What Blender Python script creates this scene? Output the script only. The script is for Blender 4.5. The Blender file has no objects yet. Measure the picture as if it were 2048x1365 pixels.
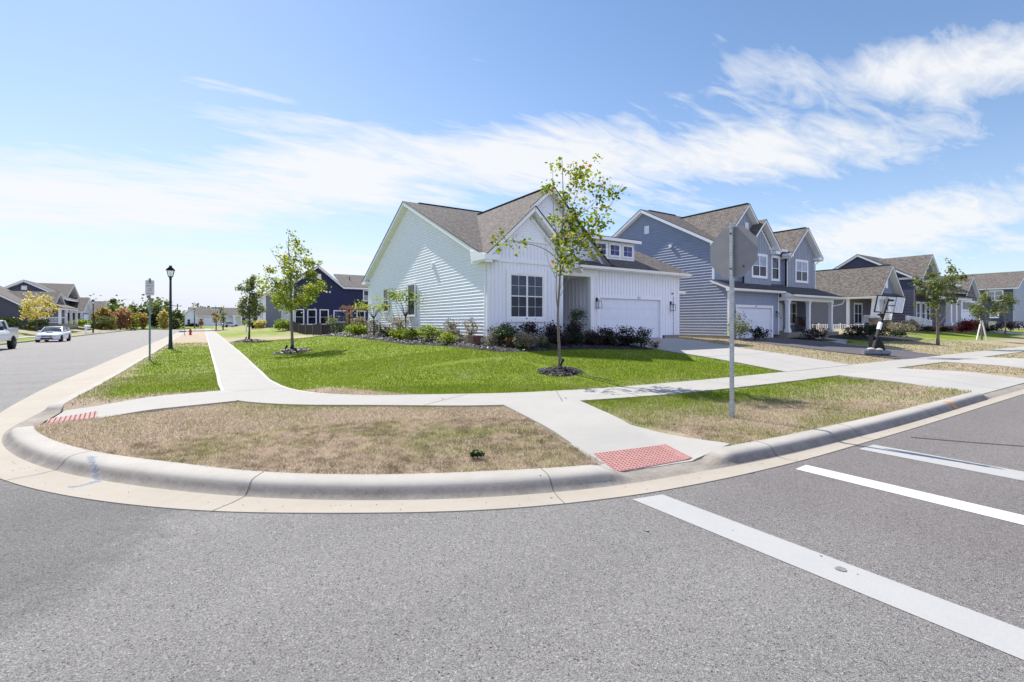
import bpy, math, random
import numpy as np
from mathutils import Vector, Matrix
S = bpy.context.scene
C = S.collection
PI = math.pi
R = math.radians
rnd = random.Random(7)

# ---------------------------------------------------------------- camera
YAW = 32.95
EYE = 1.85
cd = bpy.data.cameras.new('camera')
cam = bpy.data.objects.new('camera', cd)
C.objects.link(cam)
cam.location = (0, 0, EYE)
cam.rotation_euler = (R(90), 0, R(-YAW))
cd.sensor_width = 36
cd.lens = 955 / 2048 * 36
cd.shift_y = -(682.5 - 645) / 2048
cd.clip_start = 0.05
cd.clip_end = 6000
S.camera = cam

# ---------------------------------------------------------------- light
SUN_EL, SUN_AZ = 48.0, -8.0            # azimuth from +Y towards +X
w = bpy.data.worlds.new('World')
S.world = w
w.use_nodes = True
sund = bpy.data.lights.new('sun', 'SUN')
sun = bpy.data.objects.new('sun', sund)
C.objects.link(sun)
sund.energy = 4.6
sund.angle = R(0.5)
sund.color = (1.0, 0.95, 0.87)
tosun = Vector((math.sin(R(SUN_AZ)) * math.cos(R(SUN_EL)), math.cos(R(SUN_AZ)) * math.cos(R(SUN_EL)), math.sin(R(SUN_EL))))
sun.rotation_euler = (-tosun).to_track_quat('-Z', 'Y').to_euler()
sun.location = tosun * 60
S.view_settings.view_transform = 'Standard'
S.view_settings.look = 'None'
S.view_settings.gamma = 1
S.view_settings.exposure = 0.74


def N(nt, t, **k):
    n = nt.nodes.new(t)
    for a, b in k.items():
        if a == 'op':
            n.operation = b
        elif a == 'bt':
            n.blend_type = b
        else:
            n.inputs[a.replace('_', ' ')].default_value = b
    return n


def math_n(nt, op, a, b=None, clamp=False):
    n = nt.nodes.new('ShaderNodeMath')
    n.operation = op
    n.use_clamp = clamp
    for i, v in enumerate((a, b)):
        if v is None:
            continue
        if isinstance(v, (int, float)):
            n.inputs[i].default_value = v
        else:
            nt.links.new(v, n.inputs[i])
    return n.outputs[0]


def build_world():
    nt = w.node_tree
    nt.nodes.clear()
    L = nt.links.new
    out = nt.nodes.new('ShaderNodeOutputWorld')
    bg = nt.nodes.new('ShaderNodeBackground')
    bg.inputs['Strength'].default_value = 0.14
    sky = nt.nodes.new('ShaderNodeTexSky')
    sky.sky_type = 'NISHITA'
    sky.sun_disc = False
    sky.sun_elevation = R(SUN_EL)
    sky.sun_rotation = R(SUN_AZ)
    sky.air_density = 1.0
    sky.dust_density = 0.15
    sky.ozone_density = 1.2
    tc = nt.nodes.new('ShaderNodeTexCoord')
    sep = nt.nodes.new('ShaderNodeSeparateXYZ')
    L(tc.outputs['Generated'], sep.inputs[0])
    X, Y, Z = sep.outputs
    az = math_n(nt, 'ARCTAN2', X, Y)
    el = math_n(nt, 'ARCSINE', Z)
    # projected on a cloud deck
    zc = math_n(nt, 'ADD', math_n(nt, 'MAXIMUM', Z, 0.0), 0.10)
    cx = math_n(nt, 'DIVIDE', X, zc)
    cy = math_n(nt, 'DIVIDE', Y, zc)
    comb = nt.nodes.new('ShaderNodeCombineXYZ')
    L(cx, comb.inputs[0]); L(cy, comb.inputs[1])

    def streak(rot, sx, sy, scale, detail, dist, off):
        m = nt.nodes.new('ShaderNodeMapping')
        m.inputs['Rotation'].default_value = (0, 0, R(rot))
        m.inputs['Scale'].default_value = (sx, sy, 1)
        m.inputs['Location'].default_value = off
        L(comb.outputs[0], m.inputs[0])
        n = nt.nodes.new('ShaderNodeTexNoise')
        n.inputs['Scale'].default_value = scale
        n.inputs['Detail'].default_value = detail
        n.inputs['Roughness'].default_value = 0.62
        n.inputs['Distortion'].default_value = dist
        L(m.outputs[0], n.inputs['Vector'])
        return n.outputs[0]
    n1 = streak(35, 0.42, 1.5, 1.7, 9, 0.55, (3.1, 1.7, 0))
    n2 = streak(20, 0.8, 2.2, 4.5, 8, 0.8, (0.4, 5.2, 0))
    n3 = streak(0, 1, 1, 0.9, 4, 0.3, (7.7, 2.0, 0))
    fine = math_n(nt, 'ADD', math_n(nt, 'MULTIPLY', n1, 0.62), math_n(nt, 'MULTIPLY', n2, 0.38))
    fine = math_n(nt, 'ADD', math_n(nt, 'MULTIPLY', fine, 0.78), math_n(nt, 'MULTIPLY', n3, 0.22))

    fine = math_n(nt, 'ADD', math_n(nt, 'MULTIPLY', math_n(nt, 'SUBTRACT', fine, 0.5), 1.45), 0.5)

    # density by direction: (azimuth, elevation, half width az, half width el, slope, strength), degrees
    blobs = [(-8, 11.0, 26, 3.6, 0.12, 1.05), (14, 16.5, 20, 4.8, 0.12, 1.05), (8, 20.5, 10, 1.6, 0.05, .75), (34, 19.0, 22, 4.0, 0.0, 1.0),
             (58, 17.5, 16, 3.0, -0.10, 1.0), (62, 25.0, 9, 2.6, -0.25, 0.7), (76, 21.5, 12, 2.6, -0.15, 0.95),
             (74, 9.0, 18, 3.4, 0.08, 1.0), (4, 23.0, 8, 1.1, 0.0, 0.5), (32, 28.5, 7, 0.8, -0.05, 0.4),
             (48, 13.0, 14, 2.5, 0.0, 0.45), (20, 5.5, 60, 4.5, 0.0, 0.62)]
    tot = None
    for (a, e, wa, we, sl, st) in blobs:
        da = math_n(nt, 'SUBTRACT', az, R(a))
        de = math_n(nt, 'SUBTRACT', math_n(nt, 'SUBTRACT', el, R(e)), math_n(nt, 'MULTIPLY', da, sl))
        q = math_n(nt, 'ADD', math_n(nt, 'POWER', math_n(nt, 'ABSOLUTE', math_n(nt, 'DIVIDE', da, R(wa))), 2.0),
                   math_n(nt, 'POWER', math_n(nt, 'ABSOLUTE', math_n(nt, 'DIVIDE', de, R(we))), 2.0))
        g = math_n(nt, 'MULTIPLY', math_n(nt, 'EXPONENT', math_n(nt, 'MULTIPLY', q, -0.8)), st)
        tot = g if tot is None else math_n(nt, 'MAXIMUM', tot, g)
    # cloud where noise exceeds a threshold that falls as the density field rises
    v = math_n(nt, 'SUBTRACT', math_n(nt, 'ADD', fine, math_n(nt, 'MULTIPLY', tot, 0.40)), 0.655)
    v = math_n(nt, 'MULTIPLY', v, 4.2, True)
    v = math_n(nt, 'POWER', v, 0.9)
    v = math_n(nt, 'MULTIPLY', v, 0.93)
    # milky air low in the sky, strongest under the sun
    toward = math_n(nt, 'MULTIPLY', math_n(nt, 'EXPONENT', math_n(nt, 'MULTIPLY', math_n(nt, 'POWER', math_n(nt, 'ABSOLUTE', math_n(nt, 'DIVIDE', math_n(nt, 'SUBTRACT', az, R(-4)), R(38))), 2.0), -1.0)), 0.55)
    low = math_n(nt, 'EXPONENT', math_n(nt, 'MULTIPLY', math_n(nt, 'MAXIMUM', el, 0.0), -6.0))
    low2 = math_n(nt, 'EXPONENT', math_n(nt, 'MULTIPLY', math_n(nt, 'MAXIMUM', el, 0.0), -2.9))
    veil = math_n(nt, 'ADD', math_n(nt, 'MULTIPLY', low, 0.55), math_n(nt, 'MULTIPLY', low2, toward), True)
    mix0 = nt.nodes.new('ShaderNodeMixRGB')
    mix0.inputs[2].default_value = (3.55, 3.60, 4.15, 1)
    tint = nt.nodes.new('ShaderNodeMixRGB'); tint.blend_type = 'MULTIPLY'; tint.inputs[0].default_value = 1.0
    tint.inputs[2].default_value = (0.585, 0.665, 0.735, 1)
    L(sky.outputs[0], tint.inputs[1])
    L(veil, mix0.inputs[0]); L(tint.outputs[0], mix0.inputs[1])
    mix = nt.nodes.new('ShaderNodeMixRGB')
    mix.inputs[2].default_value = (4.05, 4.1, 4.15, 1)
    L(v, mix.inputs[0]); L(mix0.outputs[0], mix.inputs[1])
    # fill light added for the shaded walls: brighter, bluer sky behind the viewer
    rear_fill = nt.nodes.new('ShaderNodeMixRGB')
    rear_fill.inputs[2].default_value = (3.5, 3.9, 5.7, 1)
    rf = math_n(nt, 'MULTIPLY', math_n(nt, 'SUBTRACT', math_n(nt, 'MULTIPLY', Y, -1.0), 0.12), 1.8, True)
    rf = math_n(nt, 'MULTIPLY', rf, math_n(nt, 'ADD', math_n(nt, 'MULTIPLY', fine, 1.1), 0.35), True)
    L(rf, rear_fill.inputs[0]); L(mix.outputs[0], rear_fill.inputs[1])
    L(rear_fill.outputs[0], bg.inputs[0])
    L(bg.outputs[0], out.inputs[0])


build_world()

# ---------------------------------------------------------------- materials


def srgb(r, g, b):
    f = lambda c: (c / 255 / 12.92) if c / 255 <= 0.04045 else ((c / 255 + 0.055) / 1.055) ** 2.4
    return (f(r), f(g), f(b), 1)


def col4(c, k=1.0):
    return (min(c[0] * k, 1), min(c[1] * k, 1), min(c[2] * k, 1), 1)


def newmat(name):
    m = bpy.data.materials.new(name)
    m.use_nodes = True
    nt = m.node_tree
    bs = nt.nodes['Principled BSDF']
    return m, nt, bs


def mat(name, c, rough=0.6, var=0.12, scale=6.0, bump=0.0, bscale=60.0, metal=0.0, spec=0.4, detail=6):
    m, nt, bs = newmat(name)
    L = nt.links.new
    tc = nt.nodes.new('ShaderNodeTexCoord')
    n = N(nt, 'ShaderNodeTexNoise', Scale=scale, Detail=detail, Roughness=0.6)
    L(tc.outputs['Object'], n.inputs['Vector'])
    r = nt.nodes.new('ShaderNodeValToRGB')
    r.color_ramp.elements[0].position = 0.25
    r.color_ramp.elements[1].position = 0.75
    r.color_ramp.elements[0].color = col4(c, 1 - var)
    r.color_ramp.elements[1].color = col4(c, 1 + var)
    L(n.outputs[0], r.inputs[0])
    L(r.outputs[0], bs.inputs['Base Color'])
    bs.inputs['Roughness'].default_value = rough
    bs.inputs['Metallic'].default_value = metal
    bs.inputs['Specular IOR Level'].default_value = spec
    if bump:
        b2 = N(nt, 'ShaderNodeTexNoise', Scale=bscale, Detail=4)
        L(tc.outputs['Object'], b2.inputs['Vector'])
        bm = N(nt, 'ShaderNodeBump', Strength=bump, Distance=0.01)
        L(b2.outputs[0], bm.inputs['Height'])
        L(bm.outputs[0], bs.inputs['Normal'])
    return m


def leafmat(name, stops, trans=0.42):
    """stops: list of (pos, colour) over the per-leaf random value 'v'"""
    m = bpy.data.materials.new(name)
    m.use_nodes = True
    nt = m.node_tree
    nt.nodes.clear()
    L = nt.links.new
    out = nt.nodes.new('ShaderNodeOutputMaterial')
    at = nt.nodes.new('ShaderNodeAttribute')
    at.attribute_name = 'v'
    r = nt.nodes.new('ShaderNodeValToRGB')
    e = r.color_ramp.elements
    while len(e) < len(stops):
        e.new(0.5)
    for i, (p, c) in enumerate(stops):
        e[i].position = p
        e[i].color = col4(c)
    L(at.outputs['Fac'], r.inputs[0])
    d = nt.nodes.new('ShaderNodeBsdfPrincipled')
    d.inputs['Roughness'].default_value = 0.5
    d.inputs['Specular IOR Level'].default_value = 0.3
    t = nt.nodes.new('ShaderNodeBsdfTranslucent')
    hs = N(nt, 'ShaderNodeHueSaturation', Saturation=1.1, Value=1.5)
    L(r.outputs[0], d.inputs['Base Color'])
    L(r.outputs[0], hs.inputs['Color'])
    L(hs.outputs[0], t.inputs['Color'])
    mx = nt.nodes.new('ShaderNodeMixShader')
    mx.inputs[0].default_value = trans
    L(d.outputs[0], mx.inputs[1]); L(t.outputs[0], mx.inputs[2]); L(mx.outputs[0], out.inputs[0])
    return m


def vcol(nt, name='dead'):
    a = nt.nodes.new('ShaderNodeAttribute')
    a.attribute_name = name
    return a.outputs['Fac']


M = {}
GREEN_A, GREEN_B = (0.120, 0.190, 0.010), (0.205, 0.280, 0.016)
DEAD_A, DEAD_B = (0.200, 0.148, 0.098), (0.62, 0.50, 0.385)


def mk_lawn():
    m, nt, bs = newmat('lawn_soil')
    L = nt.links.new
    tc = nt.nodes.new('ShaderNodeTexCoord')
    n1 = N(nt, 'ShaderNodeTexNoise', Scale=26.0, Detail=8, Roughness=0.7)
    n2 = N(nt, 'ShaderNodeTexNoise', Scale=0.55, Detail=5, Roughness=0.6)
    n3 = N(nt, 'ShaderNodeTexNoise', Scale=90.0, Detail=3)
    for n in (n1, n2, n3):
        L(tc.outputs['Object'], n.inputs['Vector'])
    g = nt.nodes.new('ShaderNodeMixRGB'); g.inputs[1].default_value = col4(GREEN_A); g.inputs[2].default_value = col4(GREEN_B)
    L(math_n(nt, 'ADD', math_n(nt, 'MULTIPLY', n1.outputs[0], 0.5), math_n(nt, 'MULTIPLY', n2.outputs[0], 0.55), True), g.inputs[0])
    d = nt.nodes.new('ShaderNodeMixRGB'); d.inputs[1].default_value = col4(DEAD_A); d.inputs[2].default_value = col4(DEAD_B)
    L(n1.outputs[0], d.inputs[0])
    mx = nt.nodes.new('ShaderNodeMixRGB')
    f = math_n(nt, 'ADD', vcol(nt), math_n(nt, 'MULTIPLY', math_n(nt, 'SUBTRACT', n3.outputs[0], 0.5), 0.7), True)
    L(f, mx.inputs[0]); L(g.outputs[0], mx.inputs[1]); L(d.outputs[0], mx.inputs[2])
    L(mx.outputs[0], bs.inputs['Base Color'])
    bs.inputs['Roughness'].default_value = 0.9
    bs.inputs['Specular IOR Level'].default_value = 0.15
    b = N(nt, 'ShaderNodeBump', Strength=0.7, Distance=0.03)
    L(math_n(nt, 'ADD', n1.outputs[0], n3.outputs[0]), b.inputs['Height'])
    L(b.outputs[0], bs.inputs['Normal'])
    return m


def mk_blade():
    m = bpy.data.materials.new('grass_blades')
    m.use_nodes = True
    nt = m.node_tree
    nt.nodes.clear()
    L = nt.links.new
    out = nt.nodes.new('ShaderNodeOutputMaterial')
    v = vcol(nt, 'v')
    dd = vcol(nt, 'dead')
    g = nt.nodes.new('ShaderNodeMixRGB'); g.inputs[1].default_value = col4(GREEN_A, 0.95); g.inputs[2].default_value = col4((0.27, 0.335, 0.018))
    d = nt.nodes.new('ShaderNodeMixRGB'); d.inputs[1].default_value = col4(DEAD_A, 1.0); d.inputs[2].default_value = col4(DEAD_B, 1.15)
    L(v, g.inputs[0]); L(v, d.inputs[0])
    mx = nt.nodes.new('ShaderNodeMixRGB')
    L(dd, mx.inputs[0]); L(g.outputs[0], mx.inputs[1]); L(d.outputs[0], mx.inputs[2])
    p = nt.nodes.new('ShaderNodeBsdfPrincipled')
    p.inputs['Roughness'].default_value = 0.6
    p.inputs['Specular IOR Level'].default_value = 0.08
    t = nt.nodes.new('ShaderNodeBsdfTranslucent')
    L(mx.outputs[0], p.inputs['Base Color']); L(mx.outputs[0], t.inputs['Color'])
    ms = nt.nodes.new('ShaderNodeMixShader'); ms.inputs[0].default_value = 0.4
    L(p.outputs[0], ms.inputs[1]); L(t.outputs[0], ms.inputs[2]); L(ms.outputs[0], out.inputs[0])
    return m


def mk_asphalt(name, c1, c2, speck=1.0):
    m, nt, bs = newmat(name)
    L = nt.links.new
    tc = nt.nodes.new('ShaderNodeTexCoord')
    P = tc.outputs['Object']
    big = N(nt, 'ShaderNodeTexNoise', Scale=0.35, Detail=6, Roughness=0.6)
    mid = N(nt, 'ShaderNodeTexNoise', Scale=3.0, Detail=8, Roughness=0.7)
    fin = N(nt, 'ShaderNodeTexNoise', Scale=150.0, Detail=5, Roughness=0.8)
    vor = N(nt, 'ShaderNodeTexVoronoi', Scale=165.0)
    vo2 = N(nt, 'ShaderNodeTexVoronoi', Scale=95.0)
    spot = N(nt, 'ShaderNodeTexNoise', Scale=1.3, Detail=3)
    for n in (big, mid, fin, vor, vo2, spot):
        L(P, n.inputs['Vector'])
    sep = nt.nodes.new('ShaderNodeSeparateXYZ'); L(P, sep.inputs[0])
    # the two streets were surfaced separately: seam running across the mouth of the side road
    e = math_n(nt, 'ADD', sep.outputs[0], math_n(nt, 'MULTIPLY', math_n(nt, 'SUBTRACT', mid.outputs[0], 0.5), 1.2))
    fx = math_n(nt, 'MULTIPLY', math_n(nt, 'SUBTRACT', e, 3.2), 0.45, True)
    base = nt.nodes.new('ShaderNodeMixRGB'); base.inputs[1].default_value = col4(c1); base.inputs[2].default_value = col4(c2)
    L(fx, base.inputs[0])
    k = math_n(nt, 'ADD', math_n(nt, 'MULTIPLY', big.outputs[0], 0.30), math_n(nt, 'MULTIPLY', mid.outputs[0], 0.22))
    k = math_n(nt, 'ADD', k, 0.74)
    sp = math_n(nt, 'ADD', math_n(nt, 'MULTIPLY', math_n(nt, 'SUBTRACT', fin.outputs[0], 0.5), 2.2 * speck), 1.0)
    sepc = nt.nodes.new('ShaderNodeSeparateColor'); L(vor.outputs['Color'], sepc.inputs[0])
    sep2 = nt.nodes.new('ShaderNodeSeparateColor'); L(vo2.outputs['Color'], sep2.inputs[0])
    st = math_n(nt, 'ADD', math_n(nt, 'MULTIPLY', math_n(nt, 'SUBTRACT', sepc.outputs[0], 0.5), 0.85 * speck), 1.0)
    # pale stones and dark pits
    pale = math_n(nt, 'MULTIPLY', math_n(nt, 'GREATER_THAN', sep2.outputs[1], 0.93), 0.45 * speck)
    dark = math_n(nt, 'MULTIPLY', math_n(nt, 'LESS_THAN', sep2.outputs[1], 0.06), -0.45 * speck)
    st = math_n(nt, 'ADD', st, math_n(nt, 'ADD', pale, dark))
    tot = math_n(nt, 'MULTIPLY', math_n(nt, 'MULTIPLY', k, sp), st)
    # older, coarser, darker apron of asphalt against the corner gutter
    dx = math_n(nt, 'SUBTRACT', sep.outputs[0], -1.9); dy = math_n(nt, 'SUBTRACT', sep.outputs[1], 5.9)
    rr = math_n(nt, 'SQRT', math_n(nt, 'ADD', math_n(nt, 'MULTIPLY', dx, dx), math_n(nt, 'MULTIPLY', math_n(nt, 'MULTIPLY', dy, dy), 0.7)))
    rr = math_n(nt, 'ADD', rr, math_n(nt, 'MULTIPLY', math_n(nt, 'SUBTRACT', mid.outputs[0], 0.5), 1.6))
    pk = math_n(nt, 'SUBTRACT', 1.0, math_n(nt, 'MULTIPLY', math_n(nt, 'SUBTRACT', 1.9, rr), 0.55, True))
    pk = math_n(nt, 'MAXIMUM', pk, 0.72)
    # faint wheel paths along the crossing street
    wv = math_n(nt, 'SINE', math_n(nt, 'ADD', math_n(nt, 'MULTIPLY', sep.outputs[1], 3.6), math_n(nt, 'MULTIPLY', big.outputs[0], 2.0)))
    tot = math_n(nt, 'MULTIPLY', tot, math_n(nt, 'MULTIPLY', pk, math_n(nt, 'ADD', math_n(nt, 'MULTIPLY', wv, 0.035), 1.0)))
    tot = math_n(nt, 'MAXIMUM', tot, 0.12)
    vm = nt.nodes.new('ShaderNodeVectorMath'); vm.operation = 'SCALE'
    L(base.outputs[0], vm.inputs[0]); L(tot, vm.inputs['Scale'])
    L(vm.outputs[0], bs.inputs['Base Color'])
    bs.inputs['Roughness'].default_value = 0.86
    bs.inputs['Specular IOR Level'].default_value = 0.3
    b = N(nt, 'ShaderNodeBump', Strength=0.75, Distance=0.008)
    L(math_n(nt, 'ADD', fin.outputs[0], vor.outputs['Distance']), b.inputs['Height'])
    L(b.outputs[0], bs.inputs['Normal'])
    return m


def mk_concrete(name, c, broom=None, stain=0.16, warm=None, bump=0.35):
    m, nt, bs = newmat(name)
    L = nt.links.new
    tc = nt.nodes.new('ShaderNodeTexCoord')
    P = tc.outputs['Object']
    a = N(nt, 'ShaderNodeTexNoise', Scale=0.9, Detail=8, Roughness=0.65)
    b = N(nt, 'ShaderNodeTexNoise', Scale=75.0, Detail=5, Roughness=0.7)
    c3 = N(nt, 'ShaderNodeTexNoise', Scale=7.0, Detail=6, Roughness=0.7)
    for n in (a, b, c3):
        L(P, n.inputs['Vector'])
    k = math_n(nt, 'ADD', math_n(nt, 'MULTIPLY', a.outputs[0], stain * 2), math_n(nt, 'MULTIPLY', b.outputs[0], 0.22))
    k = math_n(nt, 'ADD', k, math_n(nt, 'MULTIPLY', c3.outputs[0], stain))
    k = math_n(nt, 'ADD', k, 1 - stain * 1.5 - 0.11)
    h = b.outputs[0]
    if broom is not None:
        mp = nt.nodes.new('ShaderNodeMapping')
        mp.inputs['Rotation'].default_value = (0, 0, R(broom))
        mp.inputs['Scale'].default_value = (1.2, 60, 1)
        L(P, mp.inputs[0])
        s = N(nt, 'ShaderNodeTexNoise', Scale=1.6, Detail=3)
        L(mp.outputs[0], s.inputs['Vector'])
        k = math_n(nt, 'ADD', k, math_n(nt, 'MULTIPLY', math_n(nt, 'SUBTRACT', s.outputs[0], 0.5), 0.24))
        h = math_n(nt, 'ADD', h, s.outputs[0])
    vm = nt.nodes.new('ShaderNodeVectorMath'); vm.operation = 'SCALE'
    vm.inputs[0].default_value = c
    if warm:
        mw = nt.nodes.new('ShaderNodeMixRGB'); mw.inputs[1].default_value = col4(c); mw.inputs[2].default_value = col4(warm)
        rr = nt.nodes.new('ShaderNodeMapRange'); rr.inputs[1].default_value = 0.35; rr.inputs[2].default_value = 0.65
        L(c3.outputs[0], rr.inputs[0]); L(rr.outputs[0], mw.inputs[0]); L(mw.outputs[0], vm.inputs[0])
    L(k, vm.inputs['Scale'])
    L(vm.outputs[0], bs.inputs['Base Color'])
    bs.inputs['Roughness'].default_value = 0.88
    bs.inputs['Specular IOR Level'].default_value = 0.25
    bm = N(nt, 'ShaderNodeBump', Strength=bump, Distance=0.006)
    L(h, bm.inputs['Height'])
    L(bm.outputs[0], bs.inputs['Normal'])
    return m


def mk_shingle(name, c, var=0.36):
    m, nt, bs = newmat(name)
    L = nt.links.new
    uv = nt.nodes.new('ShaderNodeUVMap')
    br = nt.nodes.new('ShaderNodeTexBrick')
    br.offset = 0.37
    br.squash = 1.0
    br.inputs['Scale'].default_value = 1.0
    br.inputs['Brick Width'].default_value = 0.17
    br.inputs['Row Height'].default_value = 0.125
    br.inputs['Mortar Size'].default_value = 0.012
    br.inputs['Mortar Smooth'].default_value = 0.2
    br.inputs['Bias'].default_value = 0.0
    br.inputs['Color1'].default_value = col4(c, 1 - var)
    br.inputs['Color2'].default_value = col4(c, 1 + var)
    br.inputs['Mortar'].default_value = col4(c, 0.35)
    L(uv.outputs[0], br.inputs['Vector'])
    n = N(nt, 'ShaderNodeTexNoise', Scale=11.0, Detail=9, Roughness=0.8)
    L(uv.outputs[0], n.inputs['Vector'])
    rr = nt.nodes.new('ShaderNodeMapRange'); rr.inputs[1].default_value = 0.3; rr.inputs[2].default_value = 0.7; rr.inputs[3].default_value = 0.72; rr.inputs[4].default_value = 1.3
    L(n.outputs[0], rr.inputs[0])
    vm = nt.nodes.new('ShaderNodeVectorMath'); vm.operation = 'SCALE'
    L(br.outputs['Color'], vm.inputs[0]); L(rr.outputs[0], vm.inputs['Scale'])
    L(vm.outputs[0], bs.inputs['Base Color'])
    bs.inputs['Roughness'].default_value = 0.9
    bs.inputs['Specular IOR Level'].default_value = 0.25
    bm = N(nt, 'ShaderNodeBump', Strength=0.5, Distance=0.012)
    L(br.outputs['Fac'], bm.inputs['Height'])
    bm.invert = True
    L(bm.outputs[0], bs.inputs['Normal'])
    return m


def mk_glass(name, c, blind=None, pitch=0.055, rough=0.04):
    m, nt, bs = newmat(name)
    L = nt.links.new
    tc = nt.nodes.new('ShaderNodeTexCoord')
    n = N(nt, 'ShaderNodeTexNoise', Scale=1.6, Detail=3)
    L(tc.outputs['Object'], n.inputs['Vector'])
    r = nt.nodes.new('ShaderNodeValToRGB')
    r.color_ramp.elements[0].color = col4(c, 0.5); r.color_ramp.elements[0].position = 0.35
    r.color_ramp.elements[1].color = col4(c, 1.6); r.color_ramp.elements[1].position = 0.65
    L(n.outputs[0], r.inputs[0])
    last = r.outputs[0]
    if blind:
        sep = nt.nodes.new('ShaderNodeSeparateXYZ'); L(tc.outputs['Object'], sep.inputs[0])
        f = math_n(nt, 'FRACT', math_n(nt, 'DIVIDE', sep.outputs[2], pitch))
        f = math_n(nt, 'GREATER_THAN', f, 0.35)
        mb = nt.nodes.new('ShaderNodeMixRGB'); mb.inputs[2].default_value = col4(blind)
        L(math_n(nt, 'MULTIPLY', f, 0.75), mb.inputs[0]); L(last, mb.inputs[1]); last = mb.outputs[0]
    L(last, bs.inputs['Base Color'])
    bs.inputs['Roughness'].default_value = rough
    bs.inputs['Specular IOR Level'].default_value = 0.32
    bs.inputs['IOR'].default_value = 1.45
    bs.inputs['Coat Weight'].default_value = 0.0
    return m


def mk_stone(name):
    m, nt, bs = newmat(name)
    L = nt.links.new
    tc = nt.nodes.new('ShaderNodeTexCoord')
    v = N(nt, 'ShaderNodeTexVoronoi', Scale=5.0)
    mp = nt.nodes.new('ShaderNodeMapping'); mp.inputs['Scale'].default_value = (1, 1, 2.2)
    L(tc.outputs['Object'], mp.inputs[0]); L(mp.outputs[0], v.inputs['Vector'])
    r = nt.nodes.new('ShaderNodeValToRGB')
    e = r.color_ramp.elements
    e[0].color = (0.05, 0.045, 0.045, 1); e[1].color = (0.33, 0.27, 0.22, 1)
    x = e.new(0.5); x.color = (0.16, 0.12, 0.10, 1)
    s = nt.nodes.new('ShaderNodeSeparateColor'); L(v.outputs['Color'], s.inputs[0]); L(s.outputs[0], r.inputs[0])
    L(r.outputs[0], bs.inputs['Base Color'])
    bs.inputs['Roughness'].default_value = 0.85
    return m


def mk_carpaint(name, c):
    m = mat(name, c, rough=0.25, var=0.03, spec=0.6)
    bs = m.node_tree.nodes['Principled BSDF']
    bs.inputs['Coat Weight'].default_value = 0.8
    bs.inputs['Coat Roughness'].default_value = 0.04
    return m


M['lawn'] = mk_lawn()
M['blade'] = mk_blade()
M['asphalt'] = mk_asphalt('asphalt', (0.218, 0.209, 0.198), (0.186, 0.171, 0.163))
M['drive_asphalt'] = mk_asphalt('driveway_asphalt', (0.10, 0.095, 0.10), (0.115, 0.105, 0.115), 0.7)
M['gutter'] = mk_concrete('gutter_concrete', (0.38, 0.35, 0.30), None, 0.16, (0.36, 0.31, 0.245))
def mk_curb():
    m = mk_concrete('curb_concrete', (0.39, 0.365, 0.325), None, 0.22, bump=0.6)
    nt = m.node_tree; L = nt.links.new; bs = nt.nodes['Principled BSDF']
    src = bs.inputs['Base Color'].links[0].from_socket
    geo = nt.nodes.new('ShaderNodeNewGeometry'); sp = nt.nodes.new('ShaderNodeSeparateXYZ'); L(geo.outputs['Position'], sp.inputs[0])
    tc = nt.nodes.new('ShaderNodeTexCoord')
    n = N(nt, 'ShaderNodeTexNoise', Scale=3.2, Detail=8, Roughness=0.7); L(tc.outputs['Object'], n.inputs['Vector'])
    n2 = N(nt, 'ShaderNodeTexNoise', Scale=22, Detail=6, Roughness=0.75); L(tc.outputs['Object'], n2.inputs['Vector'])
    h = math_n(nt, 'MULTIPLY', math_n(nt, 'SUBTRACT', 0.128, sp.outputs[2]), 22.0, True)      # grime splashed on the lower face
    f = math_n(nt, 'MULTIPLY', h, math_n(nt, 'ADD', math_n(nt, 'MULTIPLY', n.outputs[0], 1.5), 0.0), True)
    f = math_n(nt, 'MULTIPLY', f, math_n(nt, 'ADD', math_n(nt, 'MULTIPLY', n2.outputs[0], 1.1), 0.25), True)
    mx = nt.nodes.new('ShaderNodeMixRGB'); mx.inputs[2].default_value = (0.155, 0.13, 0.105, 1)
    L(f, mx.inputs[0]); L(src, mx.inputs[1]); L(mx.outputs[0], bs.inputs['Base Color'])
    return m


M['curb_old'] = mk_concrete('curb_concrete', (0.37, 0.345, 0.30), None, 0.30, bump=0.6)
M['curb'] = mk_curb()
M['walk'] = mk_concrete('sidewalk_concrete', (0.365, 0.352, 0.322), 90, 0.10)
M['walk2'] = mk_concrete('sidewalk_concrete_across', (0.36, 0.345, 0.315), 0, 0.12)
M['drive'] = mk_concrete('driveway_concrete', (0.385, 0.37, 0.34), 0, 0.10)
M['found'] = mk_concrete('foundation_concrete', (0.26, 0.24, 0.20), None, 0.2)
M['joint'] = mat('joint_dark', (0.10, 0.09, 0.08), 0.95)
M['jointpale'] = mat('joint_pale', (0.50, 0.49, 0.45), 0.9)
M['paint'] = mk_concrete('road_paint', (0.37, 0.37, 0.36), None, 0.10, bump=0.5)
M['paint_new'] = mk_concrete('road_paint_bright', (0.56, 0.565, 0.57), None, 0.05, bump=0.5)
M['tactile'] = mat('tactile_red', (0.37, 0.19, 0.17), 0.8, 0.2, 9)
M['tactile_dome'] = mat('tactile_dome', (0.27, 0.095, 0.085), 0.7, 0.3, 40)  # domes darker than the mat: their small shadows put into the colour
M['mulch'] = mat('mulch_black', (0.030, 0.028, 0.030), 0.95, 0.5, 40, 1.0, 70)
M['mulch_chip'] = leafmat('mulch_chips', [(0, (0.012, 0.011, 0.013)), (0.8, (0.06, 0.056, 0.062)), (1, (0.20, 0.19, 0.20))], 0.0)
M['white_vinyl'] = mat('white_vinyl', (0.83, 0.845, 0.90), 0.55, 0.03, 2.0)
M['white_trim'] = mat('white_trim', (0.84, 0.85, 0.87), 0.5, 0.03, 3.0)
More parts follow.
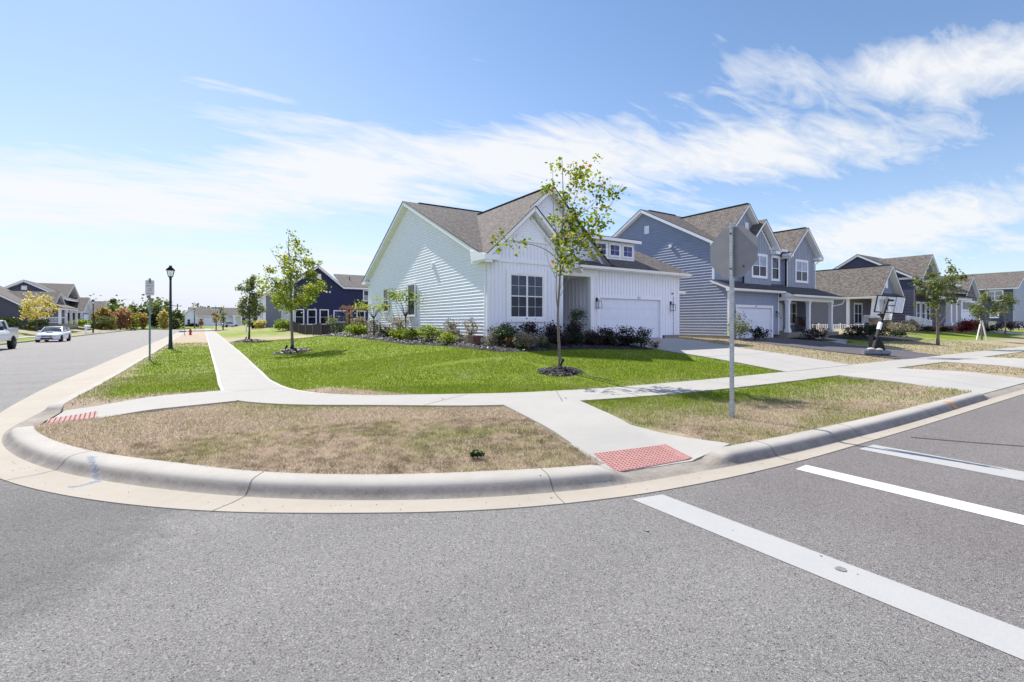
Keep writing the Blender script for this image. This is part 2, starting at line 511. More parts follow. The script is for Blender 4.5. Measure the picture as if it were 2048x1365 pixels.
M['cream_trim'] = mat('cream_soffit', (0.80, 0.77, 0.71), 0.5, 0.03, 3.0)
M['blue_grey'] = mat('blue_grey_vinyl', (0.26, 0.30, 0.395), 0.55, 0.06, 2.0)
M['grey_batten'] = mat('grey_batten_vinyl', (0.33, 0.37, 0.44), 0.55, 0.06, 2.0)
M['slate'] = mat('slate_vinyl', (0.17, 0.185, 0.22), 0.55, 0.06, 2.0)
M['taupe'] = mat('taupe_vinyl', (0.21, 0.20, 0.21), 0.55, 0.06, 2.0)
M['navy'] = mat('navy_vinyl', (0.008, 0.015, 0.066), 0.5, 0.08, 2.0)
M['navy2'] = mat('dusk_navy_vinyl', (0.060, 0.075, 0.125), 0.5, 0.08, 2.0)
M['charcoal'] = mat('charcoal_vinyl', (0.075, 0.075, 0.095), 0.5, 0.08, 2.0)
M['dusk'] = mat('dusk_blue_vinyl', (0.075, 0.08, 0.13), 0.5, 0.08, 2.0)
M['pale_blue'] = mat('pale_blue_vinyl', (0.48, 0.53, 0.62), 0.5, 0.05, 2.0)
M['grey_side'] = mat('mid_grey_vinyl', (0.19, 0.20, 0.24), 0.5, 0.06, 2.0)
M['shingle'] = mk_shingle('weathered_shingle', (0.150, 0.132, 0.120))
M['shingle_dark'] = mk_shingle('dark_shingle', (0.095, 0.09, 0.092))
M['drip'] = mat('drip_edge', (0.035, 0.035, 0.04), 0.6)
M['glass'] = mk_glass('window_glass', (0.018, 0.022, 0.032))
M['glass_blue'] = mk_glass('window_glass_sky', (0.035, 0.055, 0.16))
M['glass_blind'] = mk_glass('window_glass_blinds', (0.03, 0.035, 0.05), (0.10, 0.12, 0.17))
M['glass_pale'] = mk_glass('window_glass_pale', (0.22, 0.27, 0.38), (0.40, 0.46, 0.58), 0.07)
M['door_white'] = mat('door_white', (0.74, 0.77, 0.84), 0.45, 0.03, 2.0)
M['black_metal'] = mat('black_metal', (0.010, 0.010, 0.012), 0.5, 0.2, 10, spec=0.25)
M['lamp_green'] = mat('dark_green_metal', (0.010, 0.028, 0.026), 0.5, 0.2, 10, metal=0.2)
M['galv'] = mat('galvanised_steel', (0.40, 0.43, 0.45), 0.45, 0.22, 14, 0.2, 90, metal=0.55)
M['alu'] = mat('aluminium_sheet', (0.235, 0.23, 0.24), 0.5, 0.10, 5, metal=0.1)
M['sign_post'] = mat('sign_post_green', (0.17, 0.24, 0.22), 0.55, 0.2, 12)
M['sign_face'] = mat('sign_face_grey', (0.60, 0.59, 0.61), 0.5, 0.05, 4)
M['sign_red'] = mat('sign_lettering', (0.26, 0.16, 0.14), 0.6, 0.05)
M['sign_black'] = mat('sign_arrow_black', (0.02, 0.02, 0.03), 0.6, 0.05)
M['bark'] = mat('bark', (0.17, 0.145, 0.12), 0.9, 0.35, 14, 0.8, 40)
M['bark_dark'] = mat('bark_dark', (0.075, 0.062, 0.052), 0.9, 0.3, 14, 0.6, 40)
M['leaf_tulip'] = leafmat('leaf_tulip', [(0, (0.055, 0.09, 0.018)), (0.55, (0.16, 0.21, 0.030)), (0.86, (0.33, 0.35, 0.040)), (0.94, (0.40, 0.33, 0.05)), (1, (0.40, 0.12, 0.03))], 0.5)
M['leaf_maple'] = leafmat('leaf_maple', [(0, (0.09, 0.13, 0.025)), (0.6, (0.28, 0.335, 0.05)), (0.93, (0.42, 0.43, 0.055)), (1, (0.48, 0.25, 0.07))], 0.5)
M['leaf_greygreen'] = leafmat('leaf_greygreen', [(0, (0.07, 0.09, 0.03)), (0.7, (0.20, 0.24, 0.07)), (1, (0.27, 0.22, 0.10))], 0.4)
M['leaf_yellow'] = leafmat('leaf_yellow', [(0, (0.24, 0.22, 0.05)), (0.6, (0.52, 0.44, 0.12)), (1, (0.72, 0.60, 0.24))], 0.45)
M['leaf_orange'] = leafmat('leaf_orange', [(0, (0.18, 0.16, 0.05)), (0.6, (0.42, 0.30, 0.10)), (1, (0.52, 0.36, 0.12))], 0.4)
M['leaf_red'] = leafmat('leaf_red', [(0, (0.17, 0.13, 0.06)), (0.6, (0.36, 0.20, 0.12)), (1, (0.46, 0.26, 0.14))], 0.4)
M['leaf_crimson'] = leafmat('leaf_crimson', [(0, (0.06, 0.01, 0.012)), (0.6, (0.19, 0.02, 0.03)), (1, (0.32, 0.06, 0.06))], 0.35)
M['leaf_dark'] = leafmat('leaf_dark', [(0, (0.010, 0.018, 0.008)), (0.7, (0.03, 0.045, 0.018)), (1, (0.06, 0.06, 0.025))], 0.25)
M['leaf_wood'] = leafmat('leaf_wood', [(0, (0.05, 0.075, 0.025)), (0.7, (0.14, 0.185, 0.05)), (1, (0.24, 0.24, 0.07))], 0.3)
M['leaf_bright'] = leafmat('leaf_bright', [(0, (0.09, 0.13, 0.015)), (0.6, (0.20, 0.27, 0.03)), (1, (0.34, 0.36, 0.06))], 0.45)
M['leaf_pink'] = leafmat('leaf_pink', [(0, (0.10, 0.11, 0.05)), (0.5, (0.22, 0.20, 0.12)), (1, (0.46, 0.36, 0.31))], 0.35)
M['leaf_burg'] = leafmat('leaf_burgundy', [(0, (0.012, 0.010, 0.010)), (0.6, (0.035, 0.025, 0.024)), (1, (0.08, 0.03, 0.035))], 0.2)
M['leaf_straw'] = leafmat('leaf_straw', [(0, (0.17, 0.14, 0.09)), (1, (0.42, 0.35, 0.24))], 0.3)
M['leaf_arb'] = leafmat('leaf_arborvitae', [(0, (0.02, 0.04, 0.012)), (0.7, (0.06, 0.10, 0.025)), (1, (0.10, 0.14, 0.04))], 0.25)
M['petal_red'] = leafmat('petal_red', [(0, (0.35, 0.02, 0.015)), (0.7, (0.6, 0.05, 0.05)), (1, (0.75, 0.35, 0.2))], 0.3)
M['petal_orange'] = leafmat('petal_orange', [(0, (0.40, 0.08, 0.02)), (1, (0.7, 0.22, 0.06))], 0.3)
M['cedar'] = mat('cedar_wood', (0.36, 0.19, 0.095), 0.7, 0.25, 6)
M['brown_wood'] = mat('dark_brown_wood', (0.10, 0.055, 0.032), 0.6, 0.3, 8)
M['fence'] = mat('fence_dark_brown', (0.028, 0.022, 0.024), 0.7, 0.4, 9)
M['block'] = mat('brown_block', (0.125, 0.065, 0.05), 0.9, 0.35, 14)
M['brick'] = mat('red_brick', (0.27, 0.115, 0.075), 0.9, 0.3, 20)
M['stone'] = mk_stone('ledge_stone')
M['rubber'] = mat('rubber', (0.015, 0.015, 0.016), 0.8, 0.2, 20)
M['rim_dark'] = mat('rim_dark', (0.05, 0.05, 0.055), 0.4, 0.1, metal=0.5)
M['car_white'] = mk_carpaint('car_white', (0.74, 0.76, 0.80))
M['car_silver'] = mk_carpaint('car_silver', (0.50, 0.52, 0.57))
M['car_glass'] = mk_glass('car_glass', (0.05, 0.07, 0.08))
M['car_black'] = mat('car_black_plastic', (0.012, 0.012, 0.014), 0.5)
M['headlight'] = mat('headlight', (0.16, 0.17, 0.19), 0.12, 0.3, 30, spec=0.9)
M['tail'] = mat('tail_light', (0.30, 0.02, 0.02), 0.3)
M['hydrant'] = mat('hydrant_red', (0.36, 0.045, 0.035), 0.55, 0.15, 12)
M['teal'] = mat('teal_plastic', (0.06, 0.42, 0.46), 0.5)
M['bin_blue'] = mat('bin_blue', (0.10, 0.22, 0.30), 0.5)
M['bin_green'] = mat('bin_green', (0.05, 0.13, 0.11), 0.5)
M['street_sign'] = mat('street_sign_green', (0.015, 0.16, 0.09), 0.5)
M['blue_spray'] = mat('blue_spray_paint', (0.22, 0.29, 0.42), 0.9, 0.35, 30)
_m = M['blue_spray']; _nt = _m.node_tree; _tc = _nt.nodes.new('ShaderNodeTexCoord')
_n = N(_nt, 'ShaderNodeTexNoise', Scale=38.0, Detail=5, Roughness=0.8); _nt.links.new(_tc.outputs['Object'], _n.inputs['Vector'])
_nt.links.new(math_n(_nt, 'MULTIPLY', math_n(_nt, 'SUBTRACT', _n.outputs[0], 0.36), 3.0, True), _nt.nodes['Principled BSDF'].inputs['Alpha'])
M['orange_spray'] = mat('orange_spray_paint', (0.62, 0.27, 0.09), 0.9, 0.25, 30)
M['bulb'] = mat('bulb_white', (0.85, 0.86, 0.84), 0.3)
M['lampglass'] = mat('lantern_glass', (0.62, 0.66, 0.72), 0.15, 0.15, 8, spec=0.9)
M['ac'] = mat('ac_unit', (0.42, 0.40, 0.36), 0.6)
M['net'] = mat('net_white', (0.75, 0.74, 0.70), 0.8)
M['hoop_orange'] = mat('hoop_orange', (0.55, 0.13, 0.04), 0.5)
m_, nt_, bs_ = newmat('clear_board')
bs_.inputs['Base Color'].default_value = (0.75, 0.80, 0.85, 1)
bs_.inputs['Roughness'].default_value = 0.12
bs_.inputs['Alpha'].default_value = 0.42
M['board'] = m_
m_, nt_, bs_ = newmat('clear_lamp_glass')
bs_.inputs['Base Color'].default_value = (0.85, 0.90, 0.95, 1)
bs_.inputs['Roughness'].default_value = 0.15
bs_.inputs['Alpha'].default_value = 0.45
M['clearlamp'] = m_
# ---------------------------------------------------------------- geometry helpers


def rootloc(o):
    v = Vector((0, 0, 0))
    while o is not None:
        v += Vector(o.location)
        o = o.parent
    return v


SPLIT = {'corner_trim', 'rake_board', 'fascia', 'foundation', 'drip_edge', 'rain_gutter', 'ridge_vent', 'eave_return', 'gable_trim', 'pillars', 'beam', 'cage', 'rail', 'frame', 'door_trim', 'flange', 'post', 'sleeve', 'porch_post', 'bracket', 'panel', 'wall', 'house_number_'}
SPLIT -= {'frame', 'wall', 'cage', 'rail', 'panel'}


class MB:
    """collects faces, built as one mesh object; coordinates are world (or local to a rotated thing when loc=True)"""

    def __init__(s):
        s.v = []; s.f = []; s.uv = {}; s.sm = False

    def quad(s, *p, uv=None):
        i = len(s.v)
        s.v.extend([tuple(q) for q in p])
        s.f.append(tuple(range(i, i + len(p))))
        if uv:
            s.uv[len(s.f) - 1] = uv
        return s

    def box(s, x0, x1, y0, y1, z0, z1):
        if x0 > x1: x0, x1 = x1, x0
        if y0 > y1: y0, y1 = y1, y0
        if z0 > z1: z0, z1 = z1, z0
        i = len(s.v)
        s.v += [(x0, y0, z0), (x1, y0, z0), (x1, y1, z0), (x0, y1, z0), (x0, y0, z1), (x1, y0, z1), (x1, y1, z1), (x0, y1, z1)]
        s.f += [tuple(i + k for k in q) for q in ((0, 3, 2, 1), (4, 5, 6, 7), (0, 1, 5, 4), (1, 2, 6, 5), (2, 3, 7, 6), (3, 0, 4, 7))]
        return s

    def hexa(s, p):
        """8 corner points: bottom 4 then top 4, same winding"""
        i = len(s.v)
        s.v += [tuple(q) for q in p]
        s.f += [tuple(i + k for k in q) for q in ((0, 3, 2, 1), (4, 5, 6, 7), (0, 1, 5, 4), (1, 2, 6, 5), (2, 3, 7, 6), (3, 0, 4, 7))]
        return s

    def bar(s, a, b, w, h=None, up=(0, 0, 1)):
        """rectangular bar from a to b; w across, h along up"""
        h = h or w
        a, b = Vector(a), Vector(b)
        d = (b - a).normalized()
        u = Vector(up)
        if abs(d.dot(u)) > 0.99:
            u = Vector((0, 1, 0))
        r = d.cross(u).normalized() * (w / 2)
        u = r.cross(d).normalized() * (h / 2)
        return s.hexa([a - r - u, a + r - u, b + r - u, b - r - u, a - r + u, a + r + u, b + r + u, b - r + u])

    def tube(s, pts, rad, n=8, cap=True):
        pts = [Vector(p) for p in pts]
        if isinstance(rad, (int, float)):
            rad = [rad] * len(pts)
        rings = []
        prev = None
        for k, p in enumerate(pts):
            d = (pts[min(k + 1, len(pts) - 1)] - pts[max(k - 1, 0)])
            if d.length < 1e-9:
                d = Vector((0, 0, 1))
            d.normalize()
            if prev is None:
                a = d.orthogonal().normalized()
            else:
                a = (prev - d * prev.dot(d))
                a = a.normalized() if a.length > 1e-6 else d.orthogonal().normalized()
            prev = a
            b = d.cross(a)
            i = len(s.v)
            for j in range(n):
                t = 2 * PI * j / n
                s.v.append(tuple(p + (a * math.cos(t) + b * math.sin(t)) * rad[k]))
            rings.append(i)
        for q in range(len(rings) - 1):
            for j in range(n):
                s.f.append((rings[q] + j, rings[q] + (j + 1) % n, rings[q + 1] + (j + 1) % n, rings[q + 1] + j))
        if cap:
            s.f.append(tuple(rings[0] + j for j in range(n))[::-1])
            s.f.append(tuple(rings[-1] + j for j in range(n)))
        s.sm = True
        return s

    def lathe(s, c, prof, n=16):
        """prof: list of (r, z) around vertical axis through c=(x,y,z0)"""
        return s.tube([(c[0], c[1], c[2] + z) for r, z in prof], [max(r, 1e-4) for r, z in prof], n)

    def prism(s, poly, axis, a, b):
        """poly: list of 2-D points, extruded along axis from a to b. axis 'x': (y,z); 'y': (x,z); 'z': (x,y)"""
        def P(p, t):
            return {'x': (t, p[0], p[1]), 'y': (p[0], t, p[1]), 'z': (p[0], p[1], t)}[axis]
        i = len(s.v); n = len(poly)
        s.v += [P(p, a) for p in poly] + [P(p, b) for p in poly]
        s.f.append(tuple(range(i, i + n))[::-1]); s.f.append(tuple(range(i + n, i + 2 * n)))
        for k in range(n):
            s.f.append((i + k, i + (k + 1) % n, i + n + (k + 1) % n, i + n + k))
        return s

    def islands(s):
        """face lists of pieces that touch one another"""
        n = len(s.v); p = list(range(n))
        def f(a):
            while p[a] != a:
                p[a] = p[p[a]]; a = p[a]
            return a
        for fc in s.f:
            r = f(fc[0])
            for q in fc[1:]: p[f(q)] = r
        key = {}
        for i, v in enumerate(s.v):
            k = (round(v[0], 3), round(v[1], 3), round(v[2], 3))
            if k in key: p[f(i)] = f(key[k])
            else: key[k] = i
        gr = {}
        for i, fc in enumerate(s.f): gr.setdefault(f(fc[0]), []).append(i)
        gs = [(g, np.array([s.v[j] for i in g for j in s.f[i]])) for g in gr.values()]
        bb = [(a.min(0) - .03, a.max(0) + .03) for g, a in gs]
        q = list(range(len(gs)))
        def h(a):
            while q[a] != a: a = q[a]
            return a
        for i in range(len(gs)):
            for j in range(i):
                if (bb[i][0] <= bb[j][1]).all() and (bb[j][0] <= bb[i][1]).all(): q[h(i)] = h(j)
        out = {}
        for i, (g, a) in enumerate(gs): out.setdefault(h(i), []).extend(g)
        return list(out.values())

    def build(s, name, m, parent=None, local=False, smooth=None):
        if name in SPLIT and parent is not None and len(s.f) < 400:
            isl = s.islands()
            if 1 < len(isl) < 12:
                first = None
                for g in isl:
                    b = MB(); b.sm = s.sm; mp = {}
                    for i in sorted(g):
                        for j in s.f[i]:
                            if j not in mp: mp[j] = len(b.v); b.v.append(s.v[j])
                        b.f.append(tuple(mp[j] for j in s.f[i]))
                        if i in s.uv: b.uv[len(b.f) - 1] = s.uv[i]
                    o = b._build(name, m, parent, local, smooth)
                    first = first or o
                return first
        return s._build(name, m, parent, local, smooth)

    def _build(s, name, m, parent=None, local=False, smooth=None):
        me = bpy.data.meshes.new(name)
        o = bpy.data.objects.new(name, me)
        off = Vector((0, 0, 0))
        if parent is not None:
            o.parent = parent
            if not local:
                off = rootloc(parent)
        vs = np.array(s.v, dtype=np.float64).reshape(-1, 3) - np.array(off)
        me.from_pydata([tuple(x) for x in vs], [], s.f)
        if s.uv:
            ul = me.uv_layers.new(name='UVMap')
            for fi, uvs in s.uv.items():
                p = me.polygons[fi]
                for k, li in enumerate(p.loop_indices):
                    ul.data[li].uv = uvs[k]
        if smooth if smooth is not None else s.sm:
            me.polygons.foreach_set('use_smooth', [True] * len(me.polygons))
            try:
                me.set_sharp_from_angle(angle=R(38))
            except Exception:
                pass
        me.materials.append(m)
        C.objects.link(o)
        return o


def npmesh(name, verts, faces, m, parent=None, attrs=None, smooth=False, local=False):
    """verts (n,3), faces (k,c) numpy arrays"""
    me = bpy.data.meshes.new(name)
    o = bpy.data.objects.new(name, me)
    if parent is not None:
        o.parent = parent
        if not local:
            verts = verts - np.array(rootloc(parent))
    n, k = len(faces), faces.shape[1]
    me.vertices.add(len(verts))
    me.vertices.foreach_set('co', np.asarray(verts, dtype=np.float32).ravel())
    me.loops.add(n * k)
    me.loops.foreach_set('vertex_index', faces.astype(np.int32).ravel())
    me.polygons.add(n)
    me.polygons.foreach_set('loop_start', np.arange(n, dtype=np.int32) * k)
    if smooth:
        me.polygons.foreach_set('use_smooth', np.ones(n, dtype=bool))
    me.update(calc_edges=True)
    me.validate()
    for a, vals in (attrs or {}).items():
        at = me.attributes.new(a, 'FLOAT', 'POINT')
        at.data.foreach_set('value', np.asarray(vals, dtype=np.float32))
    me.materials.append(m)
    C.objects.link(o)
    return o


def tag(o, label=None, cat=None, group=None, kind=None):
    if label: o['label'] = label
    if cat: o['category'] = cat
    if group: o['group'] = group
    if kind: o['kind'] = kind
    return o


def thing(name, label, cat, loc=(0, 0, 0), rz=0.0, group=None):
    o = bpy.data.objects.new(name, None)
    o.empty_display_size = 0.2
    C.objects.link(o)
    o.location = loc
    o.rotation_euler = (0, 0, rz)
    return tag(o, label, cat, group)


def struct(o):
    o['kind'] = 'structure'
    return o


def dup(root, loc, rz=None, label=None, group=None, scale=None):
    def cp(o, par):
        c = o.copy()
        C.objects.link(c)
        if par is not None:
            c.parent = par
        for ch in list(o.children):
            cp(ch, c)
        return c
    r = cp(root, None)
    r.location = loc
    if rz is not None: r.rotation_euler = (0, 0, rz)
    if scale: r.scale = (scale, scale, scale)
    if label: r['label'] = label
    if group: r['group'] = group
    return r


# ---------------------------------------------------------------- terrain
def lerp_tab(t, x):
    xs = np.array([a for a, b in t], dtype=float); ys = np.array([b for a, b in t], dtype=float)
    return np.interp(x, xs, ys)


FB = [(0, 0), (1.5, .17), (3.2, .33), (5.3, .50), (9.1, .78), (14, .93), (30, 1.02), (400, 1.02)]
FA = [(0, 0), (2, .13), (5, .45), (8, .86), (12, 1.02), (400, 1.02)]


def terrain(x, y):
    """height of the ground on the house side (x > -2.4, y > 3.8)"""
    x = np.asarray(x, dtype=float); y = np.asarray(y, dtype=float)
    fa = lerp_tab(FA, x - 1.8)
    fb = lerp_tab(FB, y - 8.6)
    # swale between the lots further up the street
    k = 0.10
    fd = lerp_tab([(0, 0), (3, .27), (6, .6), (9, .95), (14, 2)], (x - 2.2) * .544 + (y - 12.25) * .84)
    fa = np.minimum(fa, np.where((x < 9) & (y < 14), fd, 9))
    h = np.clip(0.5 + 0.5 * (fb - fa) / k, 0, 1)
    m = fb * (1 - h) + fa * h - k * h * (1 - h)
    m = np.maximum(m, 0)
    sw = np.clip((y - 40) / 10, 0, 1) * np.clip((74 - y) / 12, 0, 1)
    m = m * (1 - 0.78 * sw)
    low2 = np.clip((x - 24.5) / 3, 0, 1) * np.clip((40 - x) / 5, 0, 1)
    m = m * (1 - 0.20 * low2)
    m = m + 0.15 * np.clip((x - 46) / 6, 0, 1) * np.clip((y - 12) / 5, 0, 1)
    z = 0.15 + m
    z = np.where(in_apron(x, y, 0.1), np.minimum(z, apron_z(y) - 0.05), z)
    # kerb ramps
    z = np.where(in_ramp_a(x, y, 0.12), np.minimum(z, ramp_a(x, y) - 0.035), z)
    z = np.where(in_ramp_b(x, y, 0.12), np.minimum(z, ramp_b(x, y) - 0.035), z)
    return z


APRONS = [((17.0, 21.3), (15.95, 22.2)), ((26.6, 31.6), (25.6, 32.6)), ((60.0, 64.5), (59.2, 65.3)), ((69.5, 75.0), (68.7, 75.8))]


def in_apron(x, y, pad=0.0):
    m = np.zeros(np.shape(x), dtype=bool) if np.ndim(x) else False
    t = (np.asarray(y, dtype=float) - 3.4) / 3.7
    for (a1, b1), (a0, b0) in APRONS:
        m = m | ((y < 7.2) & (x > a0 + (a1 - a0) * t - pad) & (x < b0 + (b1 - b0) * t + pad))
    return m


def apron_z(y):
    return 0.03 + 0.14 * smooth01((np.asarray(y, dtype=float) - 3.5) / 1.9)


def smooth01(t):
    t = np.clip(t, 0, 1)
    return t * t * (3 - 2 * t)


# ramp A: kerb ramp onto the near street (red mat, big in view); runs along Y
def ra_edges(y):
    t = (y - 3.85) / (8.25 - 3.85)
    return 4.10 + t * (5.15 - 4.10), 5.35 + t * (6.95 - 5.35)


def ramp_a(x, y):
    t = np.clip((np.asarray(y, dtype=float) - 3.95) / 2.4, 0, 1)
    xl, xr = ra_edges(y)
    base = 0.025 + 0.145 * smooth01(t) ** 0.9
    # flare on the far side
    f = np.clip((np.asarray(x, dtype=float) - xr + 0.02) / 0.75, 0, 1)
    return base + (0.17 - base) * f


def in_ramp_a(x, y, pad=0.0):
    xl, xr = ra_edges(y)
    yy = np.asarray(y, dtype=float)
    fl = np.clip((5.6 - yy) / 1.6, 0, 1) * 0.8
    return (yy > 3.6) & (yy < 6.6) & (x > xl - pad) & (x < xr + fl + pad)


# ramp B: kerb ramp onto the street that runs away; runs along X
def rb_edges(x):
    t = (x + 2.7) / (0.4 + 2.7)
    return 11.12 + 0.62 * t, 13.2 + 0.55 * t


def ramp_b(x, y):
    t = np.clip((np.asarray(x, dtype=float) + 2.55) / 1.9, 0, 1)
    return 0.03 + 0.14 * smooth01(t)


def in_ramp_b(x, y, pad=0.0):
    a, b = rb_edges(np.asarray(x, dtype=float))
    return (x > -3.0) & (x < -0.7) & (y > a - pad) & (y < b + pad)


def T(x, y):
    return float(terrain(x, y))


def catmull(P, n):
    P = [Vector(p) for p in P]
    L = [(b - a).length for a, b in zip(P, P[1:])]
    D = []
    for i in range(len(P)):
        if i == 0: D.append((P[1] - P[0]) / L[0])
        elif i == len(P) - 1: D.append((P[-1] - P[-2]) / L[-1])
        else:
            D.append(((P[i] - P[i - 1]) / L[i - 1] * L[i] + (P[i + 1] - P[i]) / L[i] * L[i - 1]) / (L[i] + L[i - 1]))
    out = []
    for i in range(len(P) - 1):
        for k in range(n):
            t = k / n
            h0 = 2 * t ** 3 - 3 * t * t + 1; h1 = t ** 3 - 2 * t * t + t; h2 = -2 * t ** 3 + 3 * t * t; h3 = t ** 3 - t * t
            out.append(P[i] * h0 + D[i] * (h1 * L[i]) + P[i + 1] * h2 + D[i + 1] * (h3 * L[i]))
    out.append(P[-1])
    return out


def resample(P, step):
    """equal arc-length-ish resampling of polyline"""
    P = [Vector(p) for p in P]
    d = [0]
    for a, b in zip(P, P[1:]):
        d.append(d[-1] + (b - a).length)
    n = max(2, int(d[-1] / step))
    out = []
    j = 0
    for k in range(n + 1):
        t = d[-1] * k / n
        while j < len(d) - 2 and d[j + 1] < t:
            j += 1
        u = (t - d[j]) / max(d[j + 1] - d[j], 1e-9)
        out.append(P[j].lerp(P[j + 1], min(max(u, 0), 1)))
    return out


# smooth value noise for patches
_g = np.random.default_rng(5).random((64, 64))


def vnoise(x, y, s):
    x = np.asarray(x, dtype=float) / s + 100; y = np.asarray(y, dtype=float) / s + 100
    xi = np.floor(x).astype(int); yi = np.floor(y).astype(int)
    fx = smooth01(x - xi); fy = smooth01(y - yi)
    g = lambda a, b: _g[a % 64, b % 64]
    return (g(xi, yi) * (1 - fx) * (1 - fy) + g(xi + 1, yi) * fx * (1 - fy) + g(xi, yi + 1) * (1 - fx) * fy + g(xi + 1, yi + 1) * fx * fy)


def fbm(x, y, s):
    return 0.5 * vnoise(x, y, s) + 0.3 * vnoise(y + 13.1, x + 3.7, s * 0.47) + 0.2 * vnoise(x + 31, y - 17, s * 0.21)


def dead(x, y):
    """how dried out the turf is, 0 green .. 1 straw"""
    x = np.asarray(x, dtype=float); y = np.asarray(y, dtype=float)
    n = fbm(x, y, 1.3) - 0.5
    n2 = fbm(x + 50, y, 0.35) - 0.5
    island = 1.0 - 0.30 * np.clip(1 - np.abs((y + x * 0.72) - 12.1) / 1.3, 0, 1)
    v_right = 0.22 + 0.62 * np.clip((6.75 - y) / 1.9, 0, 1)                # verge by the near street
    v_right = np.where(x > 16.5, 0.85, v_right)
    v_left = 0.05 + 0.85 * np.clip((14.6 - y) / 0.9, 0, 1) + 0.55 * np.clip((-1.7 - x) / 0.5, 0, 1) + 0.9 * np.clip((y - 44) / 8, 0, 1)
    main = -0.06 + 0.25 * np.clip((9.8 - y) / 1.2, 0, 1) + 0.25 * np.clip((2.2 - x) / 0.5, 0, 1)
    main = np.where(y > 44, 0.10 + 0.8 * np.exp(-((y - 54) / 9.0) ** 2) + 0.35 * np.clip((y - 75) / 20, 0, 1), main)
    # strip between drives and the lots further along
    strip = (x > 21) & (y > 8)
    main = np.where(strip, 0.85, main)
    far = (x > 31) & (y > 8)
    main = np.where(far, 0.80 - 0.62 * np.exp(-((y - 14.6) / 2.1) ** 2) - 0.5 * (x > 47) * np.exp(-((y - 12.6) / 1.3) ** 2), main)
    zone_i = (x + y * 0.75 < 12.3) & (y < 12.8) & (x < 5.3)
    d = np.where(y < 8.2, v_right, main)
    d = np.where((x < 0.9) & (y > 12.2), v_left, d)
    d = np.where(zone_i & (x < 5.2), island, d)
    amp = np.where(zone_i, 0.75, np.where(y > 8.6, 0.6, 0.95))
    return np.clip(d + n * amp + n2 * 0.5, 0, 1)
# ---------------------------------------------------------------- ground, streets, kerbs
CBA = [((-2.28, 400), (-2.62, 400), (-3.75, 400)), ((-2.28, 150), (-2.62, 150), (-3.75, 150)), ((-2.28, 60), (-2.62, 60), (-3.75, 60)), ((-2.30, 25), (-2.63, 25), (-3.75, 25)),
       ((-2.35, 17), (-2.68, 17), (-3.66, 17)), ((-2.42, 13.3), (-2.78, 13.4), (-3.47, 13.9)), ((-2.36, 11.0), (-2.72, 11.0), (-3.16, 11.1)),
       ((-1.62, 9.01), (-1.98, 8.85), (-2.38, 8.72)), ((-1.12, 8.17), (-1.42, 7.87), (-1.80, 7.66)), ((-0.28, 7.09), (-0.55, 6.72), (-0.92, 6.48)),
       ((0.59, 6.10), (0.37, 5.76), (0.08, 5.50)), ((1.38, 5.47), (1.20, 5.10), (0.98, 4.86)), ((2.86, 4.68), (2.72, 4.26), (2.60, 3.96)),
       ((3.99, 4.24), (3.91, 3.87), (3.84, 3.57)), ((5.10, 4.02), (5.03, 3.68), (5.0, 3.38)), ((6.22, 3.88), (6.17, 3.53), (6.2, 3.27)),
       ((9.05, 3.73), (9.0, 3.39), (9.0, 3.19)), ((16, 3.67), (16, 3.37), (16, 3.15)), ((60, 3.66), (60, 3.36), (60, 3.14)), ((400, 3.66), (400, 3.36), (400, 3.14))]
_n = 10
Cc, Bc, Ac = [catmull([(p[i][0], p[i][1], 0) for p in CBA], _n) for i in range(3)]
# finer sampling near, by splitting long segments
def densify(lists, step):
    out = [[] for _ in lists]
    for k in range(len(lists[0]) - 1):
        L = max((l[k + 1] - l[k]).length for l in lists)
        near = max(0.0, min(lists[0][k].length, lists[0][k + 1].length) - 14)
        n = max(1, int(math.ceil(L / (step + near * 0.12))))
        for q in range(n):
            for a, l in zip(out, lists):
                a.append(l[k].lerp(l[k + 1], q / n))
    for a, l in zip(out, lists):
        a.append(l[-1])
    return out
Cc, Bc, Ac = densify([Cc, Bc, Ac], 0.16)


def curb_h(p):
    x, y = p.x, p.y
    h = 1.0
    if x < -1.0:
        # kerb ramp B
        h = min(h, smooth_open(y, 11.25, 13.05, 0.42))
        for a, b in ((107.6, 113.4), (86, 90)):
            h = min(h, smooth_open(y, a, b, 0.6))
    if y < 5:
        h = min(h, smooth_open(x, 4.32, 5.45, 0.42))
        for (a1, b1), (a0, b0) in APRONS:
            h = min(h, smooth_open(x, a0 + 0.15, b0 - 0.15, 0.35))
    return h


def smooth_open(t, a, b, w_):
    d = max(a - t, t - b)
    return float(smooth01(d / w_)) if d > 0 else 0.0


